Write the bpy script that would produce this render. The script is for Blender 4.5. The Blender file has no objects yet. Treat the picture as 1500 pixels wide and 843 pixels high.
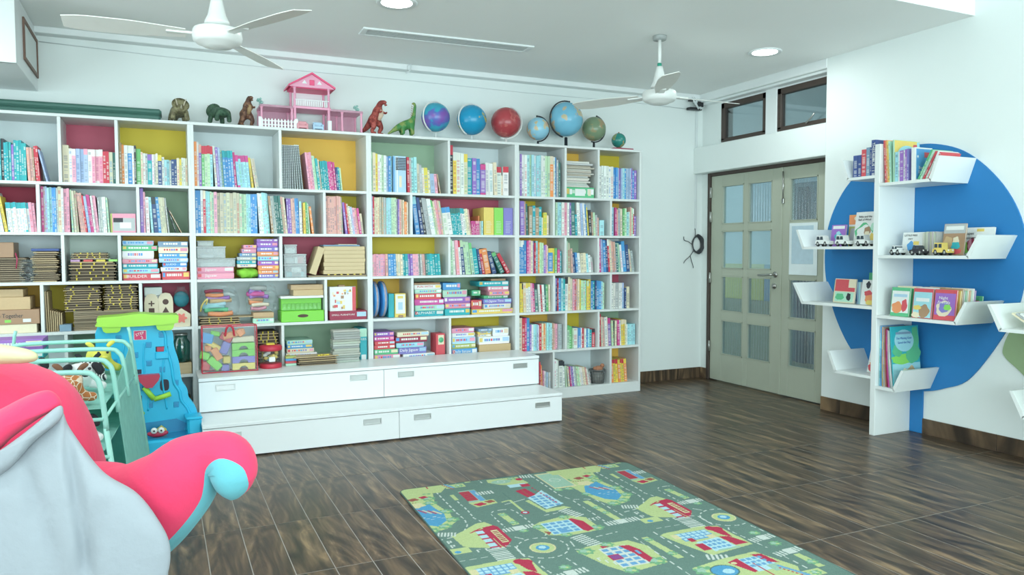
import bpy, math, random
import numpy as np
from mathutils import Vector, Matrix
random.seed(7)
SC = bpy.context.scene
COL = SC.collection
R_ = math.radians

# ------------------------------------------------------------------ camera
CAM = np.array([-3.9835, -5.7787, 1.3029]); YAW, PITCH, ROLL, FPX = .4349, -.05, -.0025, 1109.42
_F = np.array([math.sin(YAW)*math.cos(PITCH), math.cos(YAW)*math.cos(PITCH), math.sin(PITCH)])
_Rt = np.array([math.cos(YAW), -math.sin(YAW), 0.]); _Up = np.cross(_Rt, _F)
_c, _s = math.cos(ROLL), math.sin(ROLL)
_Rt, _Up = _c*_Rt+_s*_Up, -_s*_Rt+_c*_Up
cd = bpy.data.cameras.new('camera'); cam = bpy.data.objects.new('camera', cd); COL.objects.link(cam)
cd.sensor_fit = 'HORIZONTAL'; cd.sensor_width = 36; cd.lens = FPX/1500*36; cd.clip_start = .05
m4 = Matrix([[_Rt[i], _Up[i], -_F[i], CAM[i]] for i in range(3)]+[[0, 0, 0, 1]])
cam.matrix_world = m4; SC.camera = cam

# ------------------------------------------------------------------ light and exposure
SC.view_settings.view_transform = 'Standard'; SC.view_settings.look = 'None'
SC.view_settings.gamma = 1; SC.view_settings.use_curve_mapping = False
SC.view_settings.exposure = 0.13
w = bpy.data.worlds.new('daylight'); SC.world = w; w.use_nodes = True
bgn = w.node_tree.nodes['Background']; bgn.inputs[0].default_value = (.72, .93, 1, 1); bgn.inputs[1].default_value = 1.0
def area(name, loc, rot, sx, sy, power, col=(1, 1, 1)):
    l = bpy.data.lights.new(name, 'AREA'); l.shape = 'RECTANGLE'; l.size = sx; l.size_y = sy; l.energy = power; l.color = col
    o = bpy.data.objects.new(name, l); COL.objects.link(o); o.location = loc; o.rotation_euler = rot; return o
# daylight of the window openings in the wall behind the camera and in the left wall
DAY = (.80, .97, 1.0)
for i, x in enumerate((-5.7, -3.2, -.7)):
    area('window_daylight', (x, -8.95, 1.45), (R_(118), 0, 0), 2.1, 2.55, 126, DAY)
for i, y in enumerate((-5.2, -2.4)):
    area('window_daylight', (-8.0, y, 1.45), (0, R_(-122), 0), 2.55, 2.1, 62, DAY)
area('corridor_daylight', (2.9, -.8, 2.2), (0, R_(100), 0), 1.6, 3., 190, (.84, .97, 1))
def lamp(x, y, z, power):
    l = bpy.data.lights.new('ceiling_fill_lamp', 'AREA'); l.shape = 'DISK'; l.size = .3; l.energy = power; l.color = (.93, 1, .98); l.spread = R_(170)
    o = bpy.data.objects.new('ceiling_fill_lamp', l); COL.objects.link(o); o.location = (x, y, z)
# unseen fill lamps added to brighten the room, spaced on the downlight grid
for x in (-5.53, -2.63): lamp(x, -4.0, 3.47, 17); lamp(x, -6.8, 3.47, 12)
lamp(-5.53, -1.22, 2.79, 14)

# ------------------------------------------------------------------ materials
MATS = {}
def _nodes(name):
    m = bpy.data.materials.new(name); m.use_nodes = True
    nt = m.node_tree; return m, nt, nt.nodes, nt.links, nt.nodes['Principled BSDF']
def mat(name, col, rough=.5, var=.06, scale=12, bump=0., bscale=80, metal=0., spec=.5, emit=0, sheen=0):
    """plain painted / moulded surface: base colour with a faint procedural mottling and optional fine relief"""
    if name in MATS: return MATS[name]
    m, nt, N, L, p = _nodes(name)
    tc = N.new('ShaderNodeTexCoord'); nz = N.new('ShaderNodeTexNoise'); nz.inputs['Scale'].default_value = scale; nz.inputs['Detail'].default_value = 3
    L.new(tc.outputs['Object'], nz.inputs['Vector'])
    mx = N.new('ShaderNodeMix'); mx.data_type = 'RGBA'
    a = [max(0, c*(1-var)) for c in col]; b = [min(1, c*(1+var)) for c in col]
    mx.inputs[6].default_value = (*a, 1); mx.inputs[7].default_value = (*b, 1)
    L.new(nz.outputs['Fac'], mx.inputs[0]); L.new(mx.outputs[2], p.inputs['Base Color'])
    p.inputs['Roughness'].default_value = rough; p.inputs['Metallic'].default_value = metal
    p.inputs['Specular IOR Level'].default_value = spec
    if sheen: p.inputs['Sheen Weight'].default_value = sheen
    if emit:
        p.inputs['Emission Color'].default_value = (*col, 1); p.inputs['Emission Strength'].default_value = emit
    if bump:
        n2 = N.new('ShaderNodeTexNoise'); n2.inputs['Scale'].default_value = bscale; n2.inputs['Detail'].default_value = 4
        L.new(tc.outputs['Object'], n2.inputs['Vector'])
        bp = N.new('ShaderNodeBump'); bp.inputs['Strength'].default_value = bump; bp.inputs['Distance'].default_value = .01
        L.new(n2.outputs['Fac'], bp.inputs['Height']); L.new(bp.outputs[0], p.inputs['Normal'])
    MATS[name] = m; return m
def vcol_mat(name, rough=.45, noise=.05, spec=.4, bump=0.):
    """printed / painted surface: colours come from the mesh's own colour attribute"""
    if name in MATS: return MATS[name]
    m, nt, N, L, p = _nodes(name)
    at = N.new('ShaderNodeVertexColor'); at.layer_name = 'Col'
    tc = N.new('ShaderNodeTexCoord'); nz = N.new('ShaderNodeTexNoise'); nz.inputs['Scale'].default_value = 60
    L.new(tc.outputs['Object'], nz.inputs['Vector'])
    mr = N.new('ShaderNodeMapRange'); mr.inputs[3].default_value = 1-noise; mr.inputs[4].default_value = 1+noise
    L.new(nz.outputs['Fac'], mr.inputs[0])
    mx = N.new('ShaderNodeVectorMath'); mx.operation = 'SCALE'
    L.new(at.outputs[0], mx.inputs[0]); L.new(mr.outputs[0], mx.inputs['Scale']); L.new(mx.outputs[0], p.inputs['Base Color'])
    p.inputs['Roughness'].default_value = rough; p.inputs['Specular IOR Level'].default_value = spec
    if bump:
        bp = N.new('ShaderNodeBump'); bp.inputs['Strength'].default_value = bump; bp.inputs['Distance'].default_value = .004
        n2 = N.new('ShaderNodeTexNoise'); n2.inputs['Scale'].default_value = 400; L.new(tc.outputs['Object'], n2.inputs['Vector'])
        L.new(n2.outputs['Fac'], bp.inputs['Height']); L.new(bp.outputs[0], p.inputs['Normal'])
    MATS[name] = m; return m
def tile_mat():
    """dark walnut-look ceramic plank, each tile offset by its own random value"""
    m, nt, N, L, p = _nodes('walnut_tile')
    tc = N.new('ShaderNodeTexCoord'); oi = N.new('ShaderNodeObjectInfo')
    va = N.new('ShaderNodeVectorMath'); va.operation = 'ADD'; sc = N.new('ShaderNodeVectorMath'); sc.operation = 'SCALE'; sc.inputs['Scale'].default_value = 40
    cx = N.new('ShaderNodeCombineXYZ'); fl = N.new('ShaderNodeMath'); fl.operation = 'MULTIPLY'; fl.inputs[1].default_value = 5.
    f2 = N.new('ShaderNodeMath'); f2.operation = 'FLOOR'
    L.new(oi.outputs['Random'], fl.inputs[0]); L.new(fl.outputs[0], f2.inputs[0])
    L.new(f2.outputs[0], cx.inputs[0]); L.new(f2.outputs[0], cx.inputs[2]); L.new(cx.outputs[0], sc.inputs[0])
    L.new(tc.outputs['Object'], va.inputs[0]); L.new(sc.outputs[0], va.inputs[1])
    mp = N.new('ShaderNodeMapping'); mp.inputs['Scale'].default_value = (8, 2.0, 1); L.new(va.outputs[0], mp.inputs[0])
    n1 = N.new('ShaderNodeTexNoise'); n1.inputs['Scale'].default_value = 1; n1.inputs['Detail'].default_value = 5; n1.inputs['Distortion'].default_value = 2.0
    L.new(mp.outputs[0], n1.inputs['Vector'])
    mp2 = N.new('ShaderNodeMapping'); mp2.inputs['Scale'].default_value = (60, 3, 1); L.new(va.outputs[0], mp2.inputs[0])
    n2 = N.new('ShaderNodeTexNoise'); n2.inputs['Scale'].default_value = 1; n2.inputs['Detail'].default_value = 3; L.new(mp2.outputs[0], n2.inputs['Vector'])
    mm = N.new('ShaderNodeMath'); mm.operation = 'MULTIPLY_ADD'; mm.inputs[1].default_value = .2; L.new(n2.outputs['Fac'], mm.inputs[0])
    mm2 = N.new('ShaderNodeMath'); mm2.operation = 'MULTIPLY'; mm2.inputs[1].default_value = .8; L.new(n1.outputs['Fac'], mm2.inputs[0]); L.new(mm2.outputs[0], mm.inputs[2])
    cr = N.new('ShaderNodeValToRGB'); e = cr.color_ramp.elements
    e[0].position = .34; e[0].color = (.030, .023, .018, 1); e[1].position = .68; e[1].color = (.29, .19, .105, 1)
    for pos, c in ((.42, (.050, .036, .026)), (.50, (.088, .059, .038)), (.58, (.150, .099, .060))):
        x = e.new(pos); x.color = (*c, 1)
    L.new(mm.outputs[0], cr.inputs[0])
    L.new(cr.outputs[0], p.inputs['Base Color']); p.inputs['Roughness'].default_value = .30; p.inputs['Specular IOR Level'].default_value = .32
    bp = N.new('ShaderNodeBump'); bp.inputs['Strength'].default_value = .12; bp.inputs['Distance'].default_value = .003; L.new(n2.outputs['Fac'], bp.inputs['Height']); L.new(bp.outputs[0], p.inputs['Normal'])
    MATS['walnut_tile'] = m; return m
def clear_mat(name, tint, fac=.12, rough=.05, fog=0., fogcol=(1, 1, 1)):
    """thin clear plastic or glass: see-through with a glossy skin, optionally milky"""
    if name in MATS: return MATS[name]
    m, nt, N, L, p = _nodes(name); out = N['Material Output']
    tr = N.new('ShaderNodeBsdfTransparent'); tr.inputs[0].default_value = (*tint, 1)
    gl = N.new('ShaderNodeBsdfGlossy'); gl.inputs['Roughness'].default_value = rough
    fr = N.new('ShaderNodeLayerWeight'); fr.inputs[0].default_value = .35
    mr = N.new('ShaderNodeMapRange'); mr.inputs[3].default_value = fac*.5; mr.inputs[4].default_value = min(1, fac*4); L.new(fr.outputs['Fresnel'], mr.inputs[0])
    mx = N.new('ShaderNodeMixShader'); L.new(mr.outputs[0], mx.inputs[0]); L.new(tr.outputs[0], mx.inputs[1]); L.new(gl.outputs[0], mx.inputs[2])
    last = mx.outputs[0]
    if fog:
        df = N.new('ShaderNodeBsdfDiffuse'); df.inputs[0].default_value = (*fogcol, 1)
        nz = N.new('ShaderNodeTexNoise'); nz.inputs['Scale'].default_value = 18; tc = N.new('ShaderNodeTexCoord'); L.new(tc.outputs['Object'], nz.inputs['Vector'])
        m3 = N.new('ShaderNodeMapRange'); m3.inputs[3].default_value = fog*.8; m3.inputs[4].default_value = min(1, fog*1.2); L.new(nz.outputs['Fac'], m3.inputs[0])
        m2 = N.new('ShaderNodeMixShader'); L.new(m3.outputs[0], m2.inputs[0]); L.new(last, m2.inputs[1]); L.new(df.outputs[0], m2.inputs[2]); last = m2.outputs[0]
    L.new(last, out.inputs['Surface']); MATS[name] = m; return m
def wood_mat(name, c1, c2, sx=3, sy=40, rough=.55):
    if name in MATS: return MATS[name]
    m, nt, N, L, p = _nodes(name)
    tc = N.new('ShaderNodeTexCoord'); mp = N.new('ShaderNodeMapping'); mp.inputs['Scale'].default_value = (sx, sy, sy); L.new(tc.outputs['Object'], mp.inputs[0])
    nz = N.new('ShaderNodeTexNoise'); nz.inputs['Scale'].default_value = 1; nz.inputs['Detail'].default_value = 4; L.new(mp.outputs[0], nz.inputs['Vector'])
    mx = N.new('ShaderNodeMix'); mx.data_type = 'RGBA'; mx.inputs[6].default_value = (*c1, 1); mx.inputs[7].default_value = (*c2, 1)
    L.new(nz.outputs['Fac'], mx.inputs[0]); L.new(mx.outputs[2], p.inputs['Base Color']); p.inputs['Roughness'].default_value = rough
    MATS[name] = m; return m

WHITE = mat('white_laminate', (.71, .74, .725), .45, .015)
WALL = mat('wall_paint', (.79, .845, .825), .75, .012, 3, .03, 200)
CEIL = mat('ceiling_paint', (.91, .93, .91), .85, .012, 3)
TRIMW = mat('trim_paint', (.80, .84, .835), .6, .015, 5)
STEPW = mat('step_laminate', (.81, .835, .84), .32, .012)
TILE = tile_mat()
GROUT = mat('grout', (.36, .33, .30), .8, .1, 30)
PRINT = vcol_mat('printed_cover')
MATTE_PRINT = vcol_mat('printed_fabric', .9, .06, .1, .3)
DARKFRAME = wood_mat('dark_frame_wood', (.045, .032, .026), (.085, .06, .048), 30, 3)
SAGE = mat('sage_door_paint', (.43, .46, .37), .5, .03, 8)
CHROME = mat('brushed_metal', (.45, .45, .43), .3, .05, 30, metal=1)
BLACK = mat('black_plastic', (.02, .022, .024), .4, .1)

# ------------------------------------------------------------------ mesh collecting helper
class MB:
    def __init__(s): s.v = []; s.f = []; s.c = []; s.m = []; s.sm = []
    def add(s, vs, fs, col=None, mi=0, smooth=False):
        o = len(s.v); s.v += [tuple(map(float, v)) for v in vs]
        for f in fs: s.f.append(tuple(o+i for i in f)); s.c.append(col); s.m.append(mi); s.sm.append(smooth)
        return s
    def box(s, x0, x1, y0, y1, z0, z1, col=None, mi=0):
        v = [(x, y, z) for z in (z0, z1) for y in (y0, y1) for x in (x0, x1)]
        return s.add(v, [(0, 2, 3, 1), (4, 5, 7, 6), (0, 1, 5, 4), (2, 6, 7, 3), (0, 4, 6, 2), (1, 3, 7, 5)], col, mi)
    def bbox(s, x0, x1, y0, y1, z0, z1, b=.004, col=None, mi=0):
        """box with all edges chamfered"""
        b = min(b, (x1-x0)*.45, (y1-y0)*.45, (z1-z0)*.45)
        X = (x0, x1); Y = (y0, y1); Z = (z0, z1); v = []; ix = {}
        for i in (0, 1):
            for j in (0, 1):
                for k in (0, 1):
                    x, y, z = X[i], Y[j], Z[k]; dx, dy, dz = (b if i == 0 else -b), (b if j == 0 else -b), (b if k == 0 else -b)
                    ix[i, j, k] = len(v); v += [(x, y+dy, z+dz), (x+dx, y, z+dz), (x+dx, y+dy, z)]
        f = []
        for a, get in ((0, lambda i, j, k: (i, j, k)), (1, lambda i, j, k: (j, i, k)), (2, lambda i, j, k: (j, k, i))):
            for i in (0, 1):
                f.append([ix[get(i, j, k)]+a for j, k in ((0, 0), (1, 0), (1, 1), (0, 1))])
        for i in (0, 1):
            for j in (0, 1):
                p, q = ix[i, j, 0], ix[i, j, 1]; f.append([p+0, p+1, q+1, q+0])
                p, q = ix[i, 0, j], ix[i, 1, j]; f.append([p+0, p+2, q+2, q+0])
                p, q = ix[0, i, j], ix[1, i, j]; f.append([p+1, p+2, q+2, q+1])
        for k in ix.values(): f.append([k, k+1, k+2])
        return s.add(v, f, col, mi)
    def prism(s, poly, axis, a0, a1, col=None, mi=0):
        """poly: list of 2D points; extruded along axis ('x': poly=(y,z); 'y': poly=(x,z); 'z': poly=(x,y))"""
        def P(p, a): return {'x': (a, p[0], p[1]), 'y': (p[0], a, p[1]), 'z': (p[0], p[1], a)}[axis]
        n = len(poly); v = [P(p, a0) for p in poly]+[P(p, a1) for p in poly]
        f = [tuple(range(n))[::-1], tuple(range(n, 2*n))]+[(i, (i+1) % n, n+(i+1) % n, n+i) for i in range(n)]
        return s.add(v, f, col, mi)
    def tube(s, pts, r, n=8, col=None, mi=0, cap=True, closed=False, smooth=True, flat=1.):
        pts = [Vector(p) for p in pts]; rs = r if hasattr(r, '__len__') else [r]*len(pts)
        v = []; f = []; prev = None; m = len(pts)
        for i, p in enumerate(pts):
            a = pts[(i-1) % m] if (i or closed) else p; b = pts[(i+1) % m] if (i < m-1 or closed) else p
            d = (b-a); d = d.normalized() if d.length > 1e-9 else Vector((0, 0, 1))
            if prev is None:
                u = d.cross(Vector((0, 0, 1)))
                if u.length < 1e-3: u = d.cross(Vector((0, 1, 0)))
            else: u = prev-d*prev.dot(d)
            u.normalize(); prev = u; w = d.cross(u)
            for k in range(n):
                t = 2*math.pi*k/n; v.append(p+(u*math.cos(t)+w*math.sin(t)*flat)*rs[i])
        for i in range(m-1+(1 if closed else 0)):
            a, b = i*n, ((i+1) % m)*n
            for k in range(n): f.append((a+k, a+(k+1) % n, b+(k+1) % n, b+k))
        if cap and not closed: f.append(tuple(range(n))[::-1]); f.append(tuple((m-1)*n+k for k in range(n)))
        return s.add(v, f, col, mi, smooth)
    def lathe(s, prof, n=24, c=(0, 0, 0), axis='z', col=None, mi=0, smooth=True):
        v = []; f = []
        for r, h in prof:
            for k in range(n):
                t = 2*math.pi*k/n; a, b = r*math.cos(t), r*math.sin(t)
                p = {'z': (a, b, h), 'y': (a, h, b), 'x': (h, a, b)}[axis]; v.append((p[0]+c[0], p[1]+c[1], p[2]+c[2]))
        for i in range(len(prof)-1):
            for k in range(n): f.append((i*n+k, i*n+(k+1) % n, (i+1)*n+(k+1) % n, (i+1)*n+k))
        if prof[0][0] > 1e-6: f.append(tuple(range(n))[::-1])
        if prof[-1][0] > 1e-6: f.append(tuple((len(prof)-1)*n+k for k in range(n)))
        return s.add(v, f, col, mi, smooth)
    def ball(s, c, r, n=16, col=None, mi=0, sc=(1, 1, 1)):
        k = n//2; prof = [(math.sin(math.pi*i/k), -math.cos(math.pi*i/k)) for i in range(k+1)]
        o = len(s.v); s.lathe(prof, n, (0, 0, 0), 'z', col, mi)
        for i in range(o, len(s.v)): x, y, z = s.v[i]; s.v[i] = (c[0]+x*r*sc[0], c[1]+y*r*sc[1], c[2]+z*r*sc[2])
        return s
    def xf(s, M, start=0):
        for i in range(start, len(s.v)): s.v[i] = tuple(M @ Vector(s.v[i]))
        return s
    def build(s, name, mats, parent=None, loc=None, rot=None):
        me = bpy.data.meshes.new(name); me.from_pydata(s.v, [], s.f); mats = mats if isinstance(mats, (list, tuple)) else [mats]
        for m in mats: me.materials.append(m)
        me.polygons.foreach_set('material_index', s.m); me.polygons.foreach_set('use_smooth', s.sm)
        if any(c is not None for c in s.c):
            ca = me.color_attributes.new('Col', 'FLOAT_COLOR', 'CORNER'); arr = []
            for fa, c in zip(s.f, s.c): arr += list((*(c or (.8, .8, .8)), 1.))*len(fa)
            ca.data.foreach_set('color', arr)
        me.update()
        o = bpy.data.objects.new(name, me); COL.objects.link(o)
        if parent is not None: o.parent = parent
        if loc is not None: o.location = loc
        if rot is not None: o.rotation_euler = rot
        return o
LABELS = {}
def tag(o, label=None, cat=None, group=None, kind=None):
    if label:
        n = len(label.split()); assert 4 <= n <= 16, (n, label)
        o['label'] = label; LABELS[label] = LABELS.get(label, 0)+1
    if cat: o['category'] = cat
    if group: o['group'] = group
    if kind: o['kind'] = kind
    return o
def empty(name, loc=(0, 0, 0), rz=0, label=None, cat=None, group=None, kind=None):
    e = bpy.data.objects.new(name, None); COL.objects.link(e); e.location = loc; e.rotation_euler = (0, 0, rz); e.empty_display_size = .05
    return tag(e, label, cat, group, kind)
def copy_tree(o, parent=None):
    c = o.copy(); COL.objects.link(c); c.parent = parent
    for ch in list(o.children): copy_tree(ch, c)
    return c
def text(body, size, parent, loc, rot, material, name='lettering', depth=.0006, sx=1., align='CENTER'):
    cu = bpy.data.curves.new(name, 'FONT'); cu.body = body; cu.size = size; cu.extrude = depth; cu.align_x = align; cu.align_y = 'CENTER'; cu.resolution_u = 2
    t = bpy.data.objects.new(name, cu)
    me = bpy.data.meshes.new_from_object(t); bpy.data.objects.remove(t)
    o = bpy.data.objects.new(name, me); COL.objects.link(o); me.materials.clear(); me.materials.append(material)
    o.parent = parent; o.location = loc; o.rotation_euler = rot; o.scale = (sx, 1, 1)
    o['w'] = max(v.co.x for v in me.vertices)-min(v.co.x for v in me.vertices); return o
def spline(pts, n=8, closed=False):
    """Catmull-Rom through the points (any dimension)"""
    P = [np.array(p, float) for p in pts]; m = len(P); out = []
    for i in range(m if closed else m-1):
        a = P[(i-1) % m] if (i or closed) else P[0]; b = P[i]; c = P[(i+1) % m]; d = P[(i+2) % m] if (i+2 < m or closed) else P[-1]
        for k in range(n):
            t = k/n; out.append(.5*((2*b)+(-a+c)*t+(2*a-5*b+4*c-d)*t*t+(-a+3*b-3*c+d)*t**3))
    if not closed: out.append(P[-1])
    return out
# ================================================================== the room
XW, XF, YB, YE, ZC = .979, .871, .36, -1.295, 2.82
def struct(name, mb, m, parent=None):
    o = mb.build(name, m, parent)
    if parent is None: o['kind'] = 'structure'
    return o
# floor slab and its wood-look tiles
fl = struct('floor', MB().box(-8.2, 2.4, -9.2, 3.2, -.12, -.0009), GROUT)
PX, PY = .1563, .624; tile_me = None
tm = MB(); gx, gy = PX-.0034, PY-.0034
tm.bbox(-gx/2, gx/2, -gy/2, gy/2, -.008, 0, .0009)
xs = [-3.046+PX*k for k in range(-10, 27)]; ys = [-1.463-PY*k for k in range(-3, 5)]
def vis(x, y):
    for dx in (-PX/2, 0, PX/2):
        for dy in (-PY/2, 0, PY/2):
            d = np.array((x+dx, y+dy, 0))-CAM; z = d@_F
            if z > .3 and -90 < 750+FPX*(d@_Rt)/z < 1590 and 421.5-FPX*(d@_Up)/z < 1000: return True
    return False
ntile = 0; edge = MB()
for x in xs:
    for y in ys:
        cx, cy = x+PX/2, y-PY/2
        if cx-PX/2 > XW or cy > YB: continue
        hidden = (-3.78 < cx < -1.27 and cy > -.45) or (cx < -1.26 and cy > -.02) or (cx < -3.9 and cy < -1.8) or (-2.75 < cx < -1.58 and cy < -2.3)
        if vis(cx, cy) and not hidden and ntile < 300:
            if tile_me is None: o = tm.build('tile', TILE, fl); tile_me = o.data
            else: o = bpy.data.objects.new('tile', tile_me); COL.objects.link(o); o.parent = fl
            o.location = (cx, cy, random.uniform(-.0002, .0002)); ntile += 1
        else: edge.bbox(cx-gx/2, cx+gx/2, cy-gy/2, cy+gy/2, -.008, 0, .0009)
for k in range(-34, 30):          # the tiles of the floor beyond the picture
    for j in range(-5, 13):
        cx, cy = -3.046+PX*(k+.5), -1.463-PY*(j+.5)
        if cx < -8.1 or cx > XF or cy < -9 or cy > YB: continue
        if any(abs(cx-(x+PX/2)) < .01 for x in xs) and any(abs(cy-(y-PY/2)) < .01 for y in ys): continue
        edge.box(cx-gx/2, cx+gx/2, cy-gy/2, cy+gy/2, -.008, 0)
o = edge.build('tile_field', TILE, fl); o['kind'] = 'stuff'
# walls, ceiling
struct('wall_back', MB().box(-8.2, 1.15, YB, YB+.15, 0, 3.6), WALL)
wr = MB().box(XF, XF+.25, -9.2, YE, 0, 3.6)
wr.box(XW+.02, XW+.14, .262, YB, 0, ZC).box(XW+.02, XW+.14, .08, .262, 2.308, ZC)
wr.box(XF, XW+.14, YE, YB, 2.708+.035, 3.6)
wr.box(XW, XW+.02, .262, YB, 0, 2.05).box(XW-.005, XW+.14, .08, YB, 2.308, 2.745)
struct('wall_right', wr, WALL)
struct('wall_beam', MB().bbox(XF, XW+.14, YE, YB, 2.052, 2.308, .004), WALL)
struct('ceiling', MB().box(-8.2, XF+.3, -2.5, YB+.1, ZC, ZC+.12).box(-8.2, XF+.3, -2.5, -2.4, ZC+.12, 3.6).box(-8.2, XF+.3, -9.2, -2.4, 3.5, 3.6), CEIL)
lw = MB().box(-8.2, -8.05, -9.2, YB, 0, .1).box(-8.2, -8.05, -9.2, YB, 2.75, 3.6)
for a, b in ((-9.2, -6.3), (-4.1, -3.5), (-1.3, YB)): lw.box(-8.2, -8.05, a, b, .1, 2.75)
struct('wall_left', lw, WALL)
fw = MB().box(-8.2, XF, -9.2, -9.05, 0, .1).box(-8.2, XF, -9.2, -9.05, 2.75, 3.6)
for a, b in ((-8.2, -6.8), (-4.6, -4.3), (-2.1, -1.8), (.4, XF)): fw.box(a, b, -9.2, -9.05, .1, 2.75)
struct('wall_front', fw, WALL)
# cornice boxes under the ceiling
struct('trim_1', MB().bbox(-8.05, XW+.02, .27, YB, 2.776, ZC, .004), TRIMW)
struct('trim_2', MB().bbox(XF-.004, XW+.01, YE, .268, 2.745, ZC, .004).bbox(XF+.03, XW+.01, YE, .268, 2.722, 2.746, .004), TRIMW)
# skirting of cut floor tiles
bb = empty('baseboard_back', kind='structure')
e = [0.004, .17, .34, .52, .70, .86, .972]
for a, b in zip(e, e[1:]): MB().bbox(a+.0015, b-.0015, YB-.012, YB, 0, .108, .0015).build('skirting_tile', TILE, bb)
MB().box(0, XW, YB-.006, YB, 0, .106).build('skirting_grout', GROUT, bb)
br = empty('baseboard_right', kind='structure')
e = [YE-.001, -1.49, -2.063, -2.107, -2.73, -3.354, -3.978, -4.602, -5.2]
for a, b in zip(e, e[1:]): MB().bbox(XF-.012, XF, b+.0015, a-.0015, 0, .108, .0015).build('skirting_tile', TILE, br)
bd = empty('baseboard_door', kind='structure')
MB().bbox(XW-.012, XW, .264, YB-.012, 0, .108, .0015).build('skirting_tile', TILE, bd)
# ---- transom windows
GLASS = clear_mat('window_glass', (.88, .95, .97), .16)
for i, (y0, y1) in enumerate(((-.519, .081), (YE, -.655))):
    wn = empty('window_%d' % (i+1), (XW, 0, 0), kind='structure')
    for nm, a, b, c, d in (('frame_side', y1-.045, y1, 2.35, 2.708), ('frame_side', y0, y0+(.045 if i == 0 else .02), 2.35, 2.708), ('frame_top', y0, y1, 2.655, 2.708), ('frame_sill', y0, y1, 2.335, 2.372)):
        MB().bbox(-.004, .05, a, b, c, d, .004).build(nm, DARKFRAME, wn)
    MB().box(.02, .026, y0+.02, y1-.04, 2.36, 2.67).build('pane', GLASS, wn)
    if i: MB().tube([(-.02, -1.0, 2.36), (-.022, -1.05, 2.39), (-.03, -1.10, 2.425)], .007, 8).build('stay_handle', CHROME, wn)
struct('trim_3', MB().bbox(XW-.012, XW+.1, -.655, -.519, 2.308, 2.745, .004), TRIMW)
struct('trim_4', MB().box(XW, XW+.1, YE, .081, 2.308, 2.336).box(XW, XW+.1, YE, .081, 2.707, 2.745), TRIMW)
# ---- door frame and the two leaves
df = empty('trim_5', (XW, 0, 0), kind='structure')
MB().bbox(-.012, .09, .222, .262, 0, 2.052, .003).build('jamb', DARKFRAME, df)
MB().bbox(-.006, .09, YE, .222, 2.02, 2.052, .003).build('head', DARKFRAME, df)
REED = clear_mat('reeded_glass', (.74, .84, .88), .10, .12, .06, (.62, .74, .78))
MILK = clear_mat('clear_pane', (.86, .97, 1.), .10, .03, .12, (.72, .86, .92))
rows = ((1.915, 1.545), (1.476, 1.116), (1.04, .70), (.61, .275))
def door_leaf(name, ya, yb, cols):
    """ya > yb: from the far edge to the near edge"""
    d = empty(name, (XW, 0, 0), kind='structure'); x0, x1 = .004, .044
    ed = [ya]+[q for c in cols for q in c]+[yb]
    for a, b in zip(ed[::2], ed[1::2]): MB().bbox(x0, x1, b, a, .012, 2.018, .002).build('stile', SAGE, d)
    zz = [2.018]+[q for r in rows for q in r]+[.012]
    for c in cols:
        for a, b in zip(zz[::2], zz[1::2]): MB().bbox(x0, x1, c[1], c[0], b, a, .002).build('rail', SAGE, d)
        for k, (t, b) in enumerate(rows):
            bead = MB()
            for q in ((c[1], c[1]+.008, b, t), (c[0]-.008, c[0], b, t), (c[1], c[0], b, b+.008), (c[1], c[0], t-.008, t)): bead.box(x0-.003, x1, q[0], q[1], q[2], q[3])
            bead.build('glazing_bead', SAGE, d)
            clear = (len(cols) == 2 and (k == 1 or (k == 0 and c is cols[0])))
            if clear: MB().box(.022, .026, c[1], c[0], b, t).build('pane', MILK, d)
            else:
                g = MB(); n = 9
                for j in range(n):
                    w_ = (c[0]-c[1])/n; y = c[1]+w_*j
                    pr = [(y, .026)]+[(y+w_*q/6, .026-.011*math.sin(math.pi*q/6)-.002) for q in range(7)]+[(y+w_, .026)]
                    g.prism([(q[1], q[0]) for q in pr], 'z', b, t)
                g.build('reeded_pane', REED, d)
    return d
d1 = door_leaf('door_1', .219, -.718, ((.06, -.24), (-.30, -.60)))
d2 = door_leaf('door_2', -.722, YE-.05, ((-.815, -1.12),))
MB().bbox(-.004, .004, -.73, -.706, .012, 2.018, .002).build('cover_strip', SAGE, d2)
h = MB().lathe([(.026, -.004), (.026, .002), (.022, .004)], 16, (0, -.655, 1.075), 'x'); h.tube([(-.01, -.655, 1.075), (-.045, -.655, 1.075), (-.052, -.64, 1.074), (-.052, -.50, 1.066)], .0095, 8)
h.build('handle', CHROME, d1)
MB().lathe([(.025, -.006), (.025, .004)], 16, (0, -.645, .972), 'x').lathe([(.012, -.014), (.012, -.004)], 12, (0, -.645, .972), 'x').build('lock_cylinder', CHROME, d1)
for z in (1.86, 1.62, 1.02, .34): MB().bbox(-.014, .004, .205, .224, z-.05, z+.05, .003).tube([(-.014, .214, z-.052), (-.014, .214, z+.052)], .008, 8).build('hinge', CHROME, d1)
MB().tube([(-.008, -.742, 1.98), (-.008, -.742, 1.72)], .006, 8).bbox(-.014, .004, -.755, -.729, 1.70, 1.745, .003).bbox(-.012, .004, -.752, -.732, 1.84, 1.87, .003).build('tower_bolt', CHROME, d2)
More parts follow.
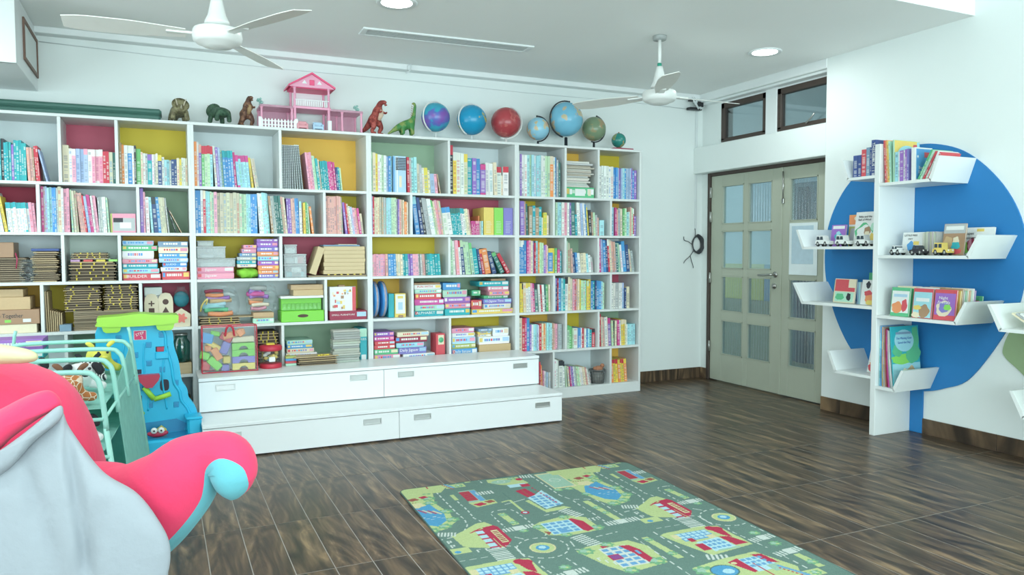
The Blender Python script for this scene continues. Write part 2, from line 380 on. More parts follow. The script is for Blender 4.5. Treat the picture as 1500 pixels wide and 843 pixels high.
# ---- corridor behind the door
CB = mat('corridor_blue', (.72, .83, .85), .7); CY = mat('corridor_yellow', (.78, .72, .22), .6); CG = mat('corridor_grey', (.20, .25, .27), .6); CDK = mat('corridor_curtain', (.10, .12, .14), .8)
wc = struct('wall_corridor', MB().box(2.2, 2.3, -2.2, 3.2, 0, 3.4).box(1.15, 2.3, 3.1, 3.2, 0, 3.4), CB)
MB().bbox(2.17, 2.2, .75, 2.6, .72, 1.13, .004).build('wall_panel', CY, wc)
MB().bbox(2.175, 2.2, .45, .75, .72, 1.13, .004).build('wall_panel', mat('corridor_slate', (.30, .45, .55), .6), wc)
MB().bbox(2.18, 2.2, -2.2, 2.6, 0, .72, .004).build('wall_panel', mat('corridor_sand', (.42, .42, .28), .6), wc)
MB().bbox(2.16, 2.2, -2.2, .45, .1, 2.0, .004).build('wall_panel', CG, wc)
for k in range(9): MB().bbox(2.12, 2.16, -1.9+.25*k, -1.78+.25*k, .1, 1.95, .004).build('curtain_fold', CDK, wc)
struct('ceiling_corridor', MB().box(1.1, 2.3, -2.2, 3.2, 3.2, 3.3), CB)
# ---- downlights, vent, fans
LED = mat('led_panel', (1, 1, 1), .4, 0, emit=9)
LED.node_tree.nodes['Principled BSDF'].inputs['Emission Color'].default_value = (.92, 1, .98, 1)
for (x, y, lab) in ((-2.63, -1.2, 'round ceiling downlight cut by the top picture edge near the slot vent'), (.277, -1.238, 'round recessed ceiling downlight glowing beside the transom windows')):
    d = empty('downlight', (x, y, ZC), label=lab, cat='light', group='recessed ceiling downlights')
    MB().lathe([(.088, -.002), (.118, -.012), (.126, -.006), (.126, .002)], 32).build('trim_ring', TRIMW, d)
    MB().lathe([(.0001, -.006), (.095, -.006), (.095, .0)], 32).build('diffuser', LED, d)
    l = bpy.data.lights.new('downlight_glow', 'AREA'); l.shape = 'DISK'; l.size = .18; l.energy = 6; l.color = (.92, 1, .98)
    lo = bpy.data.objects.new('downlight_glow', l); COL.objects.link(lo); lo.location = (x, y, ZC-.02)
vt = empty('ceiling_vent', (-2.05, -.55, ZC), R_(-2.2), 'long slotted air vent set into the ceiling', 'vent')
f = MB()
for a in ((-.64, .64, -.085, -.06), (-.64, .64, .06, .085), (-.64, -.60, -.06, .06), (.60, .64, -.06, .06)): f.bbox(*a, -.012, .001, .003)
f.build('frame', TRIMW, vt); MB().box(-.6, .6, -.06, .06, -.0015, .0).build('duct_opening', mat('vent_dark', (.30, .33, .33), .8), vt)
for k in range(5): MB().box(-.6, .6, -.052+.024*k, -.042+.024*k, -.010, -.002).build('slat', mat('vent_slat', (.52, .56, .55), .5), vt)
for k in range(9): MB().box(-.52+.13*k, -.515+.13*k, -.06, .06, -.009, -.002).build('louvre_bridge', MATS['vent_slat'], vt)
FANW = mat('fan_enamel', (.82, .84, .81), .35); BLADE = mat('fan_blade', (.78, .78, .73), .45); GREENB = mat('green_band', (.02, .30, .20), .5)
def fan(x, y, zh, a0, lab):
    e = empty('ceiling_fan', (x, y, zh), label=lab, cat='fan', group='white ceiling fans')
    MB().lathe([(.012, .2), (.012, ZC-zh-.02)], 12).build('downrod', FANW, e)
    MB().lathe([(.045, ZC-zh-.03), (.05, ZC-zh-.01), (.05, ZC-zh)], 16).build('ceiling_hook_plate', mat('hook_grey', (.35, .38, .37), .5), e)
    MB().lathe([(.0155, .205), (.0155, .228)], 12).build('band', GREENB, e)
    MB().lathe([(.062, .055), (.060, .07), (.045, .10), (.03, .17), (.022, .205), (.012, .206)], 24).build('canopy', FANW, e)
    MB().lathe([(.02, -.062), (.07, -.058), (.078, -.048), (.105, -.042), (.117, -.03), (.122, -.005), (.118, .022), (.112, .03), (.05, .038), (.02, .05)], 32).build('motor_housing', FANW, e)
    for k in range(3):
        a = R_(a0+120*k); b = MB(); n = 10; v = []
        for i in range(n+1):
            t = i/n; r = .15+.54*t; wd = .042+.03*min(1, t*2.2)-(.02*max(0, t-.85)/.15)
            for s_ in (-1, 1): v.append((r, s_*wd, .0+s_*wd*.22)); v.append((r, s_*wd, -.004+s_*wd*.22))
        fs = []
        for i in range(n):
            p, q = 4*i, 4*i+4; fs += [(p, q, q+2, p+2), (p+1, p+3, q+3, q+1), (p, p+1, q+1, q), (p+2, q+2, q+3, p+3)]
        fs += [(0, 2, 3, 1), (4*n, 4*n+1, 4*n+3, 4*n+2)]
        b.add(v, fs); bl = b.build('blade', BLADE, e, rot=(0, 0, a))
        MB().bbox(.10, .24, -.022, .022, -.008, .004, .002).build('blade_bracket', FANW, bl)
    return e
fan(-3.69, -1.58, 2.40, 178, 'white three-blade ceiling fan above the dinosaur figures')
fan(-.72, -1.26, 2.40, 0, 'white three-blade ceiling fan hanging in front of the corner')
# ---- hanging cupboard at the top left
cb = empty('wall_cupboard', (-5.06, -.07, 2.395), label='white boxed cupboard with brown-framed side panel hanging under ceiling', cat='cupboard')
MB().bbox(-.5, .345, -.44, .428, 0, .422, .003).build('body', STEPW, cb)
MB().bbox(-.5, .347, -.446, -.425, .0, .422, .002).build('front_door', WHITE, cb)
fr = MB()
for a in ((-.165, -.14, .085, .345), (.385, .41, .085, .345), (-.14, .385, .085, .108), (-.14, .385, .322, .345)): fr.bbox(.343, .356, *a, .002)
fr.build('panel_frame', wood_mat('cupboard_brown', (.16, .09, .07), (.24, .14, .10)), cb)
MB().bbox(.343, .349, -.14, .385, .108, .322, .002).build('side_panel', WHITE, cb)
# ---- wiring on the back wall
CABLE = mat('dark_cable', (.045, .05, .055), .5, .1); CABLW = mat('pale_cable', (.68, .73, .73), .5)
cw = empty('cable_coil', (.905, .345, 1.353), label='coil of dark wire hanging loose on the wall by the door', cat='cable')
for k in range(6):
    rr = .062+.004*k; MB().tube([(rr*.85*math.cos(t)+.002*k, -.006*k*.6+.004*math.sin(3*t+k), rr*1.15*math.sin(t)+.003*math.sin(5*t+k)) for t in [2*math.pi*i/28 for i in range(28)]], .0055, 6, closed=True).build('loop', CABLE, cw)
for nm, p in (('tail', [(-.02, 0, .08), (-.012, .004, .12), (-.018, .006, .16)]), ('tail', [(-.06, 0, 0), (-.11, -.01, .025), (-.155, -.004, .04), (-.158, 0, .075)]), ('tail', [(-.04, 0, -.07), (-.09, -.01, -.12), (-.14, -.006, -.16), (-.158, 0, -.19)]), ('tail', [(-.085, -.01, -.12), (-.07, -.012, -.17), (-.045, -.006, -.22), (-.04, 0, -.24)])):
    MB().tube([tuple(q) for q in spline(p, 5)], .0035, 6).build(nm, CABLE, cw)
tag(MB().bbox(.885, .91, YB-.012, YB, 1.50, 2.74, .003).build('cable_duct', CABLW), 'thin white cable duct running up the corner above the wire coil', 'cable duct')
cbk = empty('pipe_bracket', (.80, .30, 2.70), label='dark cable clamp and bent conduits in the ceiling corner', cat='bracket')
MB().bbox(-.05, .10, -.03, .03, -.03, -.005, .004).build('clamp', BLACK, cbk); MB().bbox(.03, .10, -.05, -.02, .0, .05, .004).build('clamp', BLACK, cbk)
MB().bbox(-.055, .02, -.035, .0, .05, .062, .002).build('strap', BLACK, cbk)
for dx in (0, .03): MB().tube([(-.03+dx, -.02, .09), (-.01+dx, -.03, .06), (.05+dx, -.04, -.02)], .011, 8).build('conduit', CABLW, cbk)
tag(MB().tube([(x, YB-.004, z) for x, z in ((-4.70, 2.735), (-3.9, 2.715), (-3.0, 2.705), (-2.1, 2.71), (-1.0, 2.70), (.1, 2.705), (.75, 2.69))], .0035, 6).build('wall_wire', CABLW), 'thin pale wire strung along the wall under the cornice', 'wire')
ck = empty('wire_clip', (-2.10, .262, 2.79), label='small white wire clip stuck on the cornice', cat='clip')
MB().bbox(-.016, .016, -.014, .008, -.02, .02, .004).build('body', CABLW, ck); MB().tube([(-.03, -.01, -.045), (0, -.012, -.03), (.012, -.008, .03), (.02, -.006, .05)], .006, 6).build('prong', CABLW, ck)
# paper notice on the narrow leaf
pn = empty('paper_notice', (XW-.002, -.975, 1.30), label='white paper sheet taped over a pane of the narrow door leaf', cat='notice')
MB().bbox(-.003, .003, -.155, .155, -.22, .225, .001).build('sheet', mat('paper_white', (.76, .84, .85), .7), pn)
MB().bbox(-.005, -.003, -.115, .125, -.125, .20, .0005).build('print_area', mat('paper_blue', (.50, .64, .72), .7, .10, 25), pn)
# ================================================================== bookcases
UX = {1: (-5.03, -3.77), 2: (-3.77, -2.51), 3: (-2.51, -1.25), 4: (-1.25, 0.)}
BT = .02                                   # board thickness
ZB = [2.19, 1.745, 1.415, 1.088, .756, .4195]   # board centres from the top board down
DIV = {4: [[-.782, -.45], [-.897, -.32], [-.782, -.45], [-.895, -.318], [-.777, -.445], [-.898, -.317]],
       3: [[-1.853], [-2.172], [-1.855], [-2.169], [-1.854], []],
       2: [[-3.165], [-2.851], [-3.172], [-2.85], [-3.17], []],
       1: [[-4.563, -4.23], [-4.693, -4.11], [-4.562, -4.23], [-4.689, -4.109], [-4.56, -4.23], [-4.69, -4.11]]}
PAN = {'w': (.74, .83, .84), 'r': (.55, .11, .17), 'c': (.42, .04, .08), 'y': (.72, .57, .05), 'o': (.90, .55, .09), 'g': (.36, .52, .36), 'q': (.68, .80, .72)}
PM = {k: mat('back_panel_'+k, v, .6, .03, 4) for k, v in PAN.items()}
BACK = {1: ['wry', 'cwg', 'wqo', 'oyr', 'wgw', 'www'], 2: ['wo', 'wy', 'yr', 'wy', 'wg', 'w'], 3: ['gw', 'yr', 'yw', 'og', 'wy', 'w'], 4: ['woy', 'ywo', 'ogw', 'ywr', 'oyg', 'wwo']}
ULAB = {1: 'white open bookcase at the left edge, under the green folded mat', 2: 'white open bookcase under the pink dollhouse, behind the drawer steps',
        3: 'white open bookcase under the red dinosaur and the red globe', 4: 'white open bookcase at the right end with three columns of cubbies'}
CELL = {}
for u in (1, 2, 3, 4):
    x0, x1 = UX[u]; e = empty('bookcase', (0, 0, 0), label=ULAB[u], cat='bookcase', group='white bookcases along the back wall')
    D = .35
    for a, b in ((x0, x0+BT), (x1-BT, x1)): MB().bbox(a, b, 0, D, 0, 2.2, .0015).build('side_panel', WHITE, e)
    MB().bbox(x0, x1, -.002, D, 2.18, 2.2, .0015).build('top_board', WHITE, e)
    for z in ZB[1:]: MB().bbox(x0+BT, x1-BT, .001, D, z-BT/2, z+BT/2, .0015).build('shelf_board', WHITE, e)
    MB().bbox(x0+BT, x1-BT, .001, D, .072, .092, .0015).build('shelf_board', WHITE, e)
    MB().bbox(x0+BT, x1-BT, .002, .02, 0, .0725, .001).build('plinth', WHITE, e)
    zt = ZB+[.082]
    for r in range(6):
        za, zb = zt[r+1]+BT/2, zt[r]-BT/2; ed = [x0+BT]+DIV[u][r]+[x1-BT]
        for d in DIV[u][r]: MB().bbox(d-BT/2, d+BT/2, .002, D, za, zb, .0015).build('divider', WHITE, e)
        for i in range(len(ed)-1):
            a = ed[i]+(BT/2 if i else 0); b = ed[i+1]-(BT/2 if i < len(ed)-2 else 0)
            CELL[u, r+1, i] = (a, b, za, zb)
            MB().box(a, b, D-.008, D, za, zb).build('back_panel', PM[BACK[u][r][i] if i < len(BACK[u][r]) else 'w'], e)
# ---- two drawer steps in front
def step(name, y0, y1, z0, z1, lab, hz):
    e = empty(name, (0, 0, 0), label=lab, cat='drawer unit', group='white drawer steps')
    MB().bbox(-3.772, -1.25, y0-.004, y1, z1-.022, z1, .002).build('step_top', STEPW, e)
    MB().box(-3.768, -1.254, y0+.03, y1, z0, z1-.022).build('carcass', STEPW, e)
    for a, b in ((-3.770, -2.5215), (-2.5185, -1.252)):
        d = MB().bbox(a, b, y0, y0+.02, z0+.006, z1-.026, .0015).build('drawer', STEPW, e)
        for hx in (a+.165, b-.165 if b > -2 else b-.185):
            h = MB()
            for q in ((hx-.062, hx+.062, hz+.013, hz+.02), (hx-.062, hx+.062, hz-.02, hz-.013), (hx-.062, hx-.054, hz-.013, hz+.013), (hx+.054, hx+.062, hz-.013, hz+.013)): h.bbox(q[0], q[1], y0-.005, y0+.003, q[2], q[3], .0015)
            h.box(hx-.054, hx+.054, y0-.0008, y0+.001, hz-.013, hz+.013)
            h.build('handle', mat('handle_steel', (.55, .57, .56), .28, .05, metal=.85), d)
    return e
step('drawer_step', -.79, -.001, .004, .222, 'white lower drawer step standing on the floor', .145)
step('drawer_step', -.405, -.001, .224, .455, 'white upper drawer step against the bookcases', .385)

# ================================================================== books
BC = {'w': ((.78, .80, .76), 'white'), 'c': ((.76, .68, .50), 'cream'), 'y': ((.78, .62, .10), 'yellow'), 'o': ((.82, .30, .10), 'orange'), 'r': ((.58, .05, .08), 'red'),
      'p': ((.80, .38, .48), 'pink'), 'm': ((.62, .08, .28), 'magenta'), 'v': ((.30, .18, .52), 'purple'), 'b': ((.08, .30, .62), 'blue'), 'n': ((.05, .09, .22), 'navy'),
      't': ((.03, .38, .42), 'teal'), 'q': ((.38, .70, .74), 'aqua'), 'g': ((.16, .48, .18), 'green'), 'l': ((.50, .70, .48), 'pale green'), 'k': ((.045, .05, .06), 'black'),
      'e': ((.42, .46, .46), 'grey'), 's': ((.72, .42, .36), 'salmon'), 'h': ((.42, .29, .19), 'brown'), 'd': ((.06, .20, .18), 'dark green'), 'u': ((.40, .52, .72), 'light blue'), 'x': ((.58, .55, .42), 'beige')}
ORD = 'first second third fourth fifth sixth seventh eighth ninth tenth eleventh twelfth thirteenth fourteenth fifteenth sixteenth seventeenth eighteenth nineteenth twentieth'.split()
ORD += ['twenty-'+o for o in ORD[:9]]+['thirtieth']+['thirty-'+o for o in ORD[:9]]+['fortieth']+['forty-'+o for o in ORD[:9]]
def jit(c, a=.08):
    k = 1+random.uniform(-a, a); return tuple(min(1, max(0, q*k*(1+random.uniform(-a*.5, a*.5)))) for q in c)
PAGE = (.74, .72, .62)
def book_mb(t, h, d, col, band=None, style=None):
    """upright book, spine towards -y, bottom front left corner at the origin"""
    m = MB(); bt = min(.0028, t*.22); style = random.random() if style is None else style
    txt = (.80, .81, .76) if sum(col) < 1.35 else (jit((.14, .18, .24), .3) if random.random() < .55 else jit(BC[random.choice('rbmtgno')][0]))
    txt = tuple(.55*a+.45*b for a, b in zip(txt, col))
    # covers and page block
    m.box(0, bt, 0.0015, d, 0, h, col).box(t-bt, t, .0015, d, 0, h, col)
    m.box(bt, t-bt, .003, d-.004, .003, h-.004, PAGE)
    # spine: strips of printed colour over its height
    seg = []; z = 0.
    def S(dz, c):
        nonlocal z
        if dz > 1e-5: seg.append((z, z+dz, c)); z += dz
    b2 = band or col
    if style < .3: S(h*.07, b2 if random.random() < .5 else txt); S(h*.05, col)
    else: S(h*.06, col); S(h*.04, txt if random.random() < .5 else col); S(h*.06, col)
    end = h*(.80 if band else random.uniform(.68, .9)); 
    while z < end-.012:
        S(random.uniform(.003, .008), txt); S(random.uniform(.0018, .004) if random.random() < .8 else .014, col)
        if random.random() < .10: S(random.uniform(.01, .03), col)
    S(end-z if end > z else 0, col)
    if band: S(h-z, band)
    else:
        S((h-z)*.4, col); S((h-z)*.5, txt if style > .7 else col); S(h-z, col)
    ins = t*.2
    for a, b, c in seg:
        if c is col or c is band: m.add([(0, .0005, a), (t, .0005, a), (t, .0005, b), (0, .0005, b)], [(0, 1, 2, 3)], c)
        else:
            m.add([(0, .0005, a), (ins, .0003, a), (t-ins, .0003, a), (t, .0005, a), (0, .0005, b), (ins, .0003, b), (t-ins, .0003, b), (t, .0005, b)], [(0, 1, 5, 4), (2, 3, 7, 6)], col)
            m.add([(ins, .0003, a), (t-ins, .0003, a), (t-ins, .0003, b), (ins, .0003, b)], [(0, 1, 2, 3)], c)
    return m
NB = 0
def books(cell, spec, x_from=0., x_to=1., where='', grp=None, y=.035):
    """spec tokens: colour letters (second = band at the head) height[/thickness mm][@lean deg][xN]"""
    global NB
    a, b, z0, z1 = CELL[cell]; H = z1-z0; L = []
    for tk in spec.split():
        n = 1
        if 'x' in tk[1:] and tk.rsplit('x', 1)[1].isdigit(): tk, q = tk.rsplit('x', 1); n = int(q)
        lean = 0.
        if '@' in tk: tk, q = tk.split('@'); lean = float(q)
        th = None
        if '/' in tk: tk, q = tk.split('/'); th = float(q)
        i = 0
        while i < len(tk) and tk[i].isalpha(): i += 1
        cols, h = tk[:i], float('0'+tk[i:] if tk[i] == '.' else tk[i:])
        for _ in range(n): L.append([cols, h*random.uniform(.985, 1.008), (th or random.uniform(6, 11))*random.uniform(.88, 1.12), lean])
    wid = (x_to-x_from)*(b-a)-.004
    # space taken by growing leans
    def lay(k):
        out = []; xc, zc, xb, pl = 0., 1., 0., 0.      # previous book: top right corner, bottom right, lean
        for cols, h, th, ln in L:
            t = th*k/1000; a_ = R_(ln); hh = h*H; zt_ = hh*math.cos(a_)
            if ln <= pl+1e-6: x = xb
            elif zc <= zt_: x = max(xb, xc+zc*math.tan(a_))
            else: x = max(xb, xb-zt_*math.tan(R_(pl))+hh*math.sin(a_))
            out.append(x); xb = x+t/math.cos(a_)+.0005; pl = ln
            xc, zc = x+t*math.cos(a_)-hh*math.sin(a_)+.0004, t*math.sin(a_)+hh*math.cos(a_)
        return xb, out
    lo, hi = .2, 4
    for _ in range(30):
        k = (lo+hi)/2
        if lay(k)[0] > wid: hi = k
        else: lo = k
    _, X = lay(lo)
    for i, (cols, h, th, ln) in enumerate(L):
        t = th*lo/1000; hh = min(h, 1.)*H; base = jit(BC[cols[0]][0]); band = jit(BC[cols[1]][0]) if len(cols) > 1 else None
        hh = min(hh, (H-.003)/(math.cos(R_(ln)))-t*math.sin(R_(ln)))
        m = book_mb(t, hh, min(.27, max(.15, hh*random.uniform(.72, .85))), base, band)
        nm = 'booklet' if t < .0138 else 'picture_book' if t < .0180 else 'hardback_book'
        word = {'booklet': 'thin', 'picture_book': 'slim', 'hardback_book': 'thick'}[nm]
        o = m.build(nm, PRINT, None, (a+.002+x_from*(b-a)+X[i], y+random.uniform(-.008, .012), z0+.0004), (0, -R_(ln), 0))
        cn = BC[cols[0]][1]
        tag(o, '%s %s %s, %s from left, in %s' % (word, cn, nm.split('_')[-1], ORD[i], where), nm.replace('_', ' '), grp or ('books in '+where)); NB += 1
def pt(u, v, y): 
    d = _F+_Rt*(u-750)/FPX-_Up*(v-421.5)/FPX; t = (y-CAM[1])/d[1]; return CAM+d*t
books((1, 1, 0), 'g.6/9x3 t.62/9x4 k.64/10 t.58/7x3 v.55/8 t.62/8x3 t.57/7x2 s.52/9@2x2 h.50/6@2 r.54/7@3x2 u.50/5@12', 0, .86, 'the top-left corner cubby under the folded mat')
books((1, 1, 1), 'c.58/20 w.535/12 pw.53/13 u.53/13x2 up.53/13 w.53/13 pw.53/13x3 r.51/11x2 x.50/12 d.50/9', 0, 1, 'the pink-backed top-row cubby')
books((1, 1, 2), 'h.66/8 o.63/8 w.62/10 bw.62/14 w.62/6 k.62/6 g.58/16 c.52/7 w.51/7x2 tv.50/14 w.50/6x2 cw.51/7 ny.49/14 w.46/8 q.42/8x2 e.41/7 n.43/9x2 c.45/8 y.44/7 w.46/7x2 x.45/8', 0, 1, 'the olive top-row cubby right of the pink-backed one')
books((1, 2, 0), 'w.9/8x3 w.83/8@8x4 y.76/10@9 wt.62/9@4x9 p.62/10@4x2', 0, .99, 'the crimson-backed cubby at the left edge')
books((1, 2, 1), 'm.97/11 e.97/7 u.97/8 q.95/9x2 b.95/9x2 w.95/6 c.98/16 w.95/10 p.94/12x2 l.92/8@2 x.90/9@3x2 s.85/7@5x3 r.80/7@5 u.79/10@6 m.82/8@6x2 w.80/8@5 p.80/7@5x2 e.77/8@2x2 w.78/10@2x2 l.77/8@3', 0, .71, 'the wide white cubby below the pink-backed one')
books((1, 2, 2), 'v.98/14 p.9/8 w.8/14@1 q.8/8@3 nk.8/18@4 b.8/12@4 x.8/8@4x3 e.78/6@5 k.6/4@17 h.56/4@26', 0, .86, 'the green-backed cubby above the stacked games')
books((2, 1, 0), 'o.745/9 w.74/8 vs.70/9 gr.68/10 lr.68/9 lr.68/9 qr.67/9 w.69/8@3 v.66/9@3 u.65/8@3 l.62/7@3 bt.615/9@3x4 m.60/8@3 qm.55/9@4x5 y.52/8@6 x.51/7@8x2', 0, .76, 'the white cubby under the brown dinosaur')
books((2, 1, 1), 'p.66/9@6x3 l.60/7@6x2 t.56/12@6 c.55/10@6 t.52/9@5x4 m.51/9@5x4 n.42/10@4 t.42/8@4 l.4/7@5', .27, .72, 'the orange-backed cubby under the dollhouse')
books((2, 2, 0), 'b.98/11x2 w.98/9 rc.97/9 q.96/9x2 l.95/8x2 p.95/11 x.94/13x7 l.92/9x3 q.93/9x2 b.93/9x3 w.95/9@3x2 q.96/9@3x3 h.90/10@5 e.90/8@5x2 d.90/9@5x3 s.89/10@5 c.88/8@5 v.85/9@2x2 s.85/9@2x2 b.85/8@2x2 wq.77/11@1 h.76/7@1 y.76/11@1 g.77/8@2 l.74/7@3 o.66/9@6', 0, .93, 'the long second-row cubby below the brown dinosaur', 'magazines and books in the long second-row cubby')
books((2, 2, 1), 's.93/10@1x7 x.9/6@2 v.78/9@6 r.77/7@7 c.76/9@7 w.69/8@7 u.68/9@7 p.66/10@7 s.65/9@7 m.65/10@7 c.52/12@6', 0, .96, 'the olive cubby below the spiral notebooks')
books((3, 1, 0), 'l.73/8 c.72/12 y.70/8 w.68/9x2 l.68/8 w.67/9 u.66/9 b.66/10 q.66/6', 0, .28, 'the sage-backed cubby, left of its magazine file')
books((3, 1, 0), 'r.66/7@1 e.65/7@1 q.66/9@1x2 x.55/7@2 e.53/9@2 w.47/7@3 y.48/14@3 c.44/7@3 u.37/14@4 p.37/10@5 h.37/4@10', .46, .93, 'the sage-backed cubby, right of its magazine file')
books((3, 1, 1), 'kr.93/12 yw.80/12 w.79/15 w.79/12 cy.78/12 t.70/16 v.70/16 b.70/16 vm.6/18 w.63/13@1x2 c.64/11@2 wr.57/18 c.4/4 wr.57/20', 0, .93, 'the top cubby under the red globe')
books((3, 2, 0), 'u.97/8 r.95/10 c.93/9x3 x.93/8x3 e.93/8x2 q.93/9x3 l.93/9x3 e.92/9 v.9/7 s.90/10 c.89/9x2 o.84/7x2 c.82/8', 0, .98, 'the narrow cubby below the sage-backed one')
books((3, 2, 1), 'bq.98/20@7 n.96/11@8 k.95/10@8 e.95/10@9x2 w.94/8@9x2 lg.9/8@9 c.88/7@9 p.90/10@9 s.89/7@9 l.88/7@9 wb.72/16@8x2 td.70/8@7x5 wt.7/8@7x2 c.69/8@7x2 s.68/7@7 m.37/6@3x3 mp.37/6@2x3 x.37/6@1 q.37/6', 0, .69, 'the rose-backed cubby left of the box files')
books((3, 3, 0), 'p.56/8x6 s.56/8@1 b.56/9@2x3 c.56/8@2x3 t.56/9@2x2 v.56/8@2x2 p.56/9@2x2 e.56/6@3x2 s.56/6@3x2 d.56/6@3 t.56/9@4x5', 0, .92, 'the olive-backed cubby holding the pastel series')
books((3, 3, 1), 'l.93/7@2 w.92/8@3 p.92/9@4 wr.92/7@4 nl.92/9@5 l.88/9@6x2 lg.86/8@7 t.70/14@8 n.68/6@9 ro.68/7@10 o.70/16@11 n.62/14@16 dg.63/12@27 r.62/10@31', 0, .97, 'the white cubby right of the pastel series')
EB = ' of the end bookcase'
books((4, 1, 0), 'w.86/8 v.84/7 w.83/10x2 q.83/10 l.83/9 q.83/9 w.83/9 q.83/9x2 w.83/8x2 l.83/9x2 oc.82/13 w.82/6 b.80/6 e.76/7 d.7/6', 0, .94, 'the top cubby under the largest globe')
books((4, 1, 2), 'r.7/7 w.685/9x2 w.68/11x4 b.66/9x2 u.66/8 v.66/8 u.66/8 q.66/8 b.66/8 w.66/6 u.66/8x2 v.66/8 b.62/7 v.63/12', 0, .98, 'the top cubby under the smallest globe')
books((4, 2, 0), 'c.96/8 v.93/16@1 s.92/9@1 d.86/8@2 h.8/14 t.82/12 h.76/14 t.78/12 w.5/5 y.64/14 c.56/9', 0, .93, 'the second-row left cubby'+EB)
books((4, 2, 1), 'q.93/9 l.92/9 q.93/9x2 w.93/12 p.93/14 w.93/10 v.92/6@1 d.92/18@2 t.6/8@2 w.93/9@3x2 u.92/8@3 w.92/10@4 b.9/9@4 y.8/6@5 k.74/14@4 h.68/8@3 l.66/9@3 e.6/8@2 s.52/8@2 q.45/20', 0, .92, 'the second-row middle cubby'+EB)
books((4, 2, 2), 'w.82/7 q.82/10 m.82/9@1 s.78/8@1 e.8/7 c.8/10@1 g.8/8 l.8/9 q.7/9 w.7/7 s.84/6 l.82/7 rw.8/5 v.58/11', 0, .98, 'the second-row right cubby'+EB)
books((4, 3, 0), 'we.93/8 bw.92/8x3 b.91/9 m.92/8 p.92/9 c.92/10 v.9/8 r.86/7 q.9/10 o.86/7 l.86/9x2 v.78/10 p.8/7 c.78/7 by.7/20 y.7/9 g.7/10 m.66/12 t.62/9', 0, .97, 'the third-row left cubby'+EB)
books((4, 3, 1), 'l.9/8 x.86/9@2 s.7/6@3 n.58/8@5 b.58/8@6 w.56/10@5 c.56/9@4x2 q.54/9@4 w.5/8@5 e.46/6@6', 0, .95, 'the third-row middle cubby'+EB)
books((4, 3, 2), 'm.97/9@2 u.96/9@3 b.95/10@3 n.93/9@4 rw.96/8@4 c.95/9@4 s.90/8@4x2 d.88/10@4 l.86/9@5 w.8/9@6 b.9/14@6 n.8/14@6 x.68/8@7 e.62/9@7', 0, .93, 'the third-row right cubby'+EB)
books((4, 4, 0), 'yc.82/9 y.80/8 yk.80/7 c.82/10@1 wy.80/9@2x2 p.80/9@3 m.78/8@3 dk.78/14@3 w.76/9@4 r.74/6@4 w.76/9@3 d.76/9@2 g.74/9@2 c.74/8@1', 0, .98, 'the fourth-row left cubby'+EB)
books((4, 4, 1), 'u.93/10 nv.92/8 r.92/6 b.92/11 q.91/9 t.9/8 wk.95/12 c.95/9 x.9/9 p.89/9 r.88/6 s.88/8 c.88/9 y.86/7 l.84/9x2 q.84/9 yl.84/9 y.86/12 b.82/10 t.82/8 n.82/7 b.82/10x2 q.80/9 l.76/8', 0, .94, 'the fourth-row middle cubby'+EB)
books((4, 4, 2), 's.76/9 w.75/9x2 e.76/14 w.75/10x2 u.74/9 n.6/8@1 c.64/14', 0, .72, 'the fourth-row right cubby'+EB)
books((4, 5, 0), 'c.92/18 r.91/14 m.9/10 b.9/14 v.72/8 w.72/8 q.72/8x2 u.72/7 w.7/6 r.72/9 c.74/9 o.72/8 c.73/9 q.75/8x3 h.74/8 s.72/7 p.7/8x2 e.70/9x2', 0, .97, 'the fifth-row left cubby'+EB)
books((4, 5, 1), 't.66/8 lg.66/10 g.62/12 l.58/7 w.56/24 b.56/14 w.56/6 r.55/11 w.54/8 b.5/9 q.53/9 t.5/12 rk.52/14', 0, .98, 'the fifth-row middle cubby'+EB)
books((4, 5, 2), 'r.94/13 c.86/9@2 s.84/7@3 w.84/12@3 c.84/8@3 vm.80/14@3 l.72/9@2 k.7/6 c.72/9 m.74/11@2 w.72/9@2 yc.74/10@1x2 c.73/8 w.6/6 q.6/9x4', 0, .96, 'the fifth-row right cubby'+EB)
books((4, 6, 0), 'r.75/8@2 o.66/6@2 s.5/7@1 p.5/7 w.48/9 u.45/8 e.44/7 w.44/7', .62, .98, 'the bottom left cubby'+EB)
books((4, 6, 1), 'w.78/19 w.76/9 wk.76/22 wk.72/10@2 l.6/8@3 d.58/5@4 c.56/8@5 m.56/7@6 u.56/8@6 v.55/7@6 w.54/8@7 e.54/7@7 l.54/8@7x2 w.52/9@8x2 c.51/8@8x2 s.5/8@9 w.46/8@10 e.36/8@8', 0, .70, 'the bottom middle cubby'+EB)
books((4, 6, 2), 'or.66/11@4 yr.66/10@4x2 oy.66/10@4 yr.66/10@4x2 oy.66/11@4', .02, .66, 'the bottom right cubby'+EB)
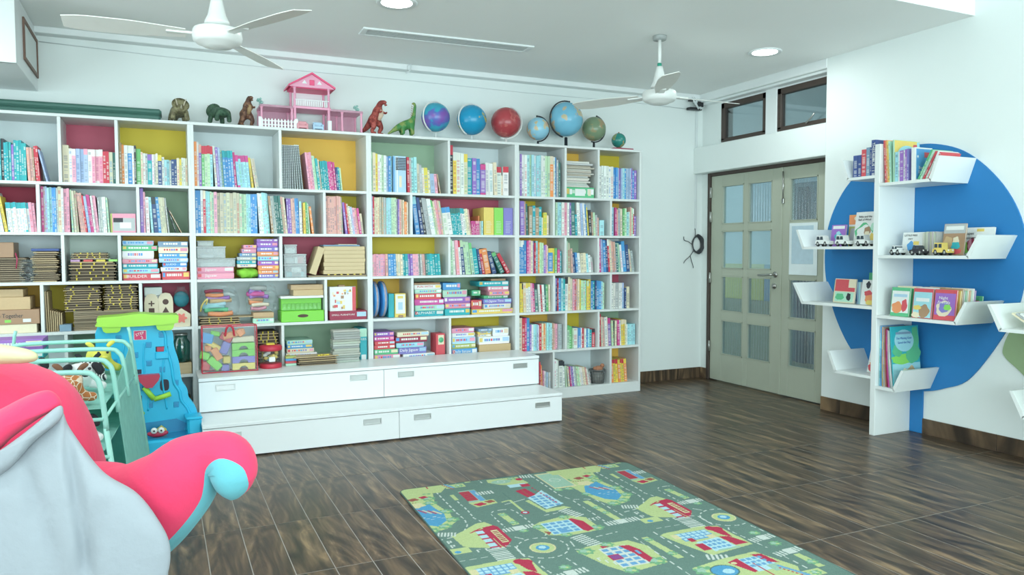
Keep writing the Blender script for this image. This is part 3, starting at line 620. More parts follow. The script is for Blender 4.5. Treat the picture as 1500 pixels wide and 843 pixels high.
# ================================================================== boxes, games and puzzles in the cubbies
ZM = {'a': (0, 260, 5.172), 'b': (0, 330, 5.172), 'c': (270, 270, 5.336), 'd': (270, 390, 5.336), 'e': (530, 390, 6.246), 'f': (745, 200, 7.024)}
def zx(z, x, y=.04, v=400):
    o = ZM[z]; return float(pt(o[0]+x/o[2], v, y)[0])
def zsc(z, x, y=.04):
    """metres per zoom pixel (height) at that place"""
    o = ZM[z]; u = o[0]+x/o[2]; return float(pt(u, 400, y)[2]-pt(u, 401, y)[2])/o[2]
G = {'red': (.66, .10, .12), 'blue': (.10, .34, .66), 'pale blue': (.42, .62, .76), 'aqua': (.35, .66, .72), 'teal': (.04, .42, .48), 'green': (.12, .50, .25), 'mint': (.45, .72, .56), 'lime': (.26, .66, .12),
     'white': (.78, .80, .78), 'cream': (.78, .70, .52), 'pink': (.78, .34, .44), 'magenta': (.58, .10, .34), 'purple': (.34, .16, .52), 'violet': (.24, .22, .56), 'orange': (.82, .32, .14), 'yellow': (.78, .60, .16),
     'brown': (.40, .25, .15), 'kraft': (.56, .40, .22), 'grey': (.45, .48, .48), 'slate': (.22, .34, .46), 'crimson': (.34, .04, .08), 'navy': (.06, .10, .28), 'black': (.04, .04, .05), 'olive': (.45, .50, .16)}
INK = {'w': mat('white_ink', (.82, .83, .8), .5), 'k': mat('black_ink', (.05, .05, .06), .5), 'b': mat('blue_ink', (.08, .2, .5), .5), 'r': mat('red_ink', (.6, .06, .08), .5), 'y': mat('yellow_ink', (.8, .65, .1), .5)}
KRAFT = wood_mat('plain_cardboard', (.40, .27, .15), (.50, .35, .20), 3, 6, .8)
PLY = wood_mat('plywood', (.42, .31, .17), (.60, .46, .27), 4, 60); PLYD = wood_mat('aged_plywood', (.22, .17, .11), (.36, .28, .18), 4, 60)
def carton(name, x0, x1, y0, d, z0, h, colname, lab, cat, grp=None, word=None, ink='w', tilt=0, split=True, wx=.5, ws=.62):
    """closed lidded carton: lid skirt, base tray, printed patches, optional words on its front edge"""
    w_ = x1-x0; col = jit(G[colname], .06)
    e = empty(name, ((x0+x1)/2, y0, z0), 0, lab, cat, grp); e.rotation_euler = (0, R_(tilt), 0)
    a, b = -w_/2, w_/2
    if split and h > .02:
        MB().bbox(a+.002, b-.002, .002, d-.002, 0, h*.5, .0015, jit(col, .15)).build('base_tray', PRINT, e)
        lid = MB().bbox(a, b, 0, d, h*.22, h, .002, col)
    else: lid = MB().bbox(a, b, 0, d, 0, h, .002, col)
    # printed blocks on the lid's front edge
    c2 = jit(G[random.choice(['white', 'cream', 'yellow', 'pale blue', 'pink', 'white'])], .1)
    pa = b-w_*random.uniform(.16, .3)
    plain = colname in ('kraft', 'brown') or name in ('white_box', 'colour_block', 'small_box', 'cardboard_box')
    if not plain: lid.box(pa, b-.006, -.0004, .001, h*.34, h*.86, c2)
    if not plain and random.random() < .6: lid.box(a+.006, a+w_*.12, -.0004, .001, h*.34, h*.86, jit(G[random.choice(['yellow', 'white', 'red', 'blue'])], .1))
    if not word and not plain:
        x = a+w_*.18
        while x < pa-.02: q = random.uniform(.006, .016); lid.box(x, x+q, -.0004, .001, h*.42, h*.74, (.80, .80, .76) if sum(col) < 1.5 else jit(G[random.choice(['blue', 'red', 'violet'])], .1)); x += q+random.uniform(.002, .006)
    o = lid.build('lid', PRINT, e)
    if word:
        s_ = h*ws; t = text(word, s_, e, ((a+pa)/2, -.001, h*.58), (R_(90), 0, 0), INK[ink])
        k = min(1.2, (pa-a)*.86/max(.001, t['w'])); t.scale = (k, 1, 1)
    return e
def stack(z, cell, items, where, y=.04, depth=.24, name='game_box', cat='game box', z0=None):
    """items bottom to top: (x0, x1, height in zoom px, colour, word, tilt)"""
    zz = CELL[cell][2] if z0 is None else z0; k = zsc(z, (items[0][0]+items[0][1])/2, y); lo, hi = CELL[cell][0]+.003, CELL[cell][1]-.003
    top = CELL[cell][3]; tot = sum(i[2] for i in items)*k; k *= min(1, (top-zz-.006)/tot)
    n = 0
    for it in items:
        x0, x1 = max(lo, zx(z, it[0], y)), min(hi, zx(z, it[1], y)); h = it[2]*k-.0008
        wd = it[4] if len(it) > 4 else None; tl = it[5] if len(it) > 5 else 0
        carton(name, x0, x1, y+random.uniform(-.012, .012), depth*random.uniform(.93, 1.03), zz+.0004, h, it[3], '%s %s, %s from bottom in %s' % (it[3], cat, ORD[n], where), cat, 'boxes in '+where, wd, it[6] if len(it) > 6 else 'w', tl)
        zz += h+.0008+(abs(math.sin(R_(tl)))*(x1-x0)*.5 if tl else 0); n += 1
    return zz
stack('a', (1, 3, 2), [(930, 1218, 50, 'red', 'BUILDER'), (920, 1208, 38, 'aqua'), (926, 1196, 38, 'teal'), (922, 1196, 34, 'pink'), (920, 1170, 62, 'white'), (918, 1198, 40, 'green'), (932, 1170, 38, 'pale blue')], 'the left pile above the climbing toy')
stack('a', (1, 3, 2), [(1226, 1438, 62, 'red'), (1218, 1416, 34, 'white'), (1232, 1420, 34, 'blue', 'LUDO'), (1206, 1428, 34, 'pale blue'), (1206, 1424, 36, 'blue'), (1204, 1430, 46, 'cream'), (1202, 1430, 44, 'slate')], 'the right pile above the climbing toy')
stack('c', (2, 3, 0), [(98, 390, 47, 'pink', 'Jigsaw', 0), (96, 388, 46, 'pink', 'Jigsaw', 0)], 'the pile of two pink games under clear tubs')
stack('c', (2, 3, 0), [(582, 745, 30, 'violet'), (580, 745, 33, 'orange'), (578, 742, 36, 'orange'), (576, 742, 36, 'purple'), (574, 742, 34, 'aqua'), (572, 740, 37, 'orange'), (572, 740, 36, 'violet'), (572, 738, 38, 'purple'), (572, 738, 26, 'purple')], 'the bright pile beside the red-backed cubby', depth=.2)
zt_ = stack('d', (2, 5, 1), [(790, 1045, 26, 'pink'), (786, 1040, 36, 'blue'), (784, 1028, 42, 'white'), (790, 1004, 36, 'cream'), (792, 992, 30, 'blue'), (790, 992, 36, 'mint')], 'the pile left of the paper stack')
stack('e', (3, 4, 1), [(480, 750, 54, 'teal', 'ALPHABET'), (482, 750, 50, 'mint'), (478, 748, 54, 'magenta'), (482, 722, 52, 'red'), (480, 724, 38, 'mint'), (478, 724, 42, 'white', 'FUN WITH', 0, 'r'), (480, 720, 18, 'brown')], 'the left pile above the right drawers')
stack('e', (3, 4, 1), [(756, 986, 62, 'teal'), (760, 990, 46, 'pink'), (754, 996, 58, 'purple'), (742, 966, 68, 'mint'), (740, 900, 64, 'blue')], 'the middle pile above the right drawers')
zt_ = stack('e', (3, 4, 1), [(1004, 1408, 46, 'yellow')], 'the right pile above the right drawers', depth=.26)
stack('e', (3, 4, 1), [(1112, 1358, 44, 'white'), (1110, 1366, 46, 'violet', "It's Jigsaw Time"), (1120, 1342, 30, 'green'), (1162, 1346, 40, 'pink'), (1156, 1346, 44, 'pink'), (1076, 1348, 48, 'teal'), (1186, 1320, 22, 'brown')], 'the crooked pile on the flat yellow box', z0=zt_, depth=.2)
stack('e', (3, 4, 1), [(1004, 1102, 84, 'red')], 'the gap left of the crooked pile', z0=zt_, depth=.15)
stack('e', (3, 4, 1), [(1012, 1090, 50, 'green')], 'the gap above the small red box', z0=zt_+.112, depth=.15)
stack('e', (3, 5, 0), [(106, 345, 54, 'pink'), (106, 326, 50, 'green'), (106, 298, 40, 'red'), (108, 296, 36, 'red'), (106, 292, 40, 'magenta'), (106, 292, 42, 'purple')], 'the left pile behind the step drawers')
stack('e', (3, 5, 0), [(372, 662, 44, 'white'), (332, 590, 62, 'violet', 'Daily Jigsaw'), (308, 562, 44, 'aqua'), (304, 598, 54, 'crimson'), (318, 610, 44, 'cream')], 'the middle pile behind the step drawers')
stack('e', (3, 5, 1), [(818, 1052, 64, 'blue', 'Daily Jigsaw'), (816, 1036, 44, 'olive'), (820, 1036, 62, 'pale blue'), (822, 1032, 38, 'white'), (822, 1030, 44, 'pink')], 'the pile left of the plain cardboard box')
zt_ = stack('e', (3, 5, 1), [(1066, 1356, 88, 'kraft'), (1064, 1346, 70, 'white')], 'the pile with the plain cardboard box', name='carton', cat='carton')
stack('e', (3, 5, 1), [(1196, 1342, 76, 'white')], 'the top right of the plain cardboard pile', z0=zt_, depth=.18)
stack('e', (3, 5, 1), [(1064, 1186, 22, 'cream'), (1064, 1186, 26, 'yellow'), (1064, 1186, 28, 'slate')], 'the top left of the plain cardboard pile', z0=zt_, depth=.18)
# upright red box with a leaf picture
x0, x1 = zx('e', 672), zx('e', 764); c = CELL[3, 5, 0]
e = empty('game_box', ((x0+x1)/2, .045, c[2]+.0004), R_(4), 'upright red game box with a green leaf picture, beside the piles', 'game box')
hw = (x1-x0)/2-.004; MB().bbox(-hw, hw, 0, .12, 0, .19, .002, G['red']).box(-hw*.55, hw*.75, -.0005, .001, .10, .178, G['cream']).build('carton_body', PRINT, e)
MB().lathe([(.0001, -.0012), (.022, -.0012), (.022, -.0004)], 14, (hw*.1, 0, .138), 'y', G['green']).build('leaf_print', PRINT, e)
# ---- thin plywood puzzle trays with knobs
KN = {'yellow': mat('yellow_knob', (.78, .62, .08), .4), 'red': mat('red_knob', (.7, .1, .1), .4), 'green': mat('green_knob', (.3, .65, .15), .4), 'pink': mat('pink_knob', (.8, .4, .55), .4), 'purple': mat('purple_knob', (.6, .35, .6), .4)}
def trays(x0, x1, z0, n, pitch, where, y=.04, d=.22, m=None, knob='yellow', jx=.012, th=.0055, knobs=3):
    for k in range(n):
        a, b = x0+random.uniform(0, jx), x1-random.uniform(0, jx); z = z0+k*pitch
        e = empty('wooden_puzzle', ((a+b)/2, y+random.uniform(-.01, .012), z+.0003), 0, 'wooden puzzle tray, %s from bottom in %s' % (ORD[k], where), 'puzzle', 'wooden puzzle trays in '+where)
        hw = (b-a)/2; MB().bbox(-hw, hw, 0, d, 0, th, .0008).build('tray_board', m or random.choice((PLY, PLYD)), e)
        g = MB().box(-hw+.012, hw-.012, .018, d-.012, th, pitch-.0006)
        g.build('tray_gap_shade', mat('tray_shadow_wood', (.10, .075, .05), .7), e)  # dark block coloured as the shadow gap between stacked trays
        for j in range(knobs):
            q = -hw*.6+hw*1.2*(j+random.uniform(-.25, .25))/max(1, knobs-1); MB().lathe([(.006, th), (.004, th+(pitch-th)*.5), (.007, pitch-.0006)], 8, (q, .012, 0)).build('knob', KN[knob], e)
c = CELL[1, 3, 1]
trays(zx('a', 512), zx('a', 888), c[2], 6, .0205, 'the green-backed cubby left of the games')
zt_ = c[2]+6*.0205
e = empty('peg_board', ((c[0]+c[1])/2+.012, .045, zt_+.0003), 0, 'wooden peg board with purple, red, yellow and green blocks', 'puzzle')
w_ = c[1]-c[0]-.03; MB().bbox(-w_/2, w_/2-.03, 0, .2, 0, .007, .001).build('board', PLY, e)
for i, k_ in enumerate(('purple', 'red', 'yellow', 'green')): MB().bbox(-w_/2+.0+i*.075, -w_/2+.055+i*.075, .004, .16, .0072, .0225, .002).build('block', KN[k_], e)
MB().bbox(-w_/2+.03, w_/2-.045, .02, .19, .023, .0265, .001).build('cover_sheet', INK['w'], e)
trays(zx('a', 535), zx('a', 832), zt_+.028, 3, .0135, 'the top of the green-backed cubby pile', knobs=4)
c = CELL[1, 3, 0]
trays(max(c[0], zx('a', -110)), zx('a', 205), c[2], 12, .0135, 'the left-edge third-row pile under a brown box', th=.007, knobs=0, jx=.035, m=PLYD)
trays(zx('a', 225), zx('a', 455), c[2], 15, .0135, 'the third-row pile right of the plastic bag', th=.007, knobs=0, jx=.03)
carton('cardboard_box', zx('a', -60), zx('a', 108), .05, .2, c[2]+12*.0135+.0004, .098, 'brown', 'small brown cardboard box on puzzle trays at the left edge', 'box', split=False)
tag(MB().bbox(zx('a', 240), zx('a', 452), .045, .2, c[2]+15*.0135+.0004, c[2]+15*.0135+.017, .003, G['navy']).build('flat_case', PRINT), 'thin dark case lying on top of a puzzle tray pile', 'case')
CLEARP = clear_mat('clear_plastic', (.97, .99, .99), .05, .14, .025, (.78, .84, .84)); TUB = clear_mat('milky_tub', (.90, .94, .94), .07, .25, .30, (.66, .71, .71))
def bag(name, x0, x1, y0, y1, z0, z1, lab, m=None, n=14, seed=1, puff=.35, cat='bag'):
    """soft clear bag: pillow with crumpled film"""
    rd = random.Random(seed); v = []; f = []; hw, hd, hh = (x1-x0)/2, (y1-y0)/2, (z1-z0)
    for j in range(n+1):
        t = j/n; z = z0+hh*t; s_ = (.86+.14*math.sin(math.pi*min(1, t*1.25)))*(1 if t < .8 else 1-.15*(t-.8)/.2); sd = (.55+.45*math.sin(math.pi*t)**.6)*(1-.7*max(0, t-.6)/.4)
        for i in range(20):
            a = 2*math.pi*i/20; ca, sa = math.cos(a), math.sin(a); e_ = .55
            x = hw*s_*math.copysign(abs(ca)**e_, ca); y = hd*sd*math.copysign(abs(sa)**e_, sa)
            v.append(((x0+x1)/2+x+rd.uniform(-.004, .004), (y0+y1)/2+y+rd.uniform(-.006, .006), z+rd.uniform(-.004, .004)*(0 < j < n)))
    for j in range(n):
        for i in range(20): f.append((j*20+i, j*20+(i+1) % 20, (j+1)*20+(i+1) % 20, (j+1)*20+i))
    f.append(tuple(range(20))[::-1]); f.append(tuple(n*20+i for i in range(20)))
    e = empty(name, (0, 0, 0), 0, lab, cat); m_ = MB(); m_.add(v, f, smooth=False); m_.build('film', m or CLEARP, e); return e
e = bag('plastic_bag', zx('a', 150), zx('a', 262), -.005, .045, c[2]+.002, c[2]+.15, 'crumpled clear plastic bag hanging between the puzzle piles', seed=3)
MB().tube([(zx('a', 128), .02, c[2]+.09), (zx('a', 140), .01, c[2]+.15), (zx('a', 125), .03, c[2]+.19)], .004, 6).build('ribbon', mat('crimson_ribbon', (.45, .05, .12), .6), e)
# row four, left bookcase
c = CELL[1, 4, 0]; zz = c[2]
carton('cardboard_box', zx('b', -80), zx('b', 265), .04, .24, zz+.0004, .058, 'cream', 'low cream box lowest in the left-edge carton pile', 'box', split=False); zz += .059
e = carton('cardboard_box', zx('b', -80), zx('b', 290), .035, .26, zz+.0004, .094, 'brown', 'brown cardboard carton with black lettering and stickers', 'box', None, 'Go Together', 'k', split=False, ws=.42); zz += .095
MB().box(-.06, -.025, -.0012, .001, .012, .03, G['lime']).box(.04, .085, -.0012, .001, .012, .034, G['white']).build('sticker', PRINT, e)
carton('cardboard_box', zx('b', -80), zx('b', 222), .04, .22, zz+.0004, .082, 'kraft', 'plain tan carton on top of the lettered brown carton', 'box', split=False); zz += .083
carton('cardboard_box', zx('b', -70), zx('b', 170), .04, .2, zz+.0004, .05, 'kraft', 'small tan carton topmost in the left-edge carton pile', 'box', split=False)
c = CELL[1, 4, 1]; x0 = c[0]
for k in range(8):
    tag(MB().bbox(0, .0075, 0, .2, 0, (.27 if k < 2 else .15)-.004*k, .001).build('wooden_board', PLY, None, (x0+.006+.0118*k, .04+.003*k, c[2]+.0003), (0, -R_(1.2), 0)), 'thin wooden board standing on edge, %s from left in its row' % ORD[k], 'board', 'thin boards standing on edge')
trays(zx('b', 545), zx('b', 1042), c[2], 10, .0128, 'the grey bottom pile under two tray columns', th=.0115, knobs=0, jx=.004, m=PLYD)
zt_ = c[2]+10*.0128
trays(zx('b', 470), zx('b', 768), zt_, 11, .0155, 'the left column behind the climbing toy', th=.005, knobs=2)
trays(zx('b', 774), zx('b', 1044), zt_, 11, .0158, 'the right column behind the climbing toy', th=.005, knobs=3)
carton('small_box', zx('b', 440), zx('b', 530), .02, .1, c[2]+.0004, .045, 'slate', 'small grey box before the tray columns', 'box', split=False)
c = CELL[1, 4, 2]
for k in range(2): carton('white_box', zx('b', 1088), zx('b', 1224), .12, .15, c[2]+.155+.062*k, .06, 'white', '%s white box behind the wooden shape boards' % ('lower', 'upper')[k], 'box', 'white boxes behind the shape boards', split=False)
tag(MB().bbox(zx('b', 1092), zx('b', 1220), .13, .26, c[2]+.0003, c[2]+.1545, .003, G['grey']).build('storage_box', PRINT), 'grey box hidden behind the wooden shape boards', 'box')
def shape_board(px0, px1, h, holes, lab):
    x0, x1 = zx('b', px0), zx('b', px1); hw = (x1-x0)/2
    e = empty('shape_board', ((x0+x1)/2, .05, c[2]+.0004), 0, lab, 'toy', 'wooden shape boards'); e.rotation_euler = (R_(-6), 0, 0); e.location.z += .0016
    poly = [(-hw, 0), (hw, 0), (hw, h*.72), (hw*.92, h*.86), (hw*.6, h*.97), (0, h), (-hw*.6, h*.97), (-hw*.92, h*.86), (-hw, h*.72)]
    MB().prism(poly, 'y', 0, .014).build('board', mat('pale_wood', (.66, .58, .42), .6, .06), e)
    for shp, z in holes:
        pl = {'o': [(.02*math.cos(t), .02*math.sin(t)) for t in [2*math.pi*i/14 for i in range(14)]], 't': [(-.022, -.018), (.022, -.018), (0, .022)], 's': [(-.018, -.018), (.018, -.018), (.018, .018), (-.018, .018)],
              'c': [((.013+.008*math.cos(4*t))*math.cos(t), (.013+.008*math.cos(4*t))*math.sin(t)) for t in [2*math.pi*i/24 for i in range(24)]]}[shp]
        MB().prism([(p[0], p[1]+z) for p in pl], 'y', -.0006, .004).build('cut_out', mat('cutout_brown', (.09, .05, .04), .7), e)
shape_board(1086, 1196, .235, (('c', .165), ('s', .115)), 'wooden shape board with clover and square cut-outs')
shape_board(1192, 1306, .24, (('o', .175), ('t', .118)), 'wooden shape board with round and triangular cut-outs')
e = empty('drawstring_bag', (zx('b', 1370), .10, c[2]+.13), 0, 'dark teal pouch with clear top on the wooden house', 'bag')
MB().ball((0, 0, .06), .05, 16, sc=(1.05, .8, 1.15)).build('pouch', mat('teal_cloth', (.02, .16, .20), .7, .2, 40), e); MB().lathe([(.05, .085), (.045, .11), (.025, .135), (.03, .15)], 16).build('collar', CLEARP, e)
e = empty('toy_house', (min(zx('b', 1374), c[1]-.064), .03, c[2]+.0004), 0, 'small wooden house block with a red flower shape', 'toy')
MB().prism([(-.055, 0), (.055, 0), (.06, .085), (0, .128), (-.06, .085)], 'y', 0, .05).build('house_block', mat('pale_wood', (.66, .58, .42)), e)
MB().prism([((.03+.008*math.cos(6*t))*math.cos(t), .06+(.03+.008*math.cos(6*t))*math.sin(t)) for t in [2*math.pi*i/36 for i in range(36)]], 'y', -.004, .001).build('flower_shape', mat('coral_paint', (.72, .18, .14), .5), e)
c = CELL[1, 5, 2]
e = empty('glass_jar', (-3.86, .08, c[2]+.08), 0, 'green-tinted glass jar beside the climbing toy', 'jar'); MB().lathe([(.04, 0), (.055, .01), (.058, .14), (.04, .17), (.042, .19)], 20).build('jar_body', clear_mat('green_glass', (.12, .42, .36), .2, .05, .2, (.05, .25, .2)), e); MB().lathe([(.044, .19), (.044, .205), (.0001, .206)], 20).build('lid', CHROME, e)
tag(MB().bbox(-3.95, -3.795, .03, .25, c[2]+.0004, c[2]+.0795, .003).build('wooden_box', PLY), 'pale wooden box under the green glass jar', 'box')
trays(-4.10, -3.80, CELL[1, 6, 2][2], 9, .018, 'the bottom row beside the climbing toy', m=PLYD, knobs=0)
# ---- row three, dollhouse bookcase
c = CELL[2, 3, 0]; k = zsc('c', 200); zz = c[2]+.115*93/93
def tub(name, x0, x1, y0, d, z0, h, lab, fill=None, lid=(.70, .75, .75)):
    e = empty(name, ((x0+x1)/2, y0, z0), 0, lab, 'tub'); hw = (x1-x0)/2; b = MB(); t = .0025
    b.box(-hw+.006, hw-.006, .006, d-.006, 0, t)
    for q in ((-hw+.004, -hw+.004+t, .004, d-.004), (hw-.004-t, hw-.004, .004, d-.004), (-hw+.004, hw-.004, .004, .004+t), (-hw+.004, hw-.004, d-.004-t, d-.004)): b.box(q[0], q[1], q[2], q[3], t, h*.86)
    b.build('tub_body', TUB, e); MB().bbox(-hw, hw, 0, d, h*.86, h, .003).build('lid', clear_mat('tub_lid', (.8, .85, .85), .1, .3, .6, lid), e)
    for i, (cn, fx0, fx1, fh) in enumerate(fill or []): MB().bbox(-hw+.012+fx0*(2*hw-.024), -hw+.012+fx1*(2*hw-.024), .014, d-.014, .004, h*fh, .003, G[cn]).build('content', PRINT, e)
    return e
za = c[2]+(47+46)*zsc('c', 240)*1.0+.0006
tub('storage_tub', zx('c', 96), zx('c', 404), .04, .22, za, .062, 'shallow clear tub on the two pink games', [('grey', .05, .95, .5)]); za += .0628
tub('storage_tub', zx('c', 98), zx('c', 330), .05, .2, za, .085, 'deep clear tub on the shallow clear tub', [('grey', .1, .6, .3)]); za += .0855
za = min(za, c[3]-.042); tub('storage_tub', zx('c', 104), zx('c', 238), .06, .15, za, .04, 'small clear tub with cream contents on top of the tubs', [('cream', .05, .95, .6)])
e = empty('cloth_bundle', (zx('c', 494), .06, c[2]+.0004), 0, 'crumpled lime green cloth bag under small books', 'bag'); m_ = MB(); m_.ball((0, .05, .036), .036, 18, sc=(2.35, 1.7, 1.02)); rd = random.Random(4)
for i, q in enumerate(m_.v): m_.v[i] = (q[0]+.012*math.sin(q[0]*90+q[2]*60), q[1]+.008*math.sin(q[0]*70), max(0, q[2]+.007*math.sin(q[0]*120+q[1]*80)))
m_.build('cloth', mat('lime_cloth', (.27, .62, .06), .8, .15, 30), e)
stack('c', (2, 3, 0), [(414, 566, 26, 'cream'), (412, 566, 28, 'teal'), (414, 566, 28, 'grey'), (434, 566, 30, 'slate'), (452, 566, 34, 'pink'), (466, 568, 30, 'pink')], 'the pile on the lime green bag', y=.05, z0=c[2]+.080, depth=.17, name='activity_set', cat='activity set')
c = CELL[2, 3, 1]; zz = c[2]
tub('storage_tub', zx('c', 780), zx('c', 960), .04, .2, zz+.0004, .10, 'clear lidded tub with teal contents, lowest of three', [('teal', .05, .95, .42), ('white', .3, .8, .75)]); zz += .101
tub('storage_tub', zx('c', 778), zx('c', 958), .04, .2, zz, .075, 'clear lidded tub with red and white contents, middle of three', [('red', .62, .95, .75), ('white', .5, .65, .7), ('grey', .05, .45, .6)]); zz += .0758
tub('storage_tub', zx('c', 784), zx('c', 888), .05, .15, zz, .07, 'clear lidded tub with white contents, topmost of three', [('white', .05, .95, .6)])
tag(MB().bbox(zx('c', 968), c[1]-.004, .02, .26, c[2]+.0004, c[2]+.0135, .001).build('wooden_board', PLYD), 'flat wooden board under the stacked wooden boxes', 'board')
zz = c[2]+.014
x0, x1 = zx('c', 1086), zx('c', 1416)
for i in range(6): tag(MB().bbox(zx('c', 1120+50*i), zx('c', 1136+50*i), .03, .05, zz, zz+.0065, .001).build('yellow_peg', KN['yellow']), 'little yellow peg under the wooden boxes, %s from left' % ORD[i], 'peg', 'yellow pegs under the wooden boxes')
zz += .007
for i in range(7):
    tag(MB().bbox(x0+random.uniform(0, .01), x1-random.uniform(0, .006), .035, .24, zz, zz+.0295, .0015).build('wooden_box', mat('balsa', (.62, .49, .29), .6, .06)), 'flat pale wooden box, %s from bottom in the tidy pile' % ORD[i], 'box', 'flat wooden boxes in a tidy pile'); zz += .0303
tag(MB().bbox(x0+.005, x1-.04, .04, .22, zz+.0003, zz+.012, .003, G['slate']).build('folder', PRINT), 'dark blue folder lying on the wooden boxes', 'folder')
tag(MB().bbox(x0+.12, x1-.06, .05, .2, zz+.0125, zz+.017, .001, G['cream']).build('paper_pad', PRINT), 'tan paper pad on the dark blue folder', 'paper')
tag(MB().bbox(0, .05, .0, .2, 0, .215, .002).build('wooden_box', mat('balsa', (.62, .49, .29)), None, (zx('c', 1042)-.062, .03, c[2]+.0145+.0165), (0, R_(19), 0)), 'flat pale wooden box leaning against the tidy pile', 'box')
# ---- row four, dollhouse bookcase
c = CELL[2, 4, 0]
trays(zx('d', 108), zx('d', 440), c[2], 3, .0165, 'the cubby under the clear zip bags')
tag(MB().bbox(zx('d', 108), zx('d', 535), .03, .2, c[2]+.0498, c[2]+.056, .001).build('wooden_board', PLY), 'long thin board carrying the clear zip bag', 'board')
def sticks(e, x0, x1, z0, z1, cols, seed, y0=.05):
    rd = random.Random(seed)
    for i, cn in enumerate(cols):
        z = z0+(z1-z0)*(i+.5)/len(cols); w_ = (x1-x0); a = x0+rd.uniform(0, .25)*w_; b = a+w_*rd.uniform(.45, .72)
        MB().tube([tuple(q) for q in spline([(a, y0+rd.uniform(-.01, .02), z), ((a+b)/2, y0+rd.uniform(-.02, .02), z+rd.uniform(-.008, .012)), (min(x1, b), y0+rd.uniform(-.01, .02), z+rd.uniform(-.006, .006))], 5)], rd.uniform(.013, .019), 8, col=jit(G[cn])).build('toy_piece', PRINT, e)
e = bag('zip_bag', zx('d', 104), zx('d', 432), .01, .15, c[2]+.0565, c[2]+.285, 'clear zip bag of colourful foam pieces, on the left', seed=5); sticks(e, zx('d', 125), zx('d', 410), c[2]+.07, c[2]+.25, ['orange', 'green', 'aqua', 'pale blue', 'kraft', 'purple', 'orange', 'crimson'], 6, .08)
MB().tube([tuple(q) for q in spline([(zx('d', 120), .05, c[2]+.10), (zx('d', 135), .045, c[2]+.15), (zx('d', 175), .04, c[2]+.19), (zx('d', 165), .05, c[2]+.15)], 5)], .006, 6, col=G['yellow']).build('yellow_loop', PRINT, e)
stack('d', (2, 4, 0), [(530, 696, 40, 'mint'), (532, 694, 44, 'kraft')], 'the pair under the second zip bag', y=.03, depth=.16, name='carton', cat='carton')
e = bag('zip_bag', zx('d', 478), zx('d', 735), .02, .15, c[2]+.087, c[2]+.29, 'clear zip bag of purple and orange pieces, on small cartons', seed=8); sticks(e, zx('d', 495), zx('d', 715), c[2]+.10, c[2]+.265, ['pink', 'cream', 'orange', 'brown', 'purple', 'magenta', 'purple', 'grey'], 9, .085)
x0, x1 = zx('d', 748), c[1]-.004
e = empty('toy_crate', ((x0+x1)/2, .01, c[2]+.0004), 0, 'lime green toy crate with an oval hand hole', 'crate'); hw = (x1-x0)/2; LIME = mat('lime_plastic', (.20, .62, .05), .4)
MB().bbox(-hw, hw, 0, .2, 0, .083, .004).build('crate_body', LIME, e)
MB().prism([(.018*math.cos(t)*2.2, .045+.012*math.sin(t)) for t in [2*math.pi*i/20 for i in range(20)]], 'y', -.0008, .004).build('hand_hole', mat('cutout_brown', (.09, .05, .04)), e)
for i in range(9): MB().lathe([(.014, .0835), (.0165, .09), (.0165, .135), (.009, .14)], 10, (-hw+.03+i*(2*hw-.06)/8, .04, 0)).build('cup', CLEARP, e)
MB().bbox(-hw+.008, hw-.008, .06, .19, .0835, .175, .003).build('crate_back', LIME, e)
zz = c[2]+.1762
tag(MB().bbox(x0+.0, x1, .02, .22, zz, zz+.018, .002, G['white']).build('paper_pile', PRINT), 'white paper pile lying on the lime green crate', 'paper'); zz += .0185
carton('cardboard_box', zx('d', 848), x1, .03, .2, zz, .044, 'kraft', 'lower plain cardboard box above the lime green crate', 'box', 'cardboard boxes above the lime crate', split=False); zz += .0445
carton('cardboard_box', zx('d', 832), x1, .04, .18, zz, .038, 'kraft', 'upper plain cardboard box above the lime green crate', 'box', 'cardboard boxes above the lime crate', split=False)
c = CELL[2, 4, 1]
carton('furniture_box', zx('d', 1126), c[1]-.004, .02, .24, c[2]+.0004, .068, 'crimson', 'crimson box lettered SMALL FURNITURE', 'box', None, 'SMALL FURNITURE', 'w', ws=.26)
x0, x1 = zx('d', 1132), zx('d', 1336); zz = c[2]+.0688
e = empty('toy_carton', ((x0+x1)/2, .03, zz), 0, 'white and red picture carton on the crimson furniture box', 'box'); hw = (x1-x0)/2
m_ = MB().bbox(-hw, hw, 0, .08, 0, .187, .002, G['white']).box(hw*.72, hw-.001, -.0005, .001, .002, .185, G['red'])
for i in range(26):
    a, b = random.uniform(-hw+.01, hw*.5), random.uniform(.01, .16); m_.box(a, a+random.uniform(.008, .03), -.0005-.00003*i, .001, b, b+random.uniform(.008, .026), jit(G[random.choice(['red', 'yellow', 'orange', 'cream', 'white', 'brown', 'pale blue'])]))
m_.build('carton_body', PRINT, e); MB().bbox(-hw*.3, hw*.2, .01, .06, .187, .2, .003, G['brown']).build('hang_tab', PRINT, e)
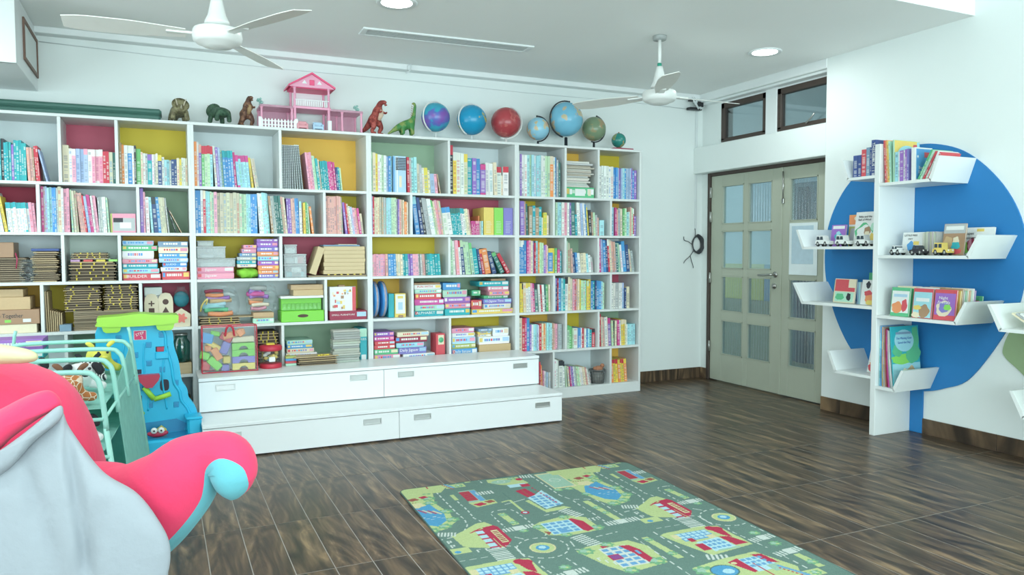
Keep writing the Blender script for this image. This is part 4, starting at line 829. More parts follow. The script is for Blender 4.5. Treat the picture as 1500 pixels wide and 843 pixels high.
# ---- row five, dollhouse bookcase, and things on the step
c = CELL[2, 5, 0]
trays(zx('d', 565), c[1]-.006, c[2]+.0003, 12, .0225, 'the cubby behind the red-lidded jar', y=.08)
ZS = .455
x0, x1 = zx('d', 120, -.16)+.0, zx('d', 552, -.16)
e = empty('block_bag', ((x0+x1)/2, -.16, ZS+.0005), 0, 'clear zip bag with red piping full of bright building blocks', 'bag'); hw = (x1-x0)/2; HB = .315
prf = [(-hw, 0), (hw, 0), (hw*.985, HB), (-hw*.97, HB)]
RED = mat('red_piping', (.55, .03, .06), .4)
for yy in (-.055, .055): MB().tube([(p[0], yy, p[1]+.006) for p in prf], .0055, 6, closed=True).build('piping', RED, e)
for p in prf: MB().tube([(p[0], -.055, p[1]+.006), (p[0], .055, p[1]+.006)], .004, 6).build('piping', RED, e)
MB().box(-hw, hw, -.0552, -.0545, .004, HB).build('front_film', CLEARP, e); MB().box(-hw, hw, .0545, .0552, .004, HB).build('rear_film', CLEARP, e)
MB().tube([tuple(q) for q in spline([(-.03, -.058, HB-.06), (-.02, -.07, HB-.005), (.0, -.066, HB+.01), (.02, -.07, HB-.005), (.03, -.058, HB-.06)], 5)], .007, 8).build('carry_handle', RED, e)
BL = ['orange', 'blue', 'lime', 'yellow', 'red', 'violet', 'orange', 'lime', 'blue', 'yellow']
def block(e, x, y, z, sx, sy, sz, cn, rz, ry): MB().bbox(-sx/2, sx/2, -sy/2, sy/2, -sz/2, sz/2, .006, jit(G[cn])).build('block', PRINT, e, (x, y, z), (0, ry, rz))
rd = random.Random(12)
for i in range(4): # neat arch blocks on the right
    zc_ = .035+.047*i; cn = ['yellow', 'violet', 'lime', 'lime'][i]; m_ = MB(); ar = [(-.075, 0), (-.03, 0)]+[(-.03*math.cos(t), .026*math.sin(t)) for t in [math.pi*j/8 for j in range(1, 8)]]+[(.03, 0), (.075, 0), (.075, .045), (-.075, .045)]
    m_.prism(ar, 'y', -.04, .03, jit(G[cn])); m_.build('arch_block', PRINT, e, (hw-.09, 0, .012+.047*i))
block(e, hw-.09, 0, .222, .15, .06, .04, 'cream', 0, 0)
for (x, z, sx, sz, cn, a) in ((-.14, .24, .07, .07, 'blue', .2), (-.105, .19, .11, .035, 'yellow', .6), (-.16, .12, .06, .05, 'lime', .3), (-.085, .13, .05, .09, 'orange', -.5), (-.03, .17, .055, .085, 'violet', .4), (.03, .262, .15, .04, 'orange', -.25), (-.1, .065, .10, .055, 'lime', .8), (-.155, .05, .055, .06, 'red', .2), (-.02, .085, .05, .05, 'yellow', 0), (-.03, .03, .05, .045, 'violet', .1), (-.02, .24, .08, .05, 'red', .5), (-.09, .27, .06, .03, 'lime', .2), (.07, .27, .05, .04, 'orange', .9), (-.14, .17, .04, .04, 'orange', 0)):
    block(e, x, rd.uniform(-.012, .008), z, sx, .07, sz, cn, 0, a)
x0, x1 = zx('d', 568, -.10), zx('d', 754, -.10); r0 = (x1-x0)/2
e = empty('toy_jar', ((x0+x1)/2, -.10, ZS+.0005), 0, 'round clear toy jar with red lid and yellow pieces', 'jar')
MB().lathe([(r0*.92, 0), (r0*.95, .004), (r0*.95, .03), (r0*.92, .032)], 24).build('base_ring', RED, e); MB().lathe([(r0*.9, .03), (r0*.93, .06), (r0*.93, .125)], 24).build('jar_wall', CLEARP, e)
MB().lathe([(r0*.96, .125), (r0, .13), (r0, .15), (r0*.9, .162), (.0001, .165)], 24).build('lid', RED, e)
MB().bbox(-.03, .03, -.03, .03, .165, .176, .004).build('lid_knob', KN['yellow'], e)
for i in range(22):
    a = rd.uniform(0, 6.28); q = r0*.66*rd.uniform(.5, 1); block(e, q*math.cos(a), q*math.sin(a), rd.uniform(.045, .112), .03, .026, .022, rd.choice(['yellow', 'yellow', 'olive', 'white', 'blue', 'red']), rd.uniform(0, 3), rd.uniform(0, 1))
MB().bbox(-.02, .022, -r0*.98, -r0*.93, .05, .085, .002, G['white']).build('label_print', PRINT, e)
x0, x1 = zx('d', 778, -.08), zx('d', 864, -.08)
for i, cn in enumerate(('mint', 'red', 'blue', 'olive')): carton('colour_block', x0, x1, -.09, .06, ZS+.0005+.0178*i, .017, cn, 'small %s wooden block in the tiny stack on the step' % cn, 'block', 'tiny stack of wooden blocks', split=False)
trays(zx('d', 872, -.1), zx('d', 1184, -.1), ZS+.0004, 4, .0145, 'the loose pile on the step', y=-.14, d=.15, knobs=0)
tag(MB().bbox(zx('d', 840, -.1), zx('d', 1190, -.1), -.14, .012, ZS+.0588, ZS+.064, .001).build('wooden_board', PLY), 'pale wooden board on the loose pile on the step', 'board')
for i in range(4): tag(MB().lathe([(.012, 0), (.012, .008)], 10, (0, 0, 0)).build('yellow_ring', KN['yellow'], None, (zx('d', 1040+24*i, -.1), -.11+.012*(i % 2), ZS+.0644)), 'small yellow puzzle knob on the loose board, %s from left' % ORD[i], 'puzzle knob', 'yellow knobs on the loose board')
c = CELL[2, 5, 1]; x0, x1 = zx('d', 1142, -.06), zx('d', 1362, -.06)
for i in range(14): tag(MB().bbox(x0+random.uniform(0, .012), x1-random.uniform(0, .012), -.10+random.uniform(-.006, .006), .0, 0, .0172, .003, jit((.40, .42, .38), .12)).build('paper_bundle', PRINT, None, (0, 0, ZS+.0004+.0176*i)), 'grey paper bundle, %s from bottom of the stack on the step' % ORD[i], 'paper', 'grey paper bundles stacked on the step')
x0, x1 = zx('d', 1364, .03), c[1]-.006
e = empty('learning_box', ((x0+x1)/2, .02, c[2]+.0004), 0, 'upright teal box lettered KIDS beside the paper bundles', 'box'); hw = (x1-x0)/2
MB().bbox(-hw, hw, 0, .2, 0, .265, .002, G['teal']).box(-hw, hw, -.0006, .001, .20, .263, G['mint']).box(-hw*.6, hw*.7, -.0006, .001, .02, .06, G['white']).build('box_body', PRINT, e); text('KIDS', .022, e, (0, -.0012, .18), (R_(90), 0, 0), INK['w'])
# ---- blue reels and cartons in the globe bookcase
c = CELL[3, 4, 0]
BLU = mat('reel_blue', (.06, .28, .62), .35); PRT = mat('reel_band', (.40, .36, .42), .4, .4, 60)
for i, px in enumerate((130, 205)):
    xc = zx('e', px, .05); e = empty('round_case', (xc, .15, c[2]+.145), 0, 'blue round case standing on edge, %s of two' % ('left', 'right')[i], 'case', 'blue round cases')
    MB().lathe([(.0001, -.022), (.12, -.022), (.142, -.012), (.142, .012), (.12, .022), (.0001, .022)], 36, (0, 0, 0), 'x').build('case_shell', BLU, e); MB().lathe([(.1425, -.008), (.1445, -.007), (.1445, .007), (.1425, .008)], 36, (0, 0, 0), 'x').build('rim_band', PRT, e)
tag(MB().bbox(zx('e', 248), zx('e', 300), .06, .2, c[2]+.0004, c[2]+.19, .003, G['teal']).build('upright_box', PRINT), 'teal upright box behind the yellow carton', 'box')
x0, x1 = zx('e', 303), zx('e', 404); e = empty('milk_carton', ((x0+x1)/2, .05, c[2]+.0004), 0, 'white and yellow upright carton beside the blue round cases', 'carton'); hw = (x1-x0)/2
MB().bbox(-hw, hw, 0, .08, 0, .19, .002, G['yellow']).box(-hw*.85, hw*.85, -.0006, .001, .03, .182, G['white']).box(-hw*.4, hw*.4, -.0009, .001, .06, .12, G['pale blue']).box(-hw*.5, hw*.5, -.0009, .001, .15, .17, G['yellow']).build('carton_body', PRINT, e)
MB().bbox(-hw*.4, hw*.4, -.02, .03, 0, .018, .004, G['brown']).build('figurine_base', PRINT, e)
# ---- green box and paper pile under the largest globe
c = CELL[4, 1, 1]; e = carton('green_box', c[0]+.004, zx('f', 872), .03, .24, c[2]+.0004, .092, 'green', 'green labelled box under the paper pile', 'box', split=False)
MB().box(-.05, .05, -.0014, .001, .018, .078, G['white']).box(-.105, -.08, -.0014, .001, .03, .075, G['white']).box(.08, .11, -.0014, .001, .02, .075, G['cream']).build('label_print', PRINT, e)
zz = c[2]+.093
for i in range(15):
    h = random.uniform(.012, .018); a = c[0]+.004+random.uniform(0, .01); b = min(c[1]-.004, a+random.uniform(.20, .29))
    tag(MB().bbox(a, b, .035+random.uniform(-.012, .012), .25, zz, zz+h, .003, jit(random.choice(((.60, .60, .54), (.50, .54, .52), (.70, .70, .62), (.52, .47, .38))), .1)).build('paper_folder', PRINT), 'paper folder, %s from bottom of the pile on the green box' % ORD[i], 'folder', 'paper folders piled on the green box'); zz += h+.0006
# ---- box files, magazine file, notebooks, dvd case, net basket
c = CELL[3, 2, 1]; k = (c[1]-zx('e', 0))/1
xr = c[1]-.004
for i, (cn, w_) in enumerate((('violet', .088), ('lime', .085), ('yellow', .092))):
    e = empty('box_file', (xr-w_/2, .03, c[2]+.0004), 0, '%s box file standing by the rose back panel' % {'violet': 'purple', 'lime': 'bright green', 'yellow': 'yellow'}[cn], 'box file', 'coloured box files'); xr -= w_+.001
    m_ = MB().bbox(-w_/2+.001, w_/2-.001, 0, .25, 0, .228, .0015, G[cn])
    for j in range(8): m_.box(-w_*.28, w_*.28*random.uniform(.5, 1), -.0006, .001, .02+.013*j, .0225+.013*j, (.75, .76, .74))
    m_.build('file_case', PRINT, e)
tag(MB().bbox(0, .012, 0, .2, 0, .16, .002, G['orange']).build('orange_file', PRINT, None, (xr-.02, .10, c[2]+.0004)), 'orange file half hidden beside the yellow box file', 'box file')
c = CELL[3, 1, 0]; a = c[0]+.29*(c[1]-c[0]); b = c[0]+.455*(c[1]-c[0])
e = empty('magazine_file', ((a+b)/2, .03, c[2]+.0004), 0, 'pale magazine file with black grid top in the sage cubby', 'magazine file'); hw = (b-a)/2
m_ = MB().bbox(-hw, hw, 0, .22, 0, .285, .002, G['pale blue'])
for j in range(8): m_.box(-hw*.62, hw*.95, -.0006, .001, .175+.0125*j, .1835+.0125*j, G['black'])
m_.box(-hw*.98, -hw*.8, -.0006, .001, .0, .28, G['blue']).box(-hw*.5, -hw*.3, -.0006, .001, .0, .28, G['white']).box(-hw*.1, hw*.3, -.0006, .001, .04, .13, G['cream']).build('file_case', PRINT, e)
c = CELL[2, 1, 1]; x = c[0]+.004; WIRE = mat('binding_wire', (.10, .12, .13), .35, metal=.4)
for i in range(10):
    ln = max(0, i-4)*1.0; t = .0125; 
    if i > 4: x += .0045
    e = empty('spiral_notebook', (x, .03, c[2]+.0008), 0, 'spiral-bound notebook, %s from left under the dollhouse' % ORD[i], 'notebook', 'spiral notebooks under the dollhouse'); e.rotation_euler = (0, -R_(ln), 0); x += t+.0006
    h = .325 if i < 7 else .33; MB().bbox(.0015, t-.0015, .006, .22, 0, h, .001, jit((.66, .72, .70), .06)).build('pages', PRINT, e)
    m_ = MB()
    for j in range(26): m_.box(.001, t-.001, 0, .008, .008+.0122*j, .0135+.0122*j)
    m_.build('spiral_binding', WIRE, e)
c = CELL[1, 2, 1]; e = empty('video_case', (c[1]-.085, .04, c[2]+.0004), R_(-8), 'picture case in red, black and white beside the leaning books', 'case')
m_ = MB().bbox(-.078, .078, 0, .02, 0, .13, .002, G['pink']).box(-.06, .074, -.0006, .001, .012, .10, G['grey']).box(-.02, .05, -.0009, .001, .03, .07, G['white']).box(-.06, .0, -.0009, .001, .07, .1, G['black']).box(-.078, -.066, -.0006, .001, 0, .13, G['olive']); m_.build('case_shell', PRINT, e)
c = CELL[4, 6, 1]; e = empty('net_basket', (c[1]-.082, .085, c[2]+.0004), 0, 'grey net basket holding a small brown plush, bottom cubby', 'basket'); NETM = mat('net_grey', (.16, .17, .17), .7)
for j in range(5): MB().lathe([(.058+.004*j, .03*j), (.060+.004*j, .03*j+.003)], 20).build('hoop', NETM, e)
for j in range(18): a = 2*math.pi*j/18; MB().tube([(.058*math.cos(a), .058*math.sin(a), 0), (.076*math.cos(a), .076*math.sin(a), .125)], .0022, 5).build('strand', NETM, e)
MB().lathe([(.05, .004), (.06, .06), (.055, .1), (.0001, .11)], 16).build('contents', mat('net_fill', (.22, .22, .20), .8, .3, 40), e)
e = empty('plush_toy', (c[1]-.085, .06, c[2]+.112), 0, 'tiny brown plush animal lying in the net basket', 'toy'); m_ = MB().ball((0, 0, .025), .03, 14, sc=(1.5, 1, .8)).ball((.035, -.01, .05), .02, 12).ball((-.045, -.01, .03), .016, 10); m_.build('body', mat('brown_plush', (.40, .18, .10), .9, .2, 40), e)
# ================================================================== things on top of the bookcases
ZT = 2.2003
TMP = bpy.data.scenes.new('skin_workbench')
def skin(name, nodes, edges, m, parent, sub=2, loc=None, rot=None):
    """one continuous body grown over a jointed skeleton (node: x, y, z, radius)"""
    me = bpy.data.meshes.new(name); me.from_pydata([n[:3] for n in nodes], edges, []); me.materials.append(m)
    o = bpy.data.objects.new(name, me); TMP.collection.objects.link(o)
    md = o.modifiers.new('skin', 'SKIN'); sv = me.skin_vertices[0].data if me.skin_vertices else None
    if sv is None:
        raise RuntimeError('skin layer missing')
    for i, n in enumerate(nodes): sv[i].radius = (n[3], n[3]) if len(n) < 5 else (n[3], n[4]); sv[i].use_root = (i == 0); sv[i].use_loose = False
    md.use_smooth_shade = True; s_ = o.modifiers.new('sub', 'SUBSURF'); s_.levels = sub; s_.render_levels = sub
    if loc: o.location = loc
    if rot: o.rotation_euler = rot
    # keep the grown surface as plain mesh
    TMP.view_layers[0].update(); me2 = bpy.data.meshes.new_from_object(o.evaluated_get(TMP.view_layers[0].depsgraph)); o.modifiers.clear(); o.data = me2; TMP.collection.objects.unlink(o); COL.objects.link(o); o.parent = parent
    for p in me2.polygons: p.use_smooth = True
    if not me2.materials: me2.materials.append(m)
    return o
def patch_mat(name, c1, c2, scale=30, thr=.5, rough=.6, kind='noise', soft=.06):
    if name in MATS: return MATS[name]
    m, nt, N, L, p = _nodes(name); tc = N.new('ShaderNodeTexCoord')
    t = N.new('ShaderNodeTexNoise' if kind == 'noise' else 'ShaderNodeTexVoronoi' if kind == 'cells' else 'ShaderNodeTexWave'); t.inputs['Scale'].default_value = scale
    if kind == 'cells': t.feature = 'DISTANCE_TO_EDGE'
    if kind == 'wave': t.inputs['Distortion'].default_value = 5
    L.new(tc.outputs['Object'], t.inputs['Vector']); cr = N.new('ShaderNodeValToRGB'); e = cr.color_ramp.elements
    e[0].position = max(0, thr-soft); e[0].color = (*c1, 1); e[1].position = min(1, thr+soft); e[1].color = (*c2, 1)
    L.new(t.outputs['Distance' if kind == 'cells' else 'Fac'], cr.inputs[0]); L.new(cr.outputs[0], p.inputs['Base Color']); p.inputs['Roughness'].default_value = rough
    MATS[name] = m; return m
gm = empty('folded_mat', (-4.62, .17, ZT), R_(-1), 'long dark green folded mat lying on the left bookcase', 'mat')
MGREEN = mat('green_vinyl', (.06, .155, .125), .6, .12, 6)
MB().bbox(-.72, .665, -.10, .12, 0, .042, .012).build('lower_fold', MGREEN, gm); MB().bbox(-.72, .672, -.10, .12, .043, .083, .014).build('upper_fold', MGREEN, gm)
def triceratops(loc, rz, s, m, mf, mh, lab):
    e = empty('dinosaur_figure', loc, rz, lab, 'toy dinosaur', 'toy dinosaurs'); e.scale = (s, s, s)
    n = [(0, .09, .085, .045), (0, .03, .088, .048), (0, -.03, .085, .040), (0, -.075, .085, .026), (0, -.11, .07, .014), (0, .15, .06, .02), (0, .20, .035, .008)]; ed = [(0, 1), (1, 2), (2, 3), (3, 4), (0, 5), (5, 6)]
    for sx in (-1, 1):
        for (par, y) in ((2, -.03), (0, .09)):
            i = len(n); n += [(sx*.04, y, .06, .022), (sx*.048, y-.004, .028, .018), (sx*.048, y-.008, .006, .019)]; ed += [(par, i), (i, i+1), (i+1, i+2)]
    skin('body', n, ed, m, e)
    MB().lathe([(.0001, 0), (.03, .004), (.055, .016), (.058, .02), (.03, .012), (.0001, .008)], 20).build('frill', mf, e, (0, -.06, .10), (R_(62), 0, 0))
    for x, y, z, dx, dz in ((-.02, -.08, .105, -.016, .045), (.02, -.08, .105, .016, .045), (0, -.105, .082, 0, .02)): MB().tube([(x, y, z), (x+dx*.5, y-.012, z+dz*.6), (x+dx, y-.02, z+dz)], [.006, .004, .001], 8).build('horn', mh, e)
    return e
OLV = patch_mat('olive_hide', (.14, .12, .06), (.26, .24, .13), 45, .5); DKG = patch_mat('dark_green_hide', (.02, .06, .035), (.05, .11, .06), 40, .5)
triceratops((-3.835, .14, ZT+.014), R_(6), 1.0, OLV, OLV, mat('bone', (.55, .50, .38), .5), 'olive horned dinosaur figure facing out, beside the folded mat')
triceratops((-3.578, .12, ZT+.014), R_(200), .95, DKG, DKG, mat('dull_red', (.36, .06, .05), .5), 'dark green horned dinosaur figure with red horns, turned away')
def rex(loc, rz, s, m, belly, lab):
    e = empty('dinosaur_figure', loc, rz, lab, 'toy dinosaur', 'toy dinosaurs'); e.scale = (s, s, s)
    n = [(0, 0, .105, .036), (.022, 0, .145, .032), (.034, 0, .18, .021), (.046, 0, .208, .020), (.075, 0, .210, .016), (.098, 0, .204, .010), (-.04, 0, .075, .026), (-.085, 0, .04, .015), (-.13, 0, .016, .006)]
    ed = [(0, 1), (1, 2), (2, 3), (3, 4), (4, 5), (0, 6), (6, 7), (7, 8)]
    for sy in (-1, 1):
        i = len(n); n += [(.006, sy*.034, .085, .026), (.026, sy*.04, .05, .018), (.004, sy*.04, .022, .013), (.012, sy*.04, .007, .013), (.04, sy*.042, .006, .009)]; ed += [(0, i), (i, i+1), (i+1, i+2), (i+2, i+3), (i+3, i+4)]
        i = len(n); n += [(.045, sy*.026, .15, .010), (.068, sy*.03, .14, .007), (.082, sy*.026, .148, .005)]; ed += [(1, i), (i, i+1), (i+1, i+2)]
    skin('body', n, ed, m, e)
    MB().tube([(.035, 0, .095), (.052, 0, .13), (.057, 0, .16)], [.012, .018, .011], 10).build('belly', belly, e)
    MB().tube([(.085, 0, .190), (.10, 0, .188)], [.008, .004], 8).build('jaw', m, e)
    for sy in (-1, 1): MB().ball((.062, sy*.014, .218), .0035, 8).build('eye', BLACK, e)
    return e
BRN = patch_mat('brown_hide', (.10, .045, .03), (.24, .12, .07), 40, .5); RDH = patch_mat('red_hide', (.22, .03, .025), (.42, .09, .07), 40, .5); CRM = mat('cream_belly', (.66, .50, .38), .6)
rex((-3.385, .14, ZT+.007), R_(-66), .98, BRN, mat('tan_belly', (.40, .26, .13), .6), 'brown upright dinosaur figure left of the dollhouse')
rex((-2.425, .13, ZT+.008), R_(-52), 1.18, RDH, CRM, 'red upright dinosaur figure with cream belly, right of the dollhouse')
e = empty('dinosaur_figure', (-2.18, .12, ZT+.011), R_(-8), 'green long-necked dinosaur figure beside the blue globes', 'toy dinosaur', 'toy dinosaurs'); e.scale = (1.08,)*3
n = [(-.01, 0, .08, .042), (.035, 0, .09, .036), (.06, 0, .13, .019), (.068, 0, .18, .013), (.074, 0, .225, .011), (.07, 0, .243, .012), (.052, 0, .245, .008), (-.06, 0, .06, .024), (-.10, 0, .03, .012), (-.13, 0, .012, .005)]
ed = [(0, 1), (1, 2), (2, 3), (3, 4), (4, 5), (5, 6), (0, 7), (7, 8), (8, 9)]
for x, par in ((.045, 1), (-.025, 0)):
    for sy in (-1, 1): i = len(n); n += [(x, sy*.03, .06, .020), (x+.004, sy*.034, .028, .014), (x+.004, sy*.034, .006, .015)]; ed += [(par, i), (i, i+1), (i+1, i+2)]
skin('body', n, ed, patch_mat('green_hide', (.05, .22, .06), (.22, .30, .08), 22, .52), e)
for k in range(9): t = k/8; MB().tube([(.046+.01*t, 0, .105+.13*t), (.034+.014*t, 0, .114+.13*t)], [.004, .0008], 6).build('neck_spine', mat('tan_belly', (.40, .26, .13)), e)
# ---- dollhouse
PK = mat('pink_plastic', (.80, .36, .50), .4, .03); PKL = clear_mat('pale_pink_plastic', (.95, .72, .80), .12, .2, .45, (.80, .48, .60)); HOT = mat('hot_pink', (.80, .07, .20), .4, .03); WPL = mat('white_plastic', (.82, .84, .84), .4)
dh = empty('dollhouse', (-2.92, .16, ZT), 0, 'pink open dollhouse with gabled roof and two side wings', 'dollhouse')
for a, b in ((-.375, -.135), (.135, .385)):
    MB().bbox(a, b, -.10, .12, .155, .172, .003).build('wing_roof', PKL, dh); MB().bbox(a, b, -.10, .12, 0, .006, .002).build('wing_floor', PKL, dh)
    for x in (a+.012, b-.012) if a < 0 else (b-.012, a+.09):
        for y in (-.09, .11): MB().lathe([(.013, .006), (.009, .02), (.008, .14), (.013, .155)], 10, (x, y, 0)).build('column', PK, dh)
    MB().bbox(a+.01, b-.01, .108, .114, .006, .155, .001).build('lattice_wall', PKL, dh)
MB().bbox(-.14, .14, -.10, .12, .160, .178, .003).build('upper_floor', PK, dh); MB().bbox(-.14, .14, -.1, .12, 0, .006, .002).build('ground_floor', PK, dh)
for x in (-.125, .125):
    for y in (-.09, .11): MB().lathe([(.014, .006), (.010, .02), (.010, .15), (.012, .178), (.009, .19), (.009, .30), (.014, .325)], 10, (x, y, 0)).build('column', PK, dh)
MB().bbox(-.115, .115, .11, .116, .178, .32, .001).build('rear_wall', WPL, dh)
MB().prism([(-.165, .318), (.165, .318), (.15, .335), (0, .42), (-.15, .335)], 'y', -.104, -.092).build('gable', PK, dh)
for sx in (-1, 1): MB().prism([(0, .416), (sx*.172, .318), (sx*.172, .330), (0, .430)], 'y', -.12, .13).build('roof_slope', HOT, dh)
MB().bbox(-.15, .15, -.09, .11, .312, .33, .002).build('attic_floor', HOT, dh)
MB().bbox(-.018, .018, -.108, -.103, .335, .375, .002).build('attic_window', HOT, dh)
for x in (-.055, .055): MB().prism([(x-.018, .345), (x+.018, .345), (x, .372)], 'y', -.107, -.103).build('gable_cut_out', WPL, dh)
for k in range(15): MB().bbox(-.119+.016*k, -.112+.016*k, -.104, -.099, .18, .222, .001).build('baluster', WPL, dh)
MB().bbox(-.124, .124, -.106, -.098, .222, .228, .001).build('railing', WPL, dh)
fc = empty('picket_fence', (-3.17, .03, ZT), 0, 'white toy picket fence before the dollhouse left wing', 'toy fence')
for k in range(11):
    x = -.115+.023*k; MB().prism([(x-.006, 0), (x+.006, 0), (x+.006, .058), (x, .068), (x-.006, .058)], 'y', 0, .005).build('picket', WPL, fc)
for z in (.018, .046): MB().bbox(-.125, .125, .005, .009, z, z+.008, .001).build('fence_rail', WPL, fc)
for x in (-.128, .128): MB().bbox(x-.012, x+.012, -.004, .01, 0, .075, .003).build('fence_post', WPL, fc)
for i, (x, cn, lab) in enumerate(((-3.0, (.70, .32, .36), 'tiny pink toy armchair in the dollhouse yard'), (-2.885, (.40, .58, .74), 'tiny blue toy sofa in the dollhouse yard'), (-2.80, (.78, .80, .80), 'tiny white toy cupboard in the dollhouse yard'))):
    f = empty('toy_furniture', (x, .022, ZT), 0, lab, 'toy furniture', 'dollhouse furniture'); m_ = mat('toy_furn_%d' % i, cn, .5)
    if i < 2:
        MB().bbox(-.035, .035, -.015, .025, .008, .03, .005).build('seat', m_, f); MB().bbox(-.035, .035, .02, .032, .008, .062, .005).build('backrest', m_, f)
        for sx in (-1, 1): MB().bbox(sx*.033-.007, sx*.033+.007, -.015, .03, .0, .044, .004).build('armrest', m_, f)
    else: MB().bbox(-.014, .014, -.012, .02, 0, .075, .002).build('body', m_, f); MB().bbox(-.012, .012, -.014, -.012, .005, .07, .001).build('door', m_, f)
for i, (x, lab) in enumerate(((-3.285, 'tiny mint toy tree on the dollhouse left wing'), (-2.565, 'tiny mint toy tree on the dollhouse right wing'))):
    f = empty('toy_tree', (x, .16, ZT+.173), 0, lab, 'toy tree', 'mint toy trees'); MT_ = clear_mat('mint_clear', (.7, .9, .86), .12, .2, .45, (.5, .8, .74)); MB().lathe([(.006, 0), (.005, .02)], 8).build('trunk', MT_, f)
    for k in range(5): MB().ball((.014*math.cos(k*1.3), .008*math.sin(k*1.3), .028+.006*k), .013-.001*k, 10).build('leaf_cluster', MT_, f)
# ---- globes
def globe_mat(name, ocean, land, land2, thr=.53, scale=9, rough=.25):
    m, nt, N, L, p = _nodes(name); tc = N.new('ShaderNodeTexCoord'); nz = N.new('ShaderNodeTexNoise'); nz.inputs['Scale'].default_value = scale; nz.inputs['Detail'].default_value = 4
    L.new(tc.outputs['Object'], nz.inputs['Vector']); cr = N.new('ShaderNodeValToRGB'); e = cr.color_ramp.elements
    e[0].position = thr-.015; e[0].color = (*ocean, 1); e[1].position = thr+.015; e[1].color = (*land, 1); q = e.new(min(.99, thr+.09)); q.color = (*land2, 1)
    L.new(nz.outputs['Fac'], cr.inputs[0]); L.new(cr.outputs[0], p.inputs['Base Color']); p.inputs['Roughness'].default_value = rough; return m
GW = mat('globe_white_arm', (.74, .76, .74), .4)
def globe(x, z, r, m, lab, arm=None, tilt=23, armrot=0, lift=True, base=None, armspan=(-100, 100)):
    e = empty('globe', (x, .15, ZT), 0, lab, 'globe', 'globes on the bookcases'); zc = z-ZT
    MB().ball((0, 0, 0), r, 40).build('sphere', m, e, (0, 0, zc), (0, R_(tilt), 0))
    am = arm or GW; R1 = r+.010
    pts = [(R1*math.sin(R_(a))*-1, 0, -R1*math.cos(R_(a))) for a in range(armspan[0]//10*0, 181, 9)]
    M_ = Matrix.Rotation(R_(armrot), 4, 'Z') @ Matrix.Rotation(R_(tilt), 4, 'Y')
    MB().tube([tuple(M_ @ Vector(p)+Vector((0, 0, zc))) for p in pts], .0065 if r > .08 else .004, 6).build('meridian_arm', am, e)
    MB().lathe([(.5*r, 0), (.48*r, .008), (.16*r, .014), (.10*r, .02), (.09*r, max(.021, zc-R1)), (.04*r, max(.022, zc-R1+.004))], 20).build('stand', base or am, e)
    MB().ball(tuple(M_ @ Vector((0, 0, R1))+Vector((0, 0, zc))), .009, 8).build('pole_cap', am, e)
BLK = mat('globe_black', (.02, .025, .03), .35)
globe(-1.914, 2.385, .117, globe_mat('globe_sky', (.04, .36, .50), (.10, .16, .48), (.22, .10, .42), .56, 4), 'blue and violet globe beside the green dinosaur', armrot=20)
globe(-1.596, 2.385, .124, globe_mat('globe_sea', (.015, .30, .52), (.55, .48, .10), (.20, .42, .22), .62, 7), 'deep blue globe with yellow lands', armrot=15)
globe(-1.283, 2.386, .127, globe_mat('globe_mars', (.42, .06, .07), (.52, .13, .12), (.35, .05, .06), .55, 7), 'red planet globe between the blue globes', tilt=-20, armrot=160)
globe(-.977, 2.352, .098, globe_mat('globe_pale', (.30, .58, .72), (.60, .55, .32), (.62, .40, .28), .52, 11), 'small pale blue globe right of the red globe', BLK, 5, 180)
globe(-.699, 2.452, .150, globe_mat('globe_big', (.20, .52, .70), (.62, .48, .34), (.48, .55, .30), .55, 8), 'largest pale blue globe on a black stand', BLK, 12)
globe(-.412, 2.387, .108, globe_mat('globe_olive', (.20, .28, .17), (.30, .30, .16), (.36, .26, .15), .52, 9), 'dull olive green globe on a black wire stand', BLK, -14, 180)
tag(MB().bbox(-.255, -.045, .06, .22, ZT, ZT+.02, .003, G['crimson']).build('small_book', PRINT), 'thin crimson book lying under the smallest globe', 'book')
e = empty('globe', (-.155, .14, ZT+.0205), 0, 'smallest green globe sitting on a thin book', 'globe', 'globes on the bookcases')
MB().ball((0, 0, .078), .066, 28).build('sphere', globe_mat('globe_small', (.03, .24, .20), (.42, .32, .14), (.10, .34, .16), .55, 13), e); MB().lathe([(.04, 0), (.036, .008), (.012, .016)], 16).build('stand', mat('globe_foot', (.30, .16, .10), .5), e); MB().ball((0, 0, .146), .008, 8).build('pole_cap', mat('globe_foot', (.30, .16, .10)), e)
# ================================================================== tree-shaped wall shelves
TREEB = mat('tree_blue', (.018, .20, .50), .6, .02, 3); TREEG = mat('tree_green', (.32, .44, .24), .5, .03, 3); SHW = mat('shelf_white', (.80, .84, .82), .4, .012)
def vshelf(parent, yp, z, yb, yt, ztop, x0=.50):
    """bracket shelf from the post: level board (underside z) and an up-slanted end plate; yp post face, yb bend, yt/ztop plate tip"""
    s_ = 1 if yb > yp else -1; T = .02; d = Vector((yt-yb, ztop-z)).normalized(); nrm = Vector((-d.y, d.x))
    if nrm.x*s_ > 0: nrm = -nrm
    poly = [(yp, z), (yb, z), (yb+nrm.x*0-0, z+T), (yp, z+T)]
    sh = MB().prism([(yp, z), (yb, z), (yb-s_*T*.4, z+T), (yp, z+T)], 'x', x0, XF-.012).build('shelf_board', SHW, parent)
    pl = [(yb, z), (yt, ztop), (yt+nrm.x*T, ztop+nrm.y*T*.3), (yb+nrm.x*T, z+T)]
    MB().prism(pl, 'x', x0, XF-.012).build('end_plate', SHW, sh)
    return z+T
tr = empty('tree_bookshelf', (0, 0, 0), 0, 'tree-shaped wall bookshelf with blue crown and white post', 'bookshelf')
